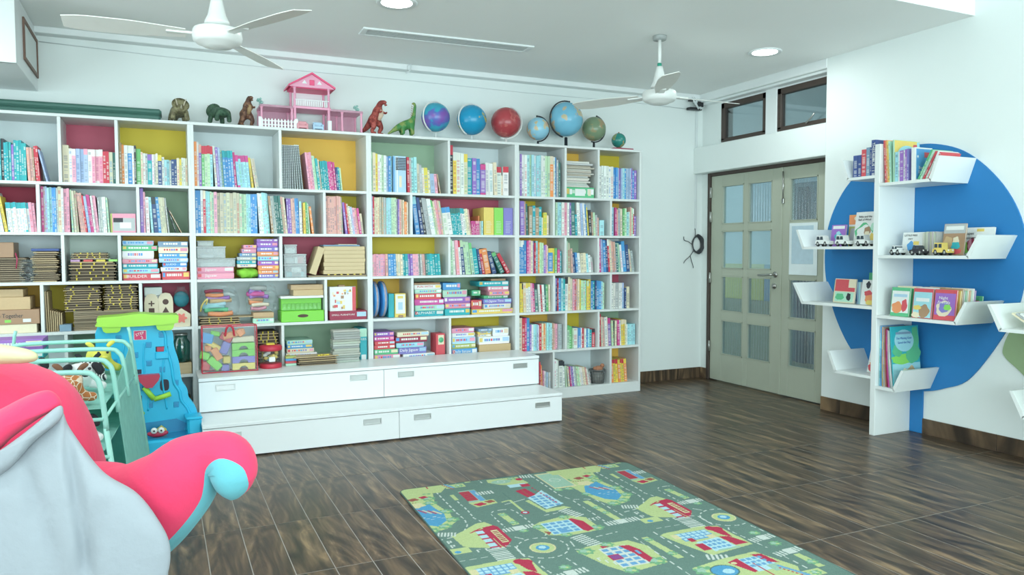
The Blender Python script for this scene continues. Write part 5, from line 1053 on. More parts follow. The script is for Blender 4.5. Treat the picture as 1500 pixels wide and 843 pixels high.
crown = spline([(-2.034, 2.03), (-2.254, 2.021), (-2.489, 1.929), (-2.718, 1.709), (-2.852, 1.447), (-2.875, 1.15), (-2.803, .849), (-2.554, .457), (-2.36, .345), (-2.205, .30), (-2.04, .29), (-1.88, .33), (-1.72, .42), (-1.56, .56), (-1.41, .82), (-1.322, 1.14), (-1.345, 1.47), (-1.48, 1.74), (-1.70, 1.94), (-1.87, 2.01)], 6, True)
MB().prism([tuple(p) for p in crown], 'x', XF-.012, XF-.0005).build('crown_panel', TREEB, tr)
MB().bbox(XF-.0125, XF-.0006, -2.206, -2.0, 0, .6, .001).build('trunk_panel', TREEB, tr)
MB().bbox(.50, XF-.0125, -2.108, -2.066, 0, 2.02, .002).build('post', SHW, tr)
YR, YL = -2.108, -2.066
SZ = {}
SZ['R1'] = vshelf(tr, YR, 1.732, -2.492, -2.547, 1.892); SZ['L1'] = vshelf(tr, YL, 1.790, -1.832, -1.775, 1.94)
SZ['R2'] = vshelf(tr, YR, 1.238, -2.754, -2.822, 1.384); SZ['L2'] = vshelf(tr, YL, 1.300, -1.428, -1.362, 1.45)
SZ['R3'] = vshelf(tr, YR, .825, -2.685, -2.753, .971); SZ['L3'] = vshelf(tr, YL, .880, -1.43, -1.336, 1.038)
SZ['R4'] = vshelf(tr, YR, .331, -2.262, -2.325, .485); SZ['L4'] = vshelf(tr, YL, .393, -1.755, -1.69, .545)
t2 = empty('tree_bookshelf', (0, 0, 0), 0, 'second tree-shaped wall bookshelf with green crown, cut by the right edge', 'bookshelf')
cr2 = spline([(-2.752, .665), (-2.80, .79), (-2.93, .95), (-3.2, 1.12), (-3.55, 1.18), (-3.9, 1.12), (-4.15, .95), (-4.28, .72), (-4.18, .5), (-3.95, .36), (-3.6, .30), (-3.2, .34), (-2.98, .44), (-2.85, .545), (-2.77, .61)], 6, True)
MB().prism([tuple(p) for p in cr2], 'x', XF-.012, XF-.0005).build('crown_panel', TREEG, t2); MB().bbox(XF-.0125, XF-.0006, -3.62, -3.42, 0, .6, .001).build('trunk_panel', TREEG, t2)
MB().bbox(.50, XF-.0125, -3.53, -3.49, 0, 1.35, .002).build('post', SHW, t2)
z2a = vshelf(t2, -3.49, .812, -2.95, -2.876, .968); vshelf(t2, -3.49, .318, -3.094, -3.02, .471); vshelf(t2, -3.53, .6, -4.0, -4.06, .75)
for k in range(5): tag(MB().bbox(0, .011, 0, .2, 0, .16, .001, jit(G[('cream', 'grey', 'white', 'black', 'cream')[k]])).build('booklet', PRINT, None, (.54, -3.13-.024*k, z2a+.001), (0, R_(-58), R_(-90))), 'thin slumped booklet on the green tree shelf, %s from left' % ORD[k], 'booklet', 'slumped booklets on the green tree shelf')
# ---- spine-out books on the tree (thickness runs along -y, spines face the room)
def tree_row(y, z, spec, x=.525, grp='', where=''):
    """spec: (thickness, height, colour, band, lean, label)"""
    for th, h, cn, band, ln, lab in spec:
        m_ = book_mb(th, h, min(.26, h*.85), jit(G[cn], .04), G[band] if band else None)
        o = m_.build('spine_book', PRINT, None, (x, y, z+.0006+(th*math.sin(R_(-ln)) if ln < 0 else 0)), (0, -R_(ln), R_(-90))); tag(o, lab, 'book', grp); y -= th*1.03+.001
    return y
WT_ = ' on the top left tree shelf'
e_ = tree_row(-1.866, SZ['L1'], [(.037, .155, 'navy', None, 0, 'small navy dictionary, leftmost'+WT_), (.029, .155, 'navy', None, 0, 'small navy dictionary, second from left'+WT_), (.037, .19, 'red', None, 0, 'thick red dictionary'+WT_), (.029, .2, 'slate', None, 0, 'slate blue dictionary right of the red one'+WT_), (.016, .195, 'navy', None, 0, 'narrow navy dictionary before the thesaurus'+WT_)], grp='dictionaries on the top left tree shelf')
o = tag(book_mb(.034, .245, .2, G['navy'], None, .1).build('spine_book', PRINT, None, (.515, e_-.001, SZ['L1']+.0006), (0, 0, R_(-90))), 'tall navy book lettered THESAURUS'+WT_, 'book', 'dictionaries on the top left tree shelf')
text('THESAURUS', .030, o, (.017, -.0008, .145), (R_(90), R_(90), 0), INK['w'])
WR = ' on the top right tree shelf'
e_ = tree_row(-2.132, SZ['R1'], [(.011, .29, 'red', None, 4, 'tall thin red book, leftmost'+WR), (.011, .29, 'orange', None, 4, 'tall thin orange book'+WR), (.011, .285, 'yellow', None, 4, 'tall thin yellow book'+WR), (.010, .28, 'mint', None, 4, 'tall thin mint book'+WR)], grp='books on the top right tree shelf')
e_ = tree_row(e_-.028, SZ['R1'], [(.024, .20, 'aqua', None, 1, 'short aqua book'+WR), (.009, .20, 'white', None, 1, 'thin white book beside the aqua one'+WR), (.027, .205, 'purple', None, 1, 'thick purple book'+WR), (.008, .205, 'white', None, 1, 'thin white book between purple ones'+WR), (.014, .21, 'purple', None, 1, 'narrow purple book'+WR), (.012, .212, 'violet', None, 1, 'violet book beside the blue dictionary'+WR)], grp='books on the top right tree shelf')
def cover_book(y, x, z, w_, h, t, base, lab, shapes=(), words=(), lean=8, yaw=0, pages=True, name='picture_book', grp=None):
    """face-out book: cover towards the room, leaning back; shapes (kind, cx, cz, rx, rz, colour) in fractions of the cover"""
    e = empty(name, (x, y, z+.0005), R_(-90)+R_(yaw), lab, 'picture book', grp); e.rotation_euler = (R_(-lean), 0, R_(-90+yaw)); e.location.z += t*math.sin(R_(lean))
    MB().bbox(-w_/2, w_/2, 0, .002, 0, h, .0008, base).bbox(-w_/2, w_/2, t-.002, t, 0, h, .0008, jit(base, .1)).box(-w_/2, -w_/2+.002, .001, t-.001, 0, h, jit(base, .1)).build('cover', PRINT, e)
    MB().box(-w_/2+.002, w_/2-.002, .0022, t-.0022, .002, h-.002, PAGE).build('page_block', PRINT, e)
    for i, (k_, cx, cz, rx, rz, c_) in enumerate(shapes):
        cx, cz, rx, rz = (cx-.5)*w_, cz*h, rx*w_, rz*h; y1 = -.0006-.0003*i
        if k_ == 'r': pl = [(cx-rx, cz-rz), (cx+rx, cz-rz), (cx+rx, cz+rz), (cx-rx, cz+rz)]
        elif k_ == 't': pl = [(cx-rx, cz-rz), (cx+rx, cz-rz), (cx, cz+rz)]
        elif k_ == 'b': pl = [(cx+rx*math.cos(a)*(1+.12*math.sin(5*a+i)), cz+rz*math.sin(a)*(1+.12*math.cos(4*a+i))) for a in [2*math.pi*q/22 for q in range(22)]]
        else: pl = [(cx+rx*math.cos(a), cz+rz*math.sin(a)) for a in [2*math.pi*q/22 for q in range(22)]]
        MB().prism(pl, 'y', y1, .001, c_ if isinstance(c_, tuple) else G[c_]).build('cover_print', PRINT, e)
    for (s_, cx, cz, sz, ink) in words:
        text(s_, sz*h, e, ((cx-.5)*w_, -.0006-.0003*(len(shapes)+1), cz*h), (R_(90), 0, 0), INK[ink], depth=.0004)
    return e
cover_book(-2.205, .652, SZ['R1'], .25, .285, .012, G['mint'], 'large aqua and yellow board book standing behind the row'+WR, (('r', .5, .6, .49, .39, 'yellow'), ('o', .5, .62, .4, .26, 'aqua'), ('b', .5, .62, .26, .14, 'cream'), ('b', .82, .84, .1, .08, 'red'), ('r', .94, .8, .05, .18, 'aqua')), lean=2, yaw=90)
ed_ = cover_book(-2.362, .605, SZ['R1'], .165, .215, .03, G['white'], 'blue dictionary in a white frame, facing out'+WR, (('r', .5, .5, .45, .46, 'blue'), ('r', .72, .78, .2, .08, 'red'), ('o', .14, .72, .04, .04, 'white')), (('English', .42, .38, .13, 'w'), ('Dictionary', .5, .25, .12, 'w')), lean=1, yaw=90)
for k, (cn, xx, h) in enumerate((('green', .53, .205), ('mint', .53, .20), ('red', .535, .19), ('white', .54, .19), ('red', .54, .18))):
    m_ = book_mb(.013, h, .19, jit(G[cn]), None)
    tag(m_.build('spine_book', PRINT, None, (xx, -2.372-.0162*k, SZ['R1']+.0008+.013*math.sin(R_(27))), (0, R_(27), R_(-90))), '%s book slanting to the end plate%s, %s from left' % (cn, WR, ORD[k]), 'book', 'slanting books on the top right tree shelf')
W2 = ' on the second left tree shelf'
cover_book(-1.578, .70, SZ['L2'], .135, .165, .012, G['purple'], 'purple picture book with teal creature'+W2, (('b', .52, .42, .26, .24, 'teal'), ('b', .5, .6, .14, .1, 'aqua'), ('r', .5, .88, .4, .07, 'white'), ('b', .42, .3, .1, .1, 'violet')))
cover_book(-1.69, .79, SZ['L2'], .18, .24, .012, G['olive'], 'photo book with forest animals behind the purple one'+W2, (('r', .5, .82, .49, .17, 'orange'), ('o', .5, .88, .24, .09, 'cream'), ('r', .5, .66, .49, .03, 'white'), ('b', .3, .35, .25, .25, 'grey'), ('b', .72, .4, .2, .25, 'yellow'), ('b', .55, .22, .2, .14, 'brown')), lean=3)
cover_book(-1.818, .70, SZ['L2'], .19, .255, .01, G['white'], 'white picture book with a child in a green circle'+W2, (('b', .44, .36, .40, .30, 'green'), ('b', .46, .36, .34, .25, 'white'), ('b', .60, .44, .15, .13, 'brown'), ('b', .60, .34, .12, .10, 'cream'), ('b', .86, .2, .14, .18, 'yellow'), ('o', .86, .56, .12, .12, 'mint')), (('Baby and the', .45, .86, .085, 'k'), ('Ball of Wool', .43, .77, .085, 'k')))
W2 = ' on the second right tree shelf'
cover_book(-2.262, .64, SZ['R2'], .17, .155, .012, G['white'], 'white picture book with a blue blob and black title'+W2, (('b', .40, .38, .17, .22, 'blue'), ('r', .62, .52, .12, .08, 'yellow')), (('LITTLE MISS', .36, .86, .12, 'k'), ('DAY', .36, .70, .11, 'k')))
for k in range(8): tag(MB().bbox(0, .012, 0, .12, 0, .15+.003*(k % 3), .001, jit((.50, .50, .44), .2)).build('booklet', PRINT, None, (.62, -2.352-.0132*k, SZ['R2']+.0006), (0, 0, R_(-90))), 'thin grey booklet, %s from left beside the blue blob book' % ORD[k], 'booklet', 'thin grey booklets'+W2)
cover_book(-2.548, .64, SZ['R2'], .15, .205, .012, G['brown'], 'photo book with children on its cover'+W2, (('r', .5, .84, .48, .15, 'grey'), ('r', .5, .86, .4, .06, 'white'), ('b', .6, .45, .14, .14, 'cream'), ('b', .6, .3, .2, .12, 'teal'), ('b', .25, .4, .2, .2, 'kraft'), ('b', .6, .12, .3, .08, 'red')))
cover_book(-2.60, .775, SZ['R2'], .235, .18, .014, G['white'], 'white picture book with a green hill and brown ball'+W2, (('b', .22, .26, .18, .20, 'lime'), ('b', .40, .36, .12, .26, 'crimson'), ('b', .36, .40, .05, .2, 'pink'), ('r', .62, .9, .1, .05, 'yellow')), (('Shapes', .3, .78, .14, 'k'), ('& Colours', .3, .62, .14, 'k')))
W3 = ' on the third left tree shelf'
for k, (yy, xx, w_, h, base, lab, sh) in enumerate(((-1.602, .70, .11, .165, 'olive', 'green and brown picture book, leftmost', (('b', .5, .3, .4, .2, 'brown'), ('b', .6, .7, .2, .1, 'yellow'), ('r', .8, .75, .2, .05, 'teal'))), (-1.735, .60, .19, .18, 'cream', 'cream and red picture book with bold red title block', (('r', .35, .8, .32, .17, 'red'), ('r', .5, .56, .47, .08, 'red'), ('r', .5, .25, .44, .2, 'mint'), ('b', .3, .25, .2, .14, 'green'), ('b', .72, .26, .1, .16, 'black'), ('r', .82, .8, .15, .16, 'cream'))), (-1.96, .58, .12, .18, 'white', 'white and red picture book beside the post', (('b', .45, .8, .16, .14, 'black'), ('b', .5, .46, .28, .12, 'red'), ('b', .6, .25, .3, .16, 'orange'), ('b', .7, .1, .3, .1, 'yellow'))))): cover_book(yy, xx, SZ['L3'], w_, h, .012, G[base], lab+W3, sh)
cover_book(-1.90, .78, SZ['L3'], .2, .225, .012, G['green'], 'green picture book standing at the back'+W3, (('b', .4, .93, .2, .06, 'red'),), lean=2)
for k in range(4): tag(MB().bbox(0, .013, 0, .14, 0, .16, .001, jit(G[('slate', 'aqua', 'grey', 'slate')[k]])).build('booklet', PRINT, None, (.62, -1.838-.0145*k, SZ['L3']+.0006), (0, 0, R_(-90))), 'thin upright booklet, %s from left' % ORD[k]+W3, 'booklet', 'thin booklets'+W3)
W3 = ' on the third right shelf'
for k, (yy, w_, base, pal, cnt, lab) in enumerate(((-2.25, .14, 'green', ('white', 'orange', 'red', 'yellow'), 6, 'green story book with red figure, facing out'), (-2.415, .14, 'red', ('aqua', 'brown', 'cream', 'pale blue'), 9, 'red and sky blue story book with brown animal, facing out'), (-2.572, .15, 'red', ('purple', 'cream', 'orange', 'mint'), 9, 'red and purple story book with curled pale animal, facing out'))):
    sh = {0: (('r', .5, .5, .46, .38, 'white'), ('b', .36, .3, .3, .2, 'orange'), ('b', .74, .38, .15, .22, 'red'), ('r', .5, .72, .36, .05, 'pale blue'), ('r', .5, .05, .48, .05, 'green')), 1: (('r', .5, .45, .46, .43, 'aqua'), ('b', .6, .24, .28, .22, 'brown'), ('b', .25, .35, .2, .08, 'yellow'), ('r', .5, .62, .34, .06, 'white'), ('b', .2, .1, .2, .1, 'cream')), 2: (('r', .5, .52, .46, .36, 'purple'), ('b', .45, .36, .34, .26, 'cream'), ('b', .48, .42, .24, .18, 'violet'), ('b', .62, .42, .16, .1, 'lime'), ('r', .5, .06, .48, .06, 'red'))}[k]
    cover_book(yy, .54, SZ['R3'], w_, .195, .012, G[base], lab+W3, sh, (() if k < 2 else (('Night', .42, .72, .14, 'w'), ('Animals', .45, .58, .14, 'w'))), lean=6)
    for j in range(cnt): 
        cn = ('green', 'cream', 'orange', 'mint', 'white', 'purple', 'yellow', 'brown', 'grey')[(j+3*k) % 9]
        cover_book(yy-.0012*j, .575+.0155*j, SZ['R3'], w_, .19+.012*(j % 3 == 1), .012, jit(G[cn]), '%s story book, %s behind the %s front book' % (cn, ORD[j], ('green', 'sky blue', 'purple')[k])+W3, (), (), lean=6, grp='story books filed'+W3)
cover_book(-2.60, .795, SZ['R3'], .10, .15, .012, G['green'], 'small green story book at the wall end'+W3, (('r', .5, .5, .3, .3, 'red'),), lean=3)
# bottom shelves
W4 = ' on the lowest right tree shelf'
cover_book(-2.236, .665, SZ['R4'], .28, .42, .006, G['teal'], 'large green picture book with pond and pale title cloud', (('r', .5, .2, .49, .19, 'aqua'), ('b', .4, .46, .42, .08, 'lime'), ('b', .75, .56, .26, .18, 'green'), ('b', .86, .8, .12, .19, 'green'), ('b', .2, .6, .16, .1, 'green'), ('o', .46, .76, .34, .18, 'aqua'), ('b', .44, .2, .16, .1, 'cream'), ('b', .66, .24, .14, .1, 'kraft'), ('r', .44, .885, .26, .018, 'slate')), (('The Missing Goat', .45, .80, .052, 'b'), ('Saved the Day', .45, .73, .052, 'b')), lean=5.5, yaw=90)
for k in range(9):
    cn = ('aqua', 'blue', 'kraft', 'grey', 'brown', 'crimson', 'magenta', 'grey', 'white')[k]; m_ = MB(); n = 8; y0 = -2.113-.0085*k; hh = .42-.004*k
    for i in range(n):
        t0, t1 = i/n, (i+1)/n; f_ = lambda t: -.034*(1-t)**2*(k/8)
        a, b = y0+f_(t0), y0+f_(t1); m_.add([(.53, a, hh*t0), (.53, a-.0065, hh*t0), (.53, b-.0065, hh*t1), (.53, b, hh*t1), (.76, a, hh*t0), (.76, a-.0065, hh*t0), (.76, b-.0065, hh*t1), (.76, b, hh*t1)], [(0, 1, 2, 3), (4, 7, 6, 5), (1, 5, 6, 2), (0, 3, 7, 4)]+([(3, 2, 6, 7)] if i == n-1 else [])+([(0, 4, 5, 1)] if i == 0 else []), jit(G[cn], .25 if i % 2 else .08))
    tag(m_.build('magazine', PRINT, None, (0, 0, SZ['R4']+.0006)), 'bent upright %s magazine, %s from left' % (cn, ORD[k])+W4, 'magazine', 'bent magazines'+W4)
cover_book(-1.995, .62, SZ['L4'], .12, .19, .012, G['white'], 'white and red picture book on the lowest left tree shelf', (('b', .3, .2, .26, .16, 'red'), ('b', .3, .34, .2, .06, 'orange')), lean=14)
# ---- toy cars
def car(y, z, body, lab, kind='suv', L=.135, x=.545):
    e = empty('toy_car', (x, y, z+.0003), R_(-90), lab, 'toy car', 'toy cars on the tree shelves'); m_ = mat('car_'+body, G.get(body, (.8, .8, .8)), .25, .02); W = .058; GL = mat('car_glass', (.05, .07, .09), .15)
    h0, h1 = (.030, .058) if kind != 'sedan' else (.026, .046)
    MB().prism([(-L/2, .012), (L/2, .012), (L/2, h0-.004), (L*.45, h0), (-L*.46, h0), (-L/2, h0-.003)], 'y', 0, W).build('body', m_, e)
    cab = [(-L*.46, h0), (L*.18, h0), (L*.08, h1), (-L*.42, h1)] if kind == 'suv' else [(-L*.34, h0), (L*.24, h0), (L*.10, h1), (-L*.22, h1)]
    if kind == 'jeep': cab = [(-L*.42, h0), (L*.12, h0), (L*.10, h1), (-L*.40, h1)]
    MB().prism(cab, 'y', .004, W-.004).build('cabin', m_, e)
    cx = sum(p[0] for p in cab)/4; cz = (h0+h1)/2
    for s_ in (-1, 1):
        w0 = [(cx+(p[0]-cx)*.82*.48+s_*L*.135, cz+(p[1]-cz)*.62) for p in cab]; MB().prism(w0, 'y', .0032, W-.0032).build('side_window', GL, e)
    for sx in (-1, 1):
        for yy in (-.001, W-.013): MB().lathe([(.0001, yy), (.013, yy), (.014, yy+.003), (.014, yy+.011), (.013, yy+.014), (.0001, yy+.014)], 16, (sx*L*.30, 0, .014), 'y').build('wheel', BLACK, e)
        for yy in (-.0016, W+.0008): MB().lathe([(.0001, yy), (.007, yy), (.007, yy+.001)], 12, (sx*L*.30, 0, .014), 'y').build('hub_cap', CHROME, e)
    for yy in (.006, W-.016): MB().bbox(L*.5-.002, L*.5+.001, yy, yy+.01, .02, .027, .001).build('headlight', INK['w'], e)
    MB().bbox(-L*.49, L*.49, -.0012, W+.0012, .010, .014, .001).build('sill_trim', BLACK, e)
    e.scale = (.86, 1.15, 1.42)
    return e
car(-1.57, SZ['L2'], 'white', 'white toy off-roader, leftmost on the second left tree shelf'); car(-1.755, SZ['L2'], 'white', 'white toy off-roader in the middle of the second left shelf'); car(-1.935, SZ['L2'], 'white', 'white toy off-roader nearest the post on the second left shelf')
car(-2.20, SZ['R2'], 'white', 'small white toy saloon car beside the white post', 'sedan', .09); car(-2.36, SZ['R2'], 'black', 'black and white toy car before the blue blob book', 'sedan', .11); car(-2.53, SZ['R2'], 'yellow', 'yellow and black toy jeep on the second right shelf', 'jeep', .12)
# ================================================================== road-map play rug
RW, RL, ST = 1.415, 2.05, .0036
nu, nv = int(RW/ST)+1, int(RL/ST)+1
U, V = np.meshgrid(np.linspace(0, RW, nu), np.linspace(0, RL, nv)); RC = np.zeros((nv, nu, 3)); RC[:] = (.135, .215, .185)
PC = {'road': (.135, .215, .185), 'grass': (.44, .52, .25), 'bush': (.17, .36, .20), 'water': (.09, .30, .50), 'red': (.42, .045, .085), 'white': (.54, .59, .55), 'cream': (.60, .55, .33), 'blue': (.14, .32, .52), 'dark': (.09, .17, .15), 'brown': (.30, .10, .08), 'pale': (.40, .60, .66), 'mint': (.30, .46, .36)}
PU, PV = .965, 1.62
def shifts(): return [(i*PU, j*PV) for i in (-1, 0, 1) for j in (-1, 0, 1)]
def put(fn, c):
    for du, dv in shifts():
        m_ = fn(U-du, V-dv); RC[m_] = PC[c] if isinstance(c, str) else c
def rc(u0, u1, v0, v1, c): put(lambda u, v: (u > u0) & (u < u1) & (v > v0) & (v < v1), c)
def el(cu, cv, ru, rv, c): put(lambda u, v: ((u-cu)/ru)**2+((v-cv)/rv)**2 < 1, c)
def blob(cu, cv, ru, rv, c, k=5, ph=0):
    def f_(u, v):
        a = np.arctan2((v-cv)/rv, (u-cu)/ru); return np.hypot((u-cu)/ru, (v-cv)/rv) < 1+.16*np.sin(k*a+ph)
    put(f_, c)
def pl(P, c):
    def f_(u, v):
        ins = np.zeros(u.shape, bool); n = len(P)
        for i in range(n):
            (x0, y0), (x1, y1) = P[i], P[(i+1) % n]
            if y0 == y1: continue
            ins ^= ((y0 > v) != (y1 > v)) & (u < (x1-x0)*(v-y0)/(y1-y0)+x0)
        return ins
    put(f_, c)
def line(P, w_, c, dash=None):
    """polyline of half width w_, optionally dashed (on, off)"""
    acc = 0.
    for (a, b) in zip(P, P[1:]):
        a, b = np.array(a), np.array(b); L_ = np.linalg.norm(b-a); d = (b-a)/max(L_, 1e-9); ac = acc
        def f_(u, v):
            s_ = (u-a[0])*d[0]+(v-a[1])*d[1]; q = np.abs(-(u-a[0])*d[1]+(v-a[1])*d[0]); m_ = (s_ >= 0) & (s_ <= L_) & (q < w_)
            if dash: m_ &= ((s_+ac) % (dash[0]+dash[1])) < dash[0]
            return m_
        put(f_, c); acc += L_
def zebra(cu, cv, L_, w_, ang=0, n=7):
    ca, sa = math.cos(R_(ang)), math.sin(R_(ang))
    def f_(u, v):
        s_ = (u-cu)*ca+(v-cv)*sa; q = -(u-cu)*sa+(v-cv)*ca
        return (np.abs(s_) < L_/2) & (np.abs(q) < w_/2) & (((s_+L_/2)*n/L_) % 1 < .55)
    put(f_, 'white')
def bush(cu, cv, r, ph=0): blob(cu, cv, r, r*.9, 'bush', 7, ph); blob(cu-.2*r, cv-.2*r, r*.5, r*.45, 'mint', 5, ph); blob(cu+.25*r, cv+.2*r, r*.3, r*.28, 'grass', 5, ph)
# grounds
pl([(-.09, .03), (.15, .04), (.155, .13), (.12, .28), (.145, .45), (.14, .57), (.07, .645), (-.02, .67), (-.06, .55), (-.08, .32)], 'grass')
for q in ((-.05, .06), (.02, .06), (.09, .065), (.13, .10), (.11, .2), (.10, .27), (.135, .42), (.13, .54), (.07, .61), (0, .64), (-.06, .2), (-.05, .45)): bush(q[0], q[1], .034, q[0]*30)
pl([(-.05, .42), (-.01, .33), (.05, .30), (.09, .285), (.10, .36), (.118, .45), (.10, .545), (.04, .60), (-.01, .56), (-.03, .50)], 'water'); blob(.02, .285, .045, .035, 'cream')
for k in range(4): line([(.01+.022*k, .35+.012*k), (.04+.022*k, .41+.012*k)], .005, 'red' if k % 2 == 0 else 'cream')
for k in range(6): line([(.0+.018*k, .47+.015*(k % 3)), (.016+.018*k, .47+.015*(k % 3))], .002, 'white')
blob(.03, .19, .028, .022, 'brown', 4); blob(.09, .17, .022, .018, 'red', 4); line([(-.03, .235), (.04, .24)], .005, 'brown', (.008, .006))
pl([(-.09, .05), (.0, .05)], 'grass')
# roads: dashes and kerbs
line([(.178, .0), (.178, .45), (.185, .56), (.172, .64), (.13, .71), (.06, .755), (-.02, .77)], .0032, 'white', (.035, .022)); line([(.235, .30), (.24, .45), (.232, .56), (.25, .62)], .003, 'white', (.03, .02)); rc(.228, .25, .19, .28, 'grass')
rc(.245, .36, .025, .08, 'grass'); bush(.27, .05, .02); bush(.325, .055, .022)
rc(.285, .38, .15, .345, 'mint'); pl([(.288, .165), (.345, .165), (.345, .32), (.288, .32)], 'red'); rc(.347, .376, .16, .34, 'blue')
for k in range(5): line([(.292, .185+.03*k), (.34, .175+.03*k)], .004, 'brown')
pl([(.28, .345), (.42, .335), (.42, .40), (.30, .425)], 'grass'); blob(.33, .385, .03, .022, 'red', 4); blob(.39, .365, .025, .02, 'brown', 4)
zebra(.415, .226, .10, .05, 0, 6); line([(.50, .26), (.50, .38)], .002, 'dark'); rc(.42, .50, .30, .302, 'dark'); line([(.44, .44), (.57, .40)], .0025, 'white')
line([(.40, .505), (.44, .515), (.455, .56), (.46, .72)], .003, 'white', (.025, .02)); line([(.40, .505), (.35, .51), (.328, .54), (.325, .73)], .003, 'white', (.025, .02)); line([(.375, .55), (.388, .72)], .018, 'grass'); bush(.38, .575, .02); bush(.386, .69, .022)
zebra(.38, .765, .18, .045, -3, 11); rc(.355, .41, .74, .79, 'white'); bush(.39, .805, .022)
# museum block
pl([(.06, .745), (.13, .70), (.215, .635), (.26, .63), (.28, .68), (.275, .92), (.22, .955), (.10, .90), (.07, .87)], 'grass')
pl([(.225, .695), (.285, .685), (.298, .715), (.298, .885), (.24, .955), (.228, .93)], 'red'); rc(.246, .28, .745, .90, 'cream')
for k in range(7): rc(.252, .274, .757+.02*k, .769+.02*k, 'brown')
rc(.178, .222, .715, .945, 'pale')
for k in range(5): rc(.176, .224, .715+.052*k, .730+.052*k, 'red')
rc(.214, .224, .71, .95, 'red'); line([(.15, .74), (.215, .70)], .004, 'red')
for k in range(3):
    rc(.02+.0*k, .026, .79+.05*k, .825+.05*k, 'white'); rc(.026, .04, .79+.05*k, .796+.05*k, 'white'); rc(.036, .042, .79+.05*k, .81+.05*k, 'white'); rc(.026, .04, .805+.05*k, .811+.05*k, 'white')
rc(-.01, .09, .885, .945, 'grass'); el(.03, .925, .014, .014, 'water'); rc(.1, .19, .905, .907, 'dark')
for k in range(2): rc(.11+.04*k, .116+.04*k, .93, .96, 'white'); rc(.116+.04*k, .13+.04*k, .93, .936, 'white')
zebra(.195, 1.035, .17, .085, 90, 10); zebra(.05, .715, .09, .05, 20, 6)
line([(0, 1.02), (.13, 1.02)], .003, 'white', (.03, .02)); line([(.28, .96), (.275, 1.08)], .0035, 'white')
# roundabout
def ring(cu, cv, r, w_, c, n=0):
    def f_(u, v):
        q = np.hypot(u-cu, v-cv); m_ = np.abs(q-r) < w_
        if n: m_ &= (np.arctan2(v-cv, u-cu)*n/(2*math.pi) % 1) < .58
        return m_
    put(f_, c)
ring(.386, 1.02, .112, .0032, 'white', 16); el(.386, 1.02, .055, .055, 'grass'); ring(.386, 1.02, .055, .003, 'cream'); el(.386, 1.02, .030, .030, 'water'); el(.386, 1.015, .016, .016, 'pale'); line([(.32, .86), (.35, .90)], .003, 'white')
for a in (30, 120, 210, 300): line([(.386+.14*math.cos(R_(a)), 1.02+.14*math.sin(R_(a))), (.386+.165*math.cos(R_(a)), 1.02+.165*math.sin(R_(a)))], .003, 'white')
# terrace house
pl([(.445, .77), (.50, .735), (.66, .70), (.735, .76), (.73, .93), (.56, .94), (.47, .90)], 'grass'); bush(.475, .79, .03); bush(.72, .90, .034); bush(.64, .715, .026); bush(.55, .925, .026)
rc(.495, .645, .755, .905, 'pale')
for i in range(4):
    for j in range(4): rc(.503+.036*i, .527+.036*i, .763+.037*j, .788+.037*j, 'blue')
pl([(.645, .75), (.665, .745), (.70, .80), (.70, .91), (.66, .925), (.645, .90)], 'red'); pl([(.47, .85), (.50, .87), (.475, .90)], 'brown'); rc(.54, .58, .85, .90, 'blue')
zebra(.60, 1.025, .14, .075, 75, 8); line([(.53, 1.0), (.52, 1.06)], .003, 'white')
# service station
line([(.49, .385), (.492, .575)], .007, 'grass'); el(.492, .585, .022, .022, 'red'); el(.492, .585, .011, .011, 'pale'); line([(.49, .385), (.44, .40)], .006, 'grass')
pl([(.50, .02), (.68, .03), (.70, .15), (.66, .20), (.54, .13), (.49, .07)], 'grass'); el(.565, .08, .058, .034, 'mint'); ring(.565, .08, .02, .002, 'white'); bush(.64, .05, .024); el(.675, .075, .02, .02, 'red'); rc(.57, .68, .15, .20, 'pale'); rc(.64, .69, .165, .21, 'red')
pl([(.575, .26), (.64, .24), (.655, .36), (.595, .38)], 'red'); rc(.612, .618, .26, .37, 'brown')
pl([(.59, .39), (.645, .36), (.71, .30), (.725, .54), (.61, .58)], 'pale')
for i in range(3):
    for j in range(5): rc(.612+.036*i, .636+.036*i, .375+.038*j, .40+.038*j, 'blue')
line([(.68, .24), (.70, .52)], .004, 'red', (.02, .012)); pl([(.56, .43), (.585, .42), (.60, .585), (.71, .575), (.735, .61), (.59, .625)], 'grass')
zebra(.70, .68, .13, .06, 70, 7); zebra(.735, .045, .08, .05, 10, 5); line([(.56, .66), (.65, .65)], .003, 'white', (.03, .02))
# sports court and long island
rc(.785, .925, .03, .31, 'cream'); rc(.795, .915, .045, .295, 'mint'); rc(.80, .91, .165, .169, 'white'); ring(.855, .168, .03, .002, 'white')
bush(.80, .33, .026); bush(.86, .335, .026); line([(.765, .0), (.765, .42), (.79, .50), (.83, .515), (.86, .52), (.905, .56), (.915, .84)], .003, 'white', (.035, .022)); line([(.79, .52), (.795, .84)], .003, 'white', (.03, .02))
line([(.846, .55), (.867, .875)], .017, 'grass'); bush(.853, .66, .022); bush(.858, .74, .02); zebra(.875, .875, .19, .05, -3, 11); rc(.845, .895, .85, .90, 'white')
for k in range(3): rc(.735+.02*k, .741+.02*k, .78, .815, 'white'); rc(.741+.02*k, .748+.02*k, .78, .786, 'white')
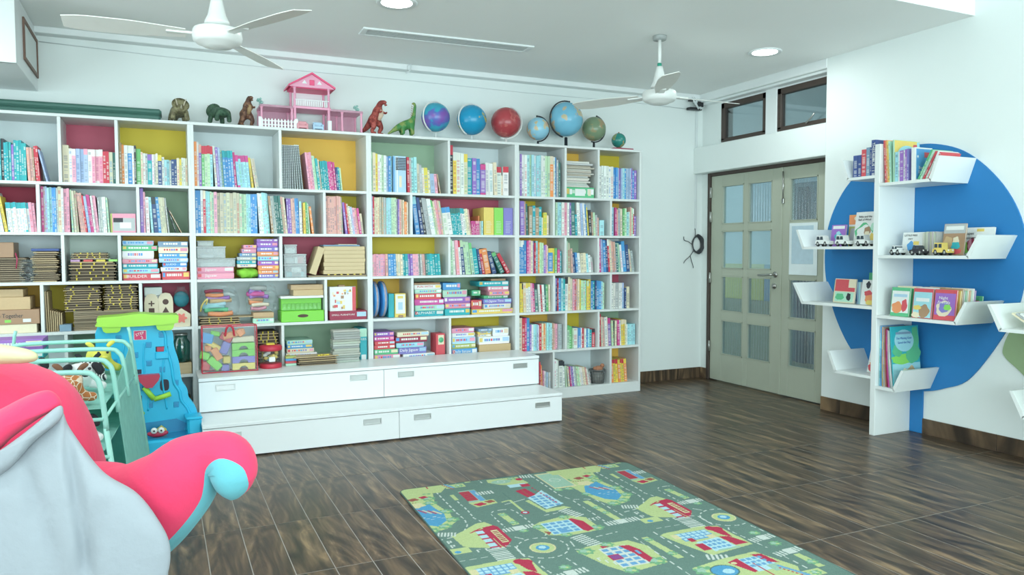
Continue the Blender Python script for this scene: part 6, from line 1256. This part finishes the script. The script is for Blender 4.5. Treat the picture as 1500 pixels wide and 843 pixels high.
# school
pl([(.0, 1.085), (.20, 1.075), (.285, 1.10), (.29, 1.34), (.05, 1.375), (-.0, 1.22), (-.03, 1.10)], 'grass'); rc(.035, .20, 1.115, 1.205, 'blue')
for i in range(6):
    for j in range(3): rc(.04+.027*i, .06+.027*i, 1.12+.028*j, 1.14+.028*j, 'pale')
el(.235, 1.115, .026, .026, 'red'); el(.262, 1.13, .024, .024, 'red'); pl([(.22, 1.13), (.28, 1.14), (.262, 1.24), (.235, 1.20)], 'red'); rc(.01, .04, 1.12, 1.17, 'cream'); rc(.055, .085, 1.18, 1.22, 'red'); rc(.16, .20, 1.175, 1.22, 'cream')
pl([(.07, 1.23), (.20, 1.215), (.21, 1.33), (.09, 1.345)], 'pale'); rc(.05, .09, 1.25, 1.32, 'red')
for i in range(4):
    for j in range(3): rc(.10+.025*i, .117+.025*i, 1.235+.033*j, 1.255+.033*j, 'blue')
pl([(.205, 1.21), (.25, 1.225), (.285, 1.32), (.215, 1.32)], 'red'); rc(.11, .22, 1.335, 1.35, 'mint'); zebra(.06, 1.40, .10, .055, 25, 5)
# villa
pl([(.50, 1.11), (.57, 1.085), (.77, 1.09), (.82, 1.18), (.80, 1.36), (.60, 1.39), (.55, 1.30)], 'grass'); bush(.54, 1.13, .036); bush(.765, 1.33, .04); bush(.62, 1.37, .032); bush(.66, 1.10, .03); rc(.60, .73, 1.13, 1.34, 'white')
for i in range(3):
    for j in range(5): rc(.607+.042*i, .636+.042*i, 1.14+.041*j, 1.165+.041*j, 'blue')
rc(.60, .655, 1.205, 1.26, 'red'); rc(.605, .65, 1.212, 1.252, (.25, .08, .25)); pl([(.70, 1.13), (.745, 1.14), (.765, 1.20), (.765, 1.30), (.73, 1.33), (.72, 1.22)], 'red'); rc(.738, .752, 1.20, 1.24, 'blue'); pl([(.62, 1.10), (.66, 1.12), (.62, 1.13)], 'red')
for k in range(3): rc(.545+.022*k, .551+.022*k, 1.21+.03*k, 1.24+.03*k, 'white'); rc(.551+.022*k, .562+.022*k, 1.21+.03*k, 1.216+.03*k, 'white')
line([(.856, 1.09), (.875, 1.345)], .017, 'grass'); bush(.86, 1.12, .02); bush(.87, 1.29, .022); line([(.815, 1.07), (.81, 1.5)], .003, 'white', (.035, .022)); line([(.93, 1.05), (.93, 1.36)], .003, 'white', (.035, .022)); line([(.66, 1.0), (.78, .985)], .003, 'white', (.035, .02)); line([(.30, 1.19), (.32, 1.40)], .003, 'white', (.03, .02))
# hospital and pond
pl([(-.11, 1.45), (.06, 1.42), (.24, 1.41), (.30, 1.60), (.20, 1.75), (-.08, 1.70)], 'grass'); bush(-.075, 1.49, .045); el(-.002, 1.52, .062, .055, 'dark'); el(-.002, 1.52, .056, .049, 'water'); el(.01, 1.53, .026, .022, 'pale')
pl([(.06, 1.46), (.12, 1.44), (.16, 1.56), (.10, 1.58)], 'red'); el(.08, 1.475, .012, .012, 'cream'); rc(.12, .24, 1.45, 1.58, 'pale'); pl([(.20, 1.43), (.25, 1.44), (.26, 1.54), (.22, 1.52)], 'red'); rc(.15, .155, 1.5, 1.66, 'red'); rc(.19, .24, 1.54, 1.60, 'mint')
for i in range(4):
    for j in range(3): rc(.125+.028*i, .145+.028*i, 1.455+.03*j, 1.475+.03*j, 'blue')
line([(.23, 1.56), (.29, 1.70)], .008, 'blue'); line([(.22, 1.58), (.28, 1.72)], .005, 'red', (.01, .008))
zebra(.385, 1.30, .16, .045, -8, 9); rc(.36, .405, 1.275, 1.325, 'white'); bush(.385, 1.24, .026); bush(.385, 1.375, .028); zebra(.385, 1.465, .17, .045, -8, 9); rc(.362, .408, 1.44, 1.49, 'white'); line([(.385, 1.5), (.39, 1.64)], .017, 'grass'); bush(.388, 1.59, .026)
line([(.43, 1.16), (.44, 1.25)], .003, 'white', (.03, .02)); line([(.455, 1.5), (.46, 1.7)], .003, 'white', (.03, .02)); line([(.32, 1.5), (.325, 1.7)], .003, 'white', (.03, .02))
rs = np.random.RandomState(3); RC *= (1+.05*rs.randn(nv, nu, 1)); RC = np.clip(RC, 0, 1)
edge_m = (U < .006) | (U > RW-.006) | (V < .006); RC[edge_m] = (.09, .15, .13)
wave = .0022*np.sin(U*9+V*3)*np.sin(V*5)*np.exp(-np.minimum(np.minimum(U, RW-U), V)/.05)
Zr = .0065+np.abs(wave)
# rounded corners: pull the outermost points in
vs = np.stack([U, -V, Zr], -1).reshape(-1, 3); cr_ = .045
for cu in (cr_, RW-cr_):
    for cv in (cr_, RL-cr_):
        du = vs[:, 0]-cu; dv = -vs[:, 1]-cv; m_ = (np.sign(du) == (1 if cu > .5 else -1)) & (np.sign(dv) == (1 if cv > .5 else -1)); q = np.hypot(du, dv); mx = np.maximum(np.abs(du), np.abs(dv))
        f_ = np.where(m_ & (q > 1e-6), mx/np.maximum(q, 1e-6), 1); vs[:, 0] = cu+du*f_; vs[:, 1] = -(cv+dv*f_)
idx = np.arange(nu*nv).reshape(nv, nu); quads = np.stack([idx[1:, :-1], idx[1:, 1:], idx[:-1, 1:], idx[:-1, :-1]], -1).reshape(-1, 4)
me = bpy.data.meshes.new('printed_top'); nq = len(quads)
me.vertices.add(nu*nv); me.vertices.foreach_set('co', vs.ravel()); me.loops.add(nq*4); me.loops.foreach_set('vertex_index', quads.ravel().astype(np.int32)); me.polygons.add(nq); me.polygons.foreach_set('loop_start', np.arange(0, nq*4, 4, dtype=np.int32)); me.update(calc_edges=True)
ca = me.color_attributes.new('Col', 'FLOAT_COLOR', 'POINT'); ca.data.foreach_set('color', np.concatenate([RC.reshape(-1, 3), np.ones((nu*nv, 1))], 1).ravel().astype(np.float32)); me.materials.append(MATTE_PRINT); me.validate()
rug = empty('play_rug', (-2.845, -1.865, 0), R_(-2.4), 'green road-map play rug lying on the dark floor', 'rug')
o = bpy.data.objects.new('printed_top', me); COL.objects.link(o); o.parent = rug
b_ = MB(); per = [tuple(vs[i]) for i in list(idx[0, ::6])+list(idx[::6, -1])+list(idx[-1, ::-6])+list(idx[::-6, 0])]; n = len(per)
b_.add([(p[0], p[1], p[2]) for p in per]+[(p[0], p[1], .0006) for p in per], [(i, (i+1) % n, n+(i+1) % n, n+i) for i in range(n)]); b_.build('rug_edge', mat('rug_backing', (.10, .14, .13), .9), rug)
# ================================================================== blue climbing-wall toy
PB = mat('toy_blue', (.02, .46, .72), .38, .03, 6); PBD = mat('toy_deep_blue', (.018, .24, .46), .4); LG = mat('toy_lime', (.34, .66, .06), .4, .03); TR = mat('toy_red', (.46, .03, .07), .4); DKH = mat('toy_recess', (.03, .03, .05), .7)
pw = empty('play_wall', (-4.06, -.56, 0), R_(2), 'blue moulded water play wall with lime trough and red funnel', 'play wall')
out = spline([(-.27, .86), (-.10, .868), (.07, .862), (.135, .80), (.145, .70), (.17, .60), (.185, .48), (.215, .42), (.225, .36), (.262, .30), (.278, .22), (.285, .12), (.285, 0)], 5)
poly = [(-.29, 0)]+[(-.29, .80)]+[tuple(p) for p in out]
MB().prism(poly, 'y', .0, .11).build('wall_panel', PB, pw)
inn = [(p[0]*.9+.0, p[1]*.93+.03) for p in poly]
rib = [(p[0]-.045, 0, p[1]-.012) for p in [tuple(q) for q in out[8:]]]; MB().tube([(x, -.001, z) for x, y, z in rib], .009, 8).build('moulded_rib', PB, pw)
for x0, a in ((-.02, .6), (.085, 2.1), (-.14, 1.2)):
    MB().tube([tuple(q) for q in spline([(x0+.012*math.sin(a+k*1.1), .0, .30+.085*k) for k in range(6)], 4)], .006, 6).build('moulded_rib', PB, pw)
for (x, z) in ((.075, .775), (.0, .715), (-.075, .655), (.0, .60), (.075, .555), (-.165, .765), (.15, .465), (-.055, .445), (.0, .335), (.15, .325), (-.165, .5), (-.2, .38), (-.19, .62)):
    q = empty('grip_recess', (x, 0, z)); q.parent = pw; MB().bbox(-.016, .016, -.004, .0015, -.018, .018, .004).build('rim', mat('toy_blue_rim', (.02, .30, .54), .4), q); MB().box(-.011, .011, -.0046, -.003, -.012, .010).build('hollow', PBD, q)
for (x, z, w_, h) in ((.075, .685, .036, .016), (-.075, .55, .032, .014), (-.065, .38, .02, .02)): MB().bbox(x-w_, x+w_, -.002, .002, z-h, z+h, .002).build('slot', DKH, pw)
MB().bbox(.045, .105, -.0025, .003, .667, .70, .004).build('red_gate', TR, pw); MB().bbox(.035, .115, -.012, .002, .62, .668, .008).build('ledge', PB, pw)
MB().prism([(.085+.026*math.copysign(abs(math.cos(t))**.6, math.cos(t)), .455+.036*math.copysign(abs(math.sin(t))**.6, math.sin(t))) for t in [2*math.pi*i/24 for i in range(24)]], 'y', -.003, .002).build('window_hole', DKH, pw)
# lime trough across the head with two hanger boxes
tro = [(-.275, .865), (-.27, .845), (-.05, .838), (.15, .848), (.168, .862), (.172, .885), (.16, .90), (.05, .905), (-.05, .915), (-.16, .905), (-.262, .90), (-.278, .888)]
MB().prism([tuple(p) for p in spline(tro, 4, True)], 'y', -.06, .12).build('trough', LG, pw)
for x in (-.2, .095): MB().prism([(x-.055, .85), (x+.055, .85), (x+.045, .815), (x+.03, .805), (x-.03, .805), (x-.045, .815)], 'y', -.05, .02).build('trough_hanger', LG, pw)
MB().prism([(-.066, .522), (-.062, .533), (.055, .533), (.059, .522), (.05, .495), (.014, .452), (-.022, .452), (-.057, .495)], 'y', -.055, .0).build('funnel', TR, pw)
MB().tube([(-.03, -.03, .455), (-.005, -.03, .415), (.022, -.03, .378)], .017, 10).build('chute', LG, pw); MB().tube([(.022, -.03, .376), (.07, -.032, .387), (.118, -.034, .402)], .016, 10).build('chute', LG, pw); MB().ball((-.045, -.015, .29), .014, 10).build('chute_nub', LG, pw)
MB().bbox(-.082, -.01, -.0035, .001, .748, .808, .003).build('emblem_plate', INK['w'], pw); MB().bbox(-.079, -.013, -.0045, -.002, .751, .805, .003).build('emblem', mat('emblem_red', (.62, .03, .14), .4), pw)
text('STEP', .024, pw, (-.047, -.0052, .786), (R_(90), R_(-18), 0), INK['w']); text('2', .026, pw, (-.036, -.0052, .764), (R_(90), R_(-18), 0), INK['w'])
# basin at the foot
bs = MB().bbox(-.29, .285, -.16, .0, .0, .15, .02).build('basin', PB, pw); MB().bbox(-.27, .20, -.15, -.002, .149, .1515, .002).build('basin_water_well', PBD, bs)
MB().prism([(-.24, .155), (.19, .155), (.205, .20), (.15, .235), (-.05, .225), (-.2, .24)], 'y', -.0035, .004).build('basin_mouth', PBD, pw); MB().bbox(.205, .287, -.14, .0, .15, .255, .012).build('corner_tower', PB, pw); MB().bbox(.195, .292, -.145, .0, .245, .262, .006).build('tower_lip', PB, pw)
tb = empty('toy_crab', (-4.02, -.66, .1518), 0, 'red toy crab with round white eyes in the blue basin', 'toy')
skin('body', [(0, 0, .02, .022), (.03, 0, .02, .018), (-.03, 0, .02, .018), (.06, 0, .025, .01), (-.06, 0, .025, .01)], [(0, 1), (0, 2), (1, 3), (2, 4)], TR, tb)
for sx in (-.02, .02): MB().ball((sx, -.022, .045), .019, 14, sc=(1, .6, 1)).build('eye', INK['w'], tb); MB().ball((sx, -.033, .045), .006, 8).build('pupil', BLACK, tb)
tag(MB().prism([(-.03, 0), (.03, 0), (.03, .03), (0, .055), (-.03, .03)], 'y', -.02, .02).build('toy_boat', KN['yellow'], None, (-4.0, -.60, .152)), 'small yellow house-shaped bath toy behind the red crab', 'toy')
# ================================================================== mint wire trolley with soft toys
MT = mat('mint_metal', (.32, .66, .57), .4, .03); MESHM = clear_mat('mint_mesh', (.62, .90, .84), .04, .4, .66, (.36, .72, .64))
tl = empty('toy_trolley', (-4.475, -1.58, 0), R_(-3.8), 'mint green wire trolley with hoop frames and mesh baskets', 'trolley')
def hoop(y, zt, xt=.285, xb=.34):
    return [tuple(p) for p in spline([(-xt-.03, y, .55), (-xt-.012, y, zt-.07), (-xt+.01, y, zt-.02), (-xt+.06, y, zt), (0, y, zt+.004), (xt-.06, y, zt), (xt-.01, y, zt-.02), (xt+.012, y, zt-.07), (xt+.03, y, .55)], 4)]
for y in (-.62, -.22, .18, .56): MB().tube(hoop(y, .80), .011, 10).build('hoop', MT, tl)
for sx in (-1, 1):
    MB().tube([(sx*.275, .66, .865), (sx*.282, .66, .84), (sx*.375, .66, .0)], .0085, 8).build('end_post', MT, tl)
    MB().tube([(sx*.313, -.62, .56), (sx*.375, -.62, .0)], .011, 10).build('end_post', MT, tl)
    for z, x in ((.02, .372), (.60, .308)): MB().tube([(sx*x, -.62, z), (sx*x, .66, z)], .007, 8).build('side_rail', MT, tl)
    xa, xb_ = sx*.37, sx*.29; MB().add([(xa, -.2, .02), (xa, .66, .02), (xb_, .66, .78), (sx*.302, -.2, .66), (xa-sx*.002, -.2, .02), (xa-sx*.002, .66, .02), (xb_-sx*.002, .66, .78), (sx*.30, -.2, .66)], [(0, 1, 2, 3), (7, 6, 5, 4), (0, 4, 5, 1), (1, 5, 6, 2), (2, 6, 7, 3), (3, 7, 4, 0)]).build('side_mesh', MESHM, tl)
for y, z0, z1 in ((-.62, .02, .44), (.655, .02, .62)): MB().prism([(-.33, z0), (.33, z0), (.28, z1), (-.28, z1)], 'y', y, y+.003).build('mesh_divider', MESHM, tl)
for z, x in ((.03, .35), (.46, .305), (.62, .285)): MB().bbox(-x, x, -.6 if z < .5 else -.50, .64, z, z+.006, .002).build('basket_floor', MESHM, tl)
MB().tube([(-.325, -.625, .44), (.325, -.625, .44)], .008, 8).build('front_rail', MT, tl); MB().tube([(-.305, -.625, .60), (.305, -.625, .60)], .008, 8).build('front_rail', MT, tl)
SPOT = mat('white_plush', (.80, .80, .79), .95, .05, 20, .3, 60, sheen=.3); BKP = mat('black_plush', (.025, .025, .03), .95, .1); YLP = mat('yellow_plush', (.75, .68, .12), .95, .06); PNK = mat('pink_felt', (.80, .42, .48), .9)
GIR = patch_mat('giraffe_plush', (.72, .62, .48), (.45, .16, .05), 28, .06, .95, 'cells', .02); ZEB = patch_mat('zebra_plush', (.04, .04, .05), (.78, .78, .76), 16, .5, .95, 'wave', .04); BRP = mat('brown_plush2', (.18, .09, .05), .95)
def plush(loc, rz, m, mear, lab, s=1., kind='dog', nose=True):
    e = empty('soft_toy', loc, rz, lab, 'soft toy', 'soft toys in the mint trolley'); e.scale = (s, s, s)
    n = [(0, .10, .03, .062), (0, .03, .05, .06), (0, -.04, .085, .058), (0, -.09, .075, .035), (0, .17, .02, .035), (.07, .0, .01, .026), (.10, -.05, .0, .022), (-.07, .0, .01, .026), (-.10, -.05, .0, .022)]
    skin('body', n, [(0, 1), (1, 2), (2, 3), (0, 4), (1, 5), (5, 6), (1, 7), (7, 8)], m, e)
    for sx in (-1, 1):
        if kind == 'dog': skin('ear', [(sx*.045, -.03, .125, .018), (sx*.075, -.04, .10, .024), (sx*.085, -.05, .06, .020)], [(0, 1), (1, 2)], mear, e)
        else: skin('ear', [(sx*.035, -.03, .13, .012), (sx*.06, -.03, .155, .016), (sx*.08, -.03, .16, .006)], [(0, 1), (1, 2)], mear, e)
        MB().ball((sx*.024, -.094, .105), .008, 10).build('eye', BLACK, e)
    if nose: MB().ball((0, -.128, .08), .014, 12, sc=(1.2, .8, .8)).build('nose', BKP if kind == 'dog' else mear, e)
    return e
def inside(x, y, z):
    a_ = R_(-3.8); return (-4.475+x*math.cos(a_)-y*math.sin(a_), -1.58+x*math.sin(a_)+y*math.cos(a_), z)
FU, FL = .66, .485
plush(inside(-.10, -.47, FU), R_(-8), SPOT, BKP, 'white plush dog with black ears in the front basket', .92)
plush(inside(.15, -.43, FU), R_(168), GIR, BRP, 'orange and cream patched plush giraffe in the front basket', .92, 'giraffe')
plush(inside(-.11, -.13, FU), R_(10), SPOT, PNK, 'white plush cat with pink ears behind the front plush dog', .92, 'cat')
plush(inside(.15, -.12, FU), R_(14), SPOT, BKP, 'white plush dog with black ears behind the giraffe', .92)
plush(inside(-.11, .18, FU), R_(-10), SPOT, BKP, 'white plush dog with black ears in the middle of the trolley', .92)
plush(inside(.14, .21, FU-.008), R_(-12), ZEB, BKP, 'black and white striped plush zebra in the trolley', .78, 'giraffe')
plush(inside(.15, .48, FU), R_(15), YLP, YLP, 'yellow plush toy at the far end of the trolley', .92, 'cat')
plush(inside(.185, -.46, FL+.005), R_(8), SPOT, BKP, 'white plush dog with black ears in the lower front basket', .85)
MB_ = skin('soft_toy', [(0, 0, .045, .05), (.0, .0, .10, .045), (-.02, -.02, .14, .02)], [(0, 1), (1, 2)], BKP, None, 2, inside(-.06, -.52, FL)); tag(MB_, 'black plush bundle beside the lower white plush dog', 'soft toy', 'soft toys in the mint trolley')
# ================================================================== boxes at the left edge, in front of the bookcases
e = empty('storage_crate', (-4.78, -.62, 0), 0, 'mint crate under the purple game boxes at the left edge', 'crate')
MB().bbox(-.17, .17, -.13, .13, 0, .62, .01).build('crate_body', MESHM, e); MB().bbox(-.175, .175, -.135, .135, .60, .63, .008).build('crate_rim', MT, e)
zz = .632
for i, (cn, h, x0, x1, wd) in enumerate((('mint', .05, -4.95, -4.60, None), ('teal', .056, -4.95, -4.60, None), ('purple', .06, -4.93, -4.60, None))):
    carton('game_box', x0, x1, -.74, .22, zz, h, cn, '%s game box in the stack beside the trolley, left edge' % cn, 'game box', 'game boxes on the mint crate'); zz += h+.0006
# ================================================================== the big plush dragon in front
DP = mat('dragon_pink', (.80, .045, .13), .95, .07, 5, .2, 40, sheen=.12); DGY = mat('dragon_grey', (.31, .345, .375), .95, .06, 4, .2, 40, sheen=.08); DCY = mat('dragon_aqua', (.13, .44, .50), .95, .05, 6, .2, 40, sheen=.08); DCR = mat('dragon_cream', (.66, .66, .38), .95, .05, 6, .2, 40)
def dp(u, v, t): return Vector(CAM+(_F+_Rt*(u-750)/FPX-_Up*(v-421.5)/FPX)*t)
VT = Vector(_F)
dg = empty('plush_dragon', (-4.45, -3.55, 0), 0, 'large pink plush dragon with grey wing and curled tail, in the foreground', 'plush toy')
INV = dg.matrix_world.inverted() if False else Matrix.Translation((4.45, 3.55, 0))
def pillow(pts, t, thick, name, m, rings=9, crease=(), tilt=None, back=.35, parent=None):
    """stuffed flat shape: outline (u, v) at depth t, bulging towards and away from the room"""
    o_ = spline([(p[0], p[1], (p[2] if len(p) > 2 else t)) for p in pts], 9, True); n = len(o_); cx = sum(p[0] for p in o_)/n; cy = sum(p[1] for p in o_)/n; ct = sum(p[2] for p in o_)/n
    v = []; f = []
    def off(u_, v_): return sum(a*math.exp(-(((u_-x0)*nx+(v_-y0)*ny)/w_)**2)*(1/(1+math.exp(-((u_-x0)*-ny+(v_-y0)*nx)/14))) for (x0, y0, nx, ny, w_, a) in crease)
    def ring_(s_, sg):
        for p in o_:
            u_, v_ = cx+(p[0]-cx)*s_, cy+(p[1]-cy)*s_; tt = ct+(p[2]-ct)*s_; b = thick*math.sqrt(max(0, 1-s_**2.4))
            v.append(INV @ dp(u_, v_, tt-(b-off(u_, v_)*(1-s_**4) if sg > 0 else -b*back)))
    sc_ = [math.cos(math.pi/2*k/rings) for k in range(rings)]
    for s_ in sc_: ring_(s_, 1)
    ci = len(v); v.append(INV @ dp(cx, cy, ct-thick+off(cx, cy)))
    for k in range(rings-1):
        for i in range(n): f.append((k*n+i, k*n+(i+1) % n, (k+1)*n+(i+1) % n, (k+1)*n+i))
    for i in range(n): f.append(((rings-1)*n+i, (rings-1)*n+(i+1) % n, ci))
    o2 = len(v)
    for s_ in sc_[1:]: ring_(s_, -1)
    cb_ = len(v); v.append(INV @ dp(cx, cy, ct+thick*back)); prev = list(range(n))
    for k in range(rings-1):
        cur = [o2+k*n+i for i in range(n)]
        for i in range(n): f.append((prev[(i+1) % n], prev[i], cur[i], cur[(i+1) % n]))
        prev = cur
    for i in range(n): f.append((prev[(i+1) % n], prev[i], cb_))
    return MB().add(v, f, smooth=True).build(name, m, parent or dg)
# body: big egg, standing on the floor on stubby feet
bm = MB(); K = 40
prof = [(.0001, .035), (.20, .04), (.33, .10), (.41, .25), (.405, .42), (.383, .58), (.36, .70), (.325, .82), (.27, .915), (.16, .975), (.0001, 1.0)]
bm.lathe([tuple(p) for p in [(max(.0001, q[0]), q[1]) for q in spline(prof, 3)]], K, (0, 0, 0)); bc = INV @ dp(-58, 760, 2.16); bm.xf(Matrix.Translation((bc.x, bc.y, 0)))
bm.build('body', DP, dg)
for sx, sy in ((-.2, -.18), (.16, -.22), (-.2, .2), (.18, .18)): MB().ball((bc.x+sx, bc.y+sy, .075), .11, 18, sc=(1, 1.15, .68)).build('foot', DP, dg)
pillow([(-120, 497), (-40, 500), (10, 506), (44, 513), (56, 522), (46, 531), (0, 534), (-120, 536)], 2.02, .05, 'back_ridge', DCR, 6)
# wing: grey stuffed leaf with a pink leading edge
pillow([(-150, 735), (-60, 690), (0, 662), (46, 626), (80, 602), (92, 604), (104, 630), (150, 690), (200, 722), (232, 762), (249, 800), (244, 848), (215, 905), (120, 935), (-150, 930)], 1.80, .05, 'wing', DGY, 30, ((100, 640, .988, -.154, 11, .022), (40, 690, .96, -.28, 12, .018), (150, 740, .93, .30, 14, .012)))
pillow([(-160, 690), (-60, 630), (0, 600), (40, 580), (70, 572), (86, 582), (88, 596), (60, 612), (20, 640), (-20, 672), (-160, 745)], 1.80, .05, 'wing_leading_edge', DP, 8)
pillow([(-40, 680), (0, 660), (44, 628), (84, 596), (93, 602), (86, 618), (50, 648), (10, 690), (-40, 715)], 1.765, .03, 'wing_hem', DGY, 6)
# tail: swept tube, pink above, aqua below
cl = spline([(95, 792, 112, 2.12, 0, 34), (150, 770, 96, 2.06, 0, 34), (205, 750, 76, 2.0, 0, 34), (250, 717, 62, 1.96, 0, 32), (282, 684, 50, 1.94, 2, 34), (308, 668, 36, 1.93, 12, 48), (331, 670, 36, 1.92, 32, 68), (341, 686, 35, 1.915, 48, 86), (341, 702, 31, 1.91, 56, 98), (340, 716, 24, 1.91, 60, 106), (339, 727, 13, 1.91, 60, 110), (338, 733, 2, 1.91, 60, 110)], 6)
def sweep(belly, n, name, m):
    """one side of the tail: belly half (aqua) or back (pink); the seam half-angle varies along the tail"""
    v = []; f = []; N_ = len(cl)
    for i, p in enumerate(cl):
        q0, q1 = cl[max(0, i-1)], cl[min(N_-1, i+1)]; d = np.array([q1[0]-q0[0], q1[1]-q0[1]]); d /= np.linalg.norm(d)+1e-9
        rt = np.array([-d[1], d[0]])      # to the right of travel on the picture (v grows downwards)
        tw = R_(p[4]); px = p[3]/FPX; hb = p[5]
        C0 = INV @ dp(p[0], p[1], p[3]); A = (Vector(_Rt)*rt[0]-Vector(_Up)*rt[1]); B = -VT      # belly side, towards the room
        bel = A*math.cos(tw)+B*math.sin(tw); sid = -A*math.sin(tw)+B*math.cos(tw)
        a0, a1 = (180-hb, 180+hb) if belly else (-180+hb, 180-hb)
        for k in range(n+1):
            a = R_(a0+(a1-a0)*k/n); v.append(C0+(-bel*math.cos(a)+sid*math.sin(a))*max(.0005, p[2]*px))
    for i in range(N_-1):
        for k in range(n): f.append((i*(n+1)+k, i*(n+1)+k+1, (i+1)*(n+1)+k+1, (i+1)*(n+1)+k))
    return MB().add(v, f, smooth=True).build(name, m, dg)
sweep(False, 26, 'tail', DP); sweep(True, 18, 'tail_belly', DCY)
# neck and head beyond the left edge of the picture
hd = INV @ dp(-330, 560, 2.1); nk = INV @ dp(-220, 640, 2.12)
skin('head', [(bc.x-.12, bc.y+.05, .80, .2), (nk.x, nk.y, 1.0, .15), (hd.x, hd.y, 1.14, .17), (hd.x-.14, hd.y-.04, 1.10, .12), (hd.x-.24, hd.y-.07, 1.07, .08)], [(0, 1), (1, 2), (2, 3), (3, 4)], DP, dg)
for s_ in (-1, 1):
    MB().ball((hd.x-.10+.05*s_, hd.y-.10-.02*s_, 1.22), .03, 14).build('eye', BLACK, dg); MB().tube([(hd.x+.05, hd.y+.08*s_, 1.28), (hd.x+.09, hd.y+.10*s_, 1.36), (hd.x+.14, hd.y+.11*s_, 1.40)], [.035, .025, .006], 12).build('horn', DCR, dg)
dup = {k: v for k, v in LABELS.items() if v > 1}
print('labels', len(LABELS), 'shared', list(dup.items())[:8])
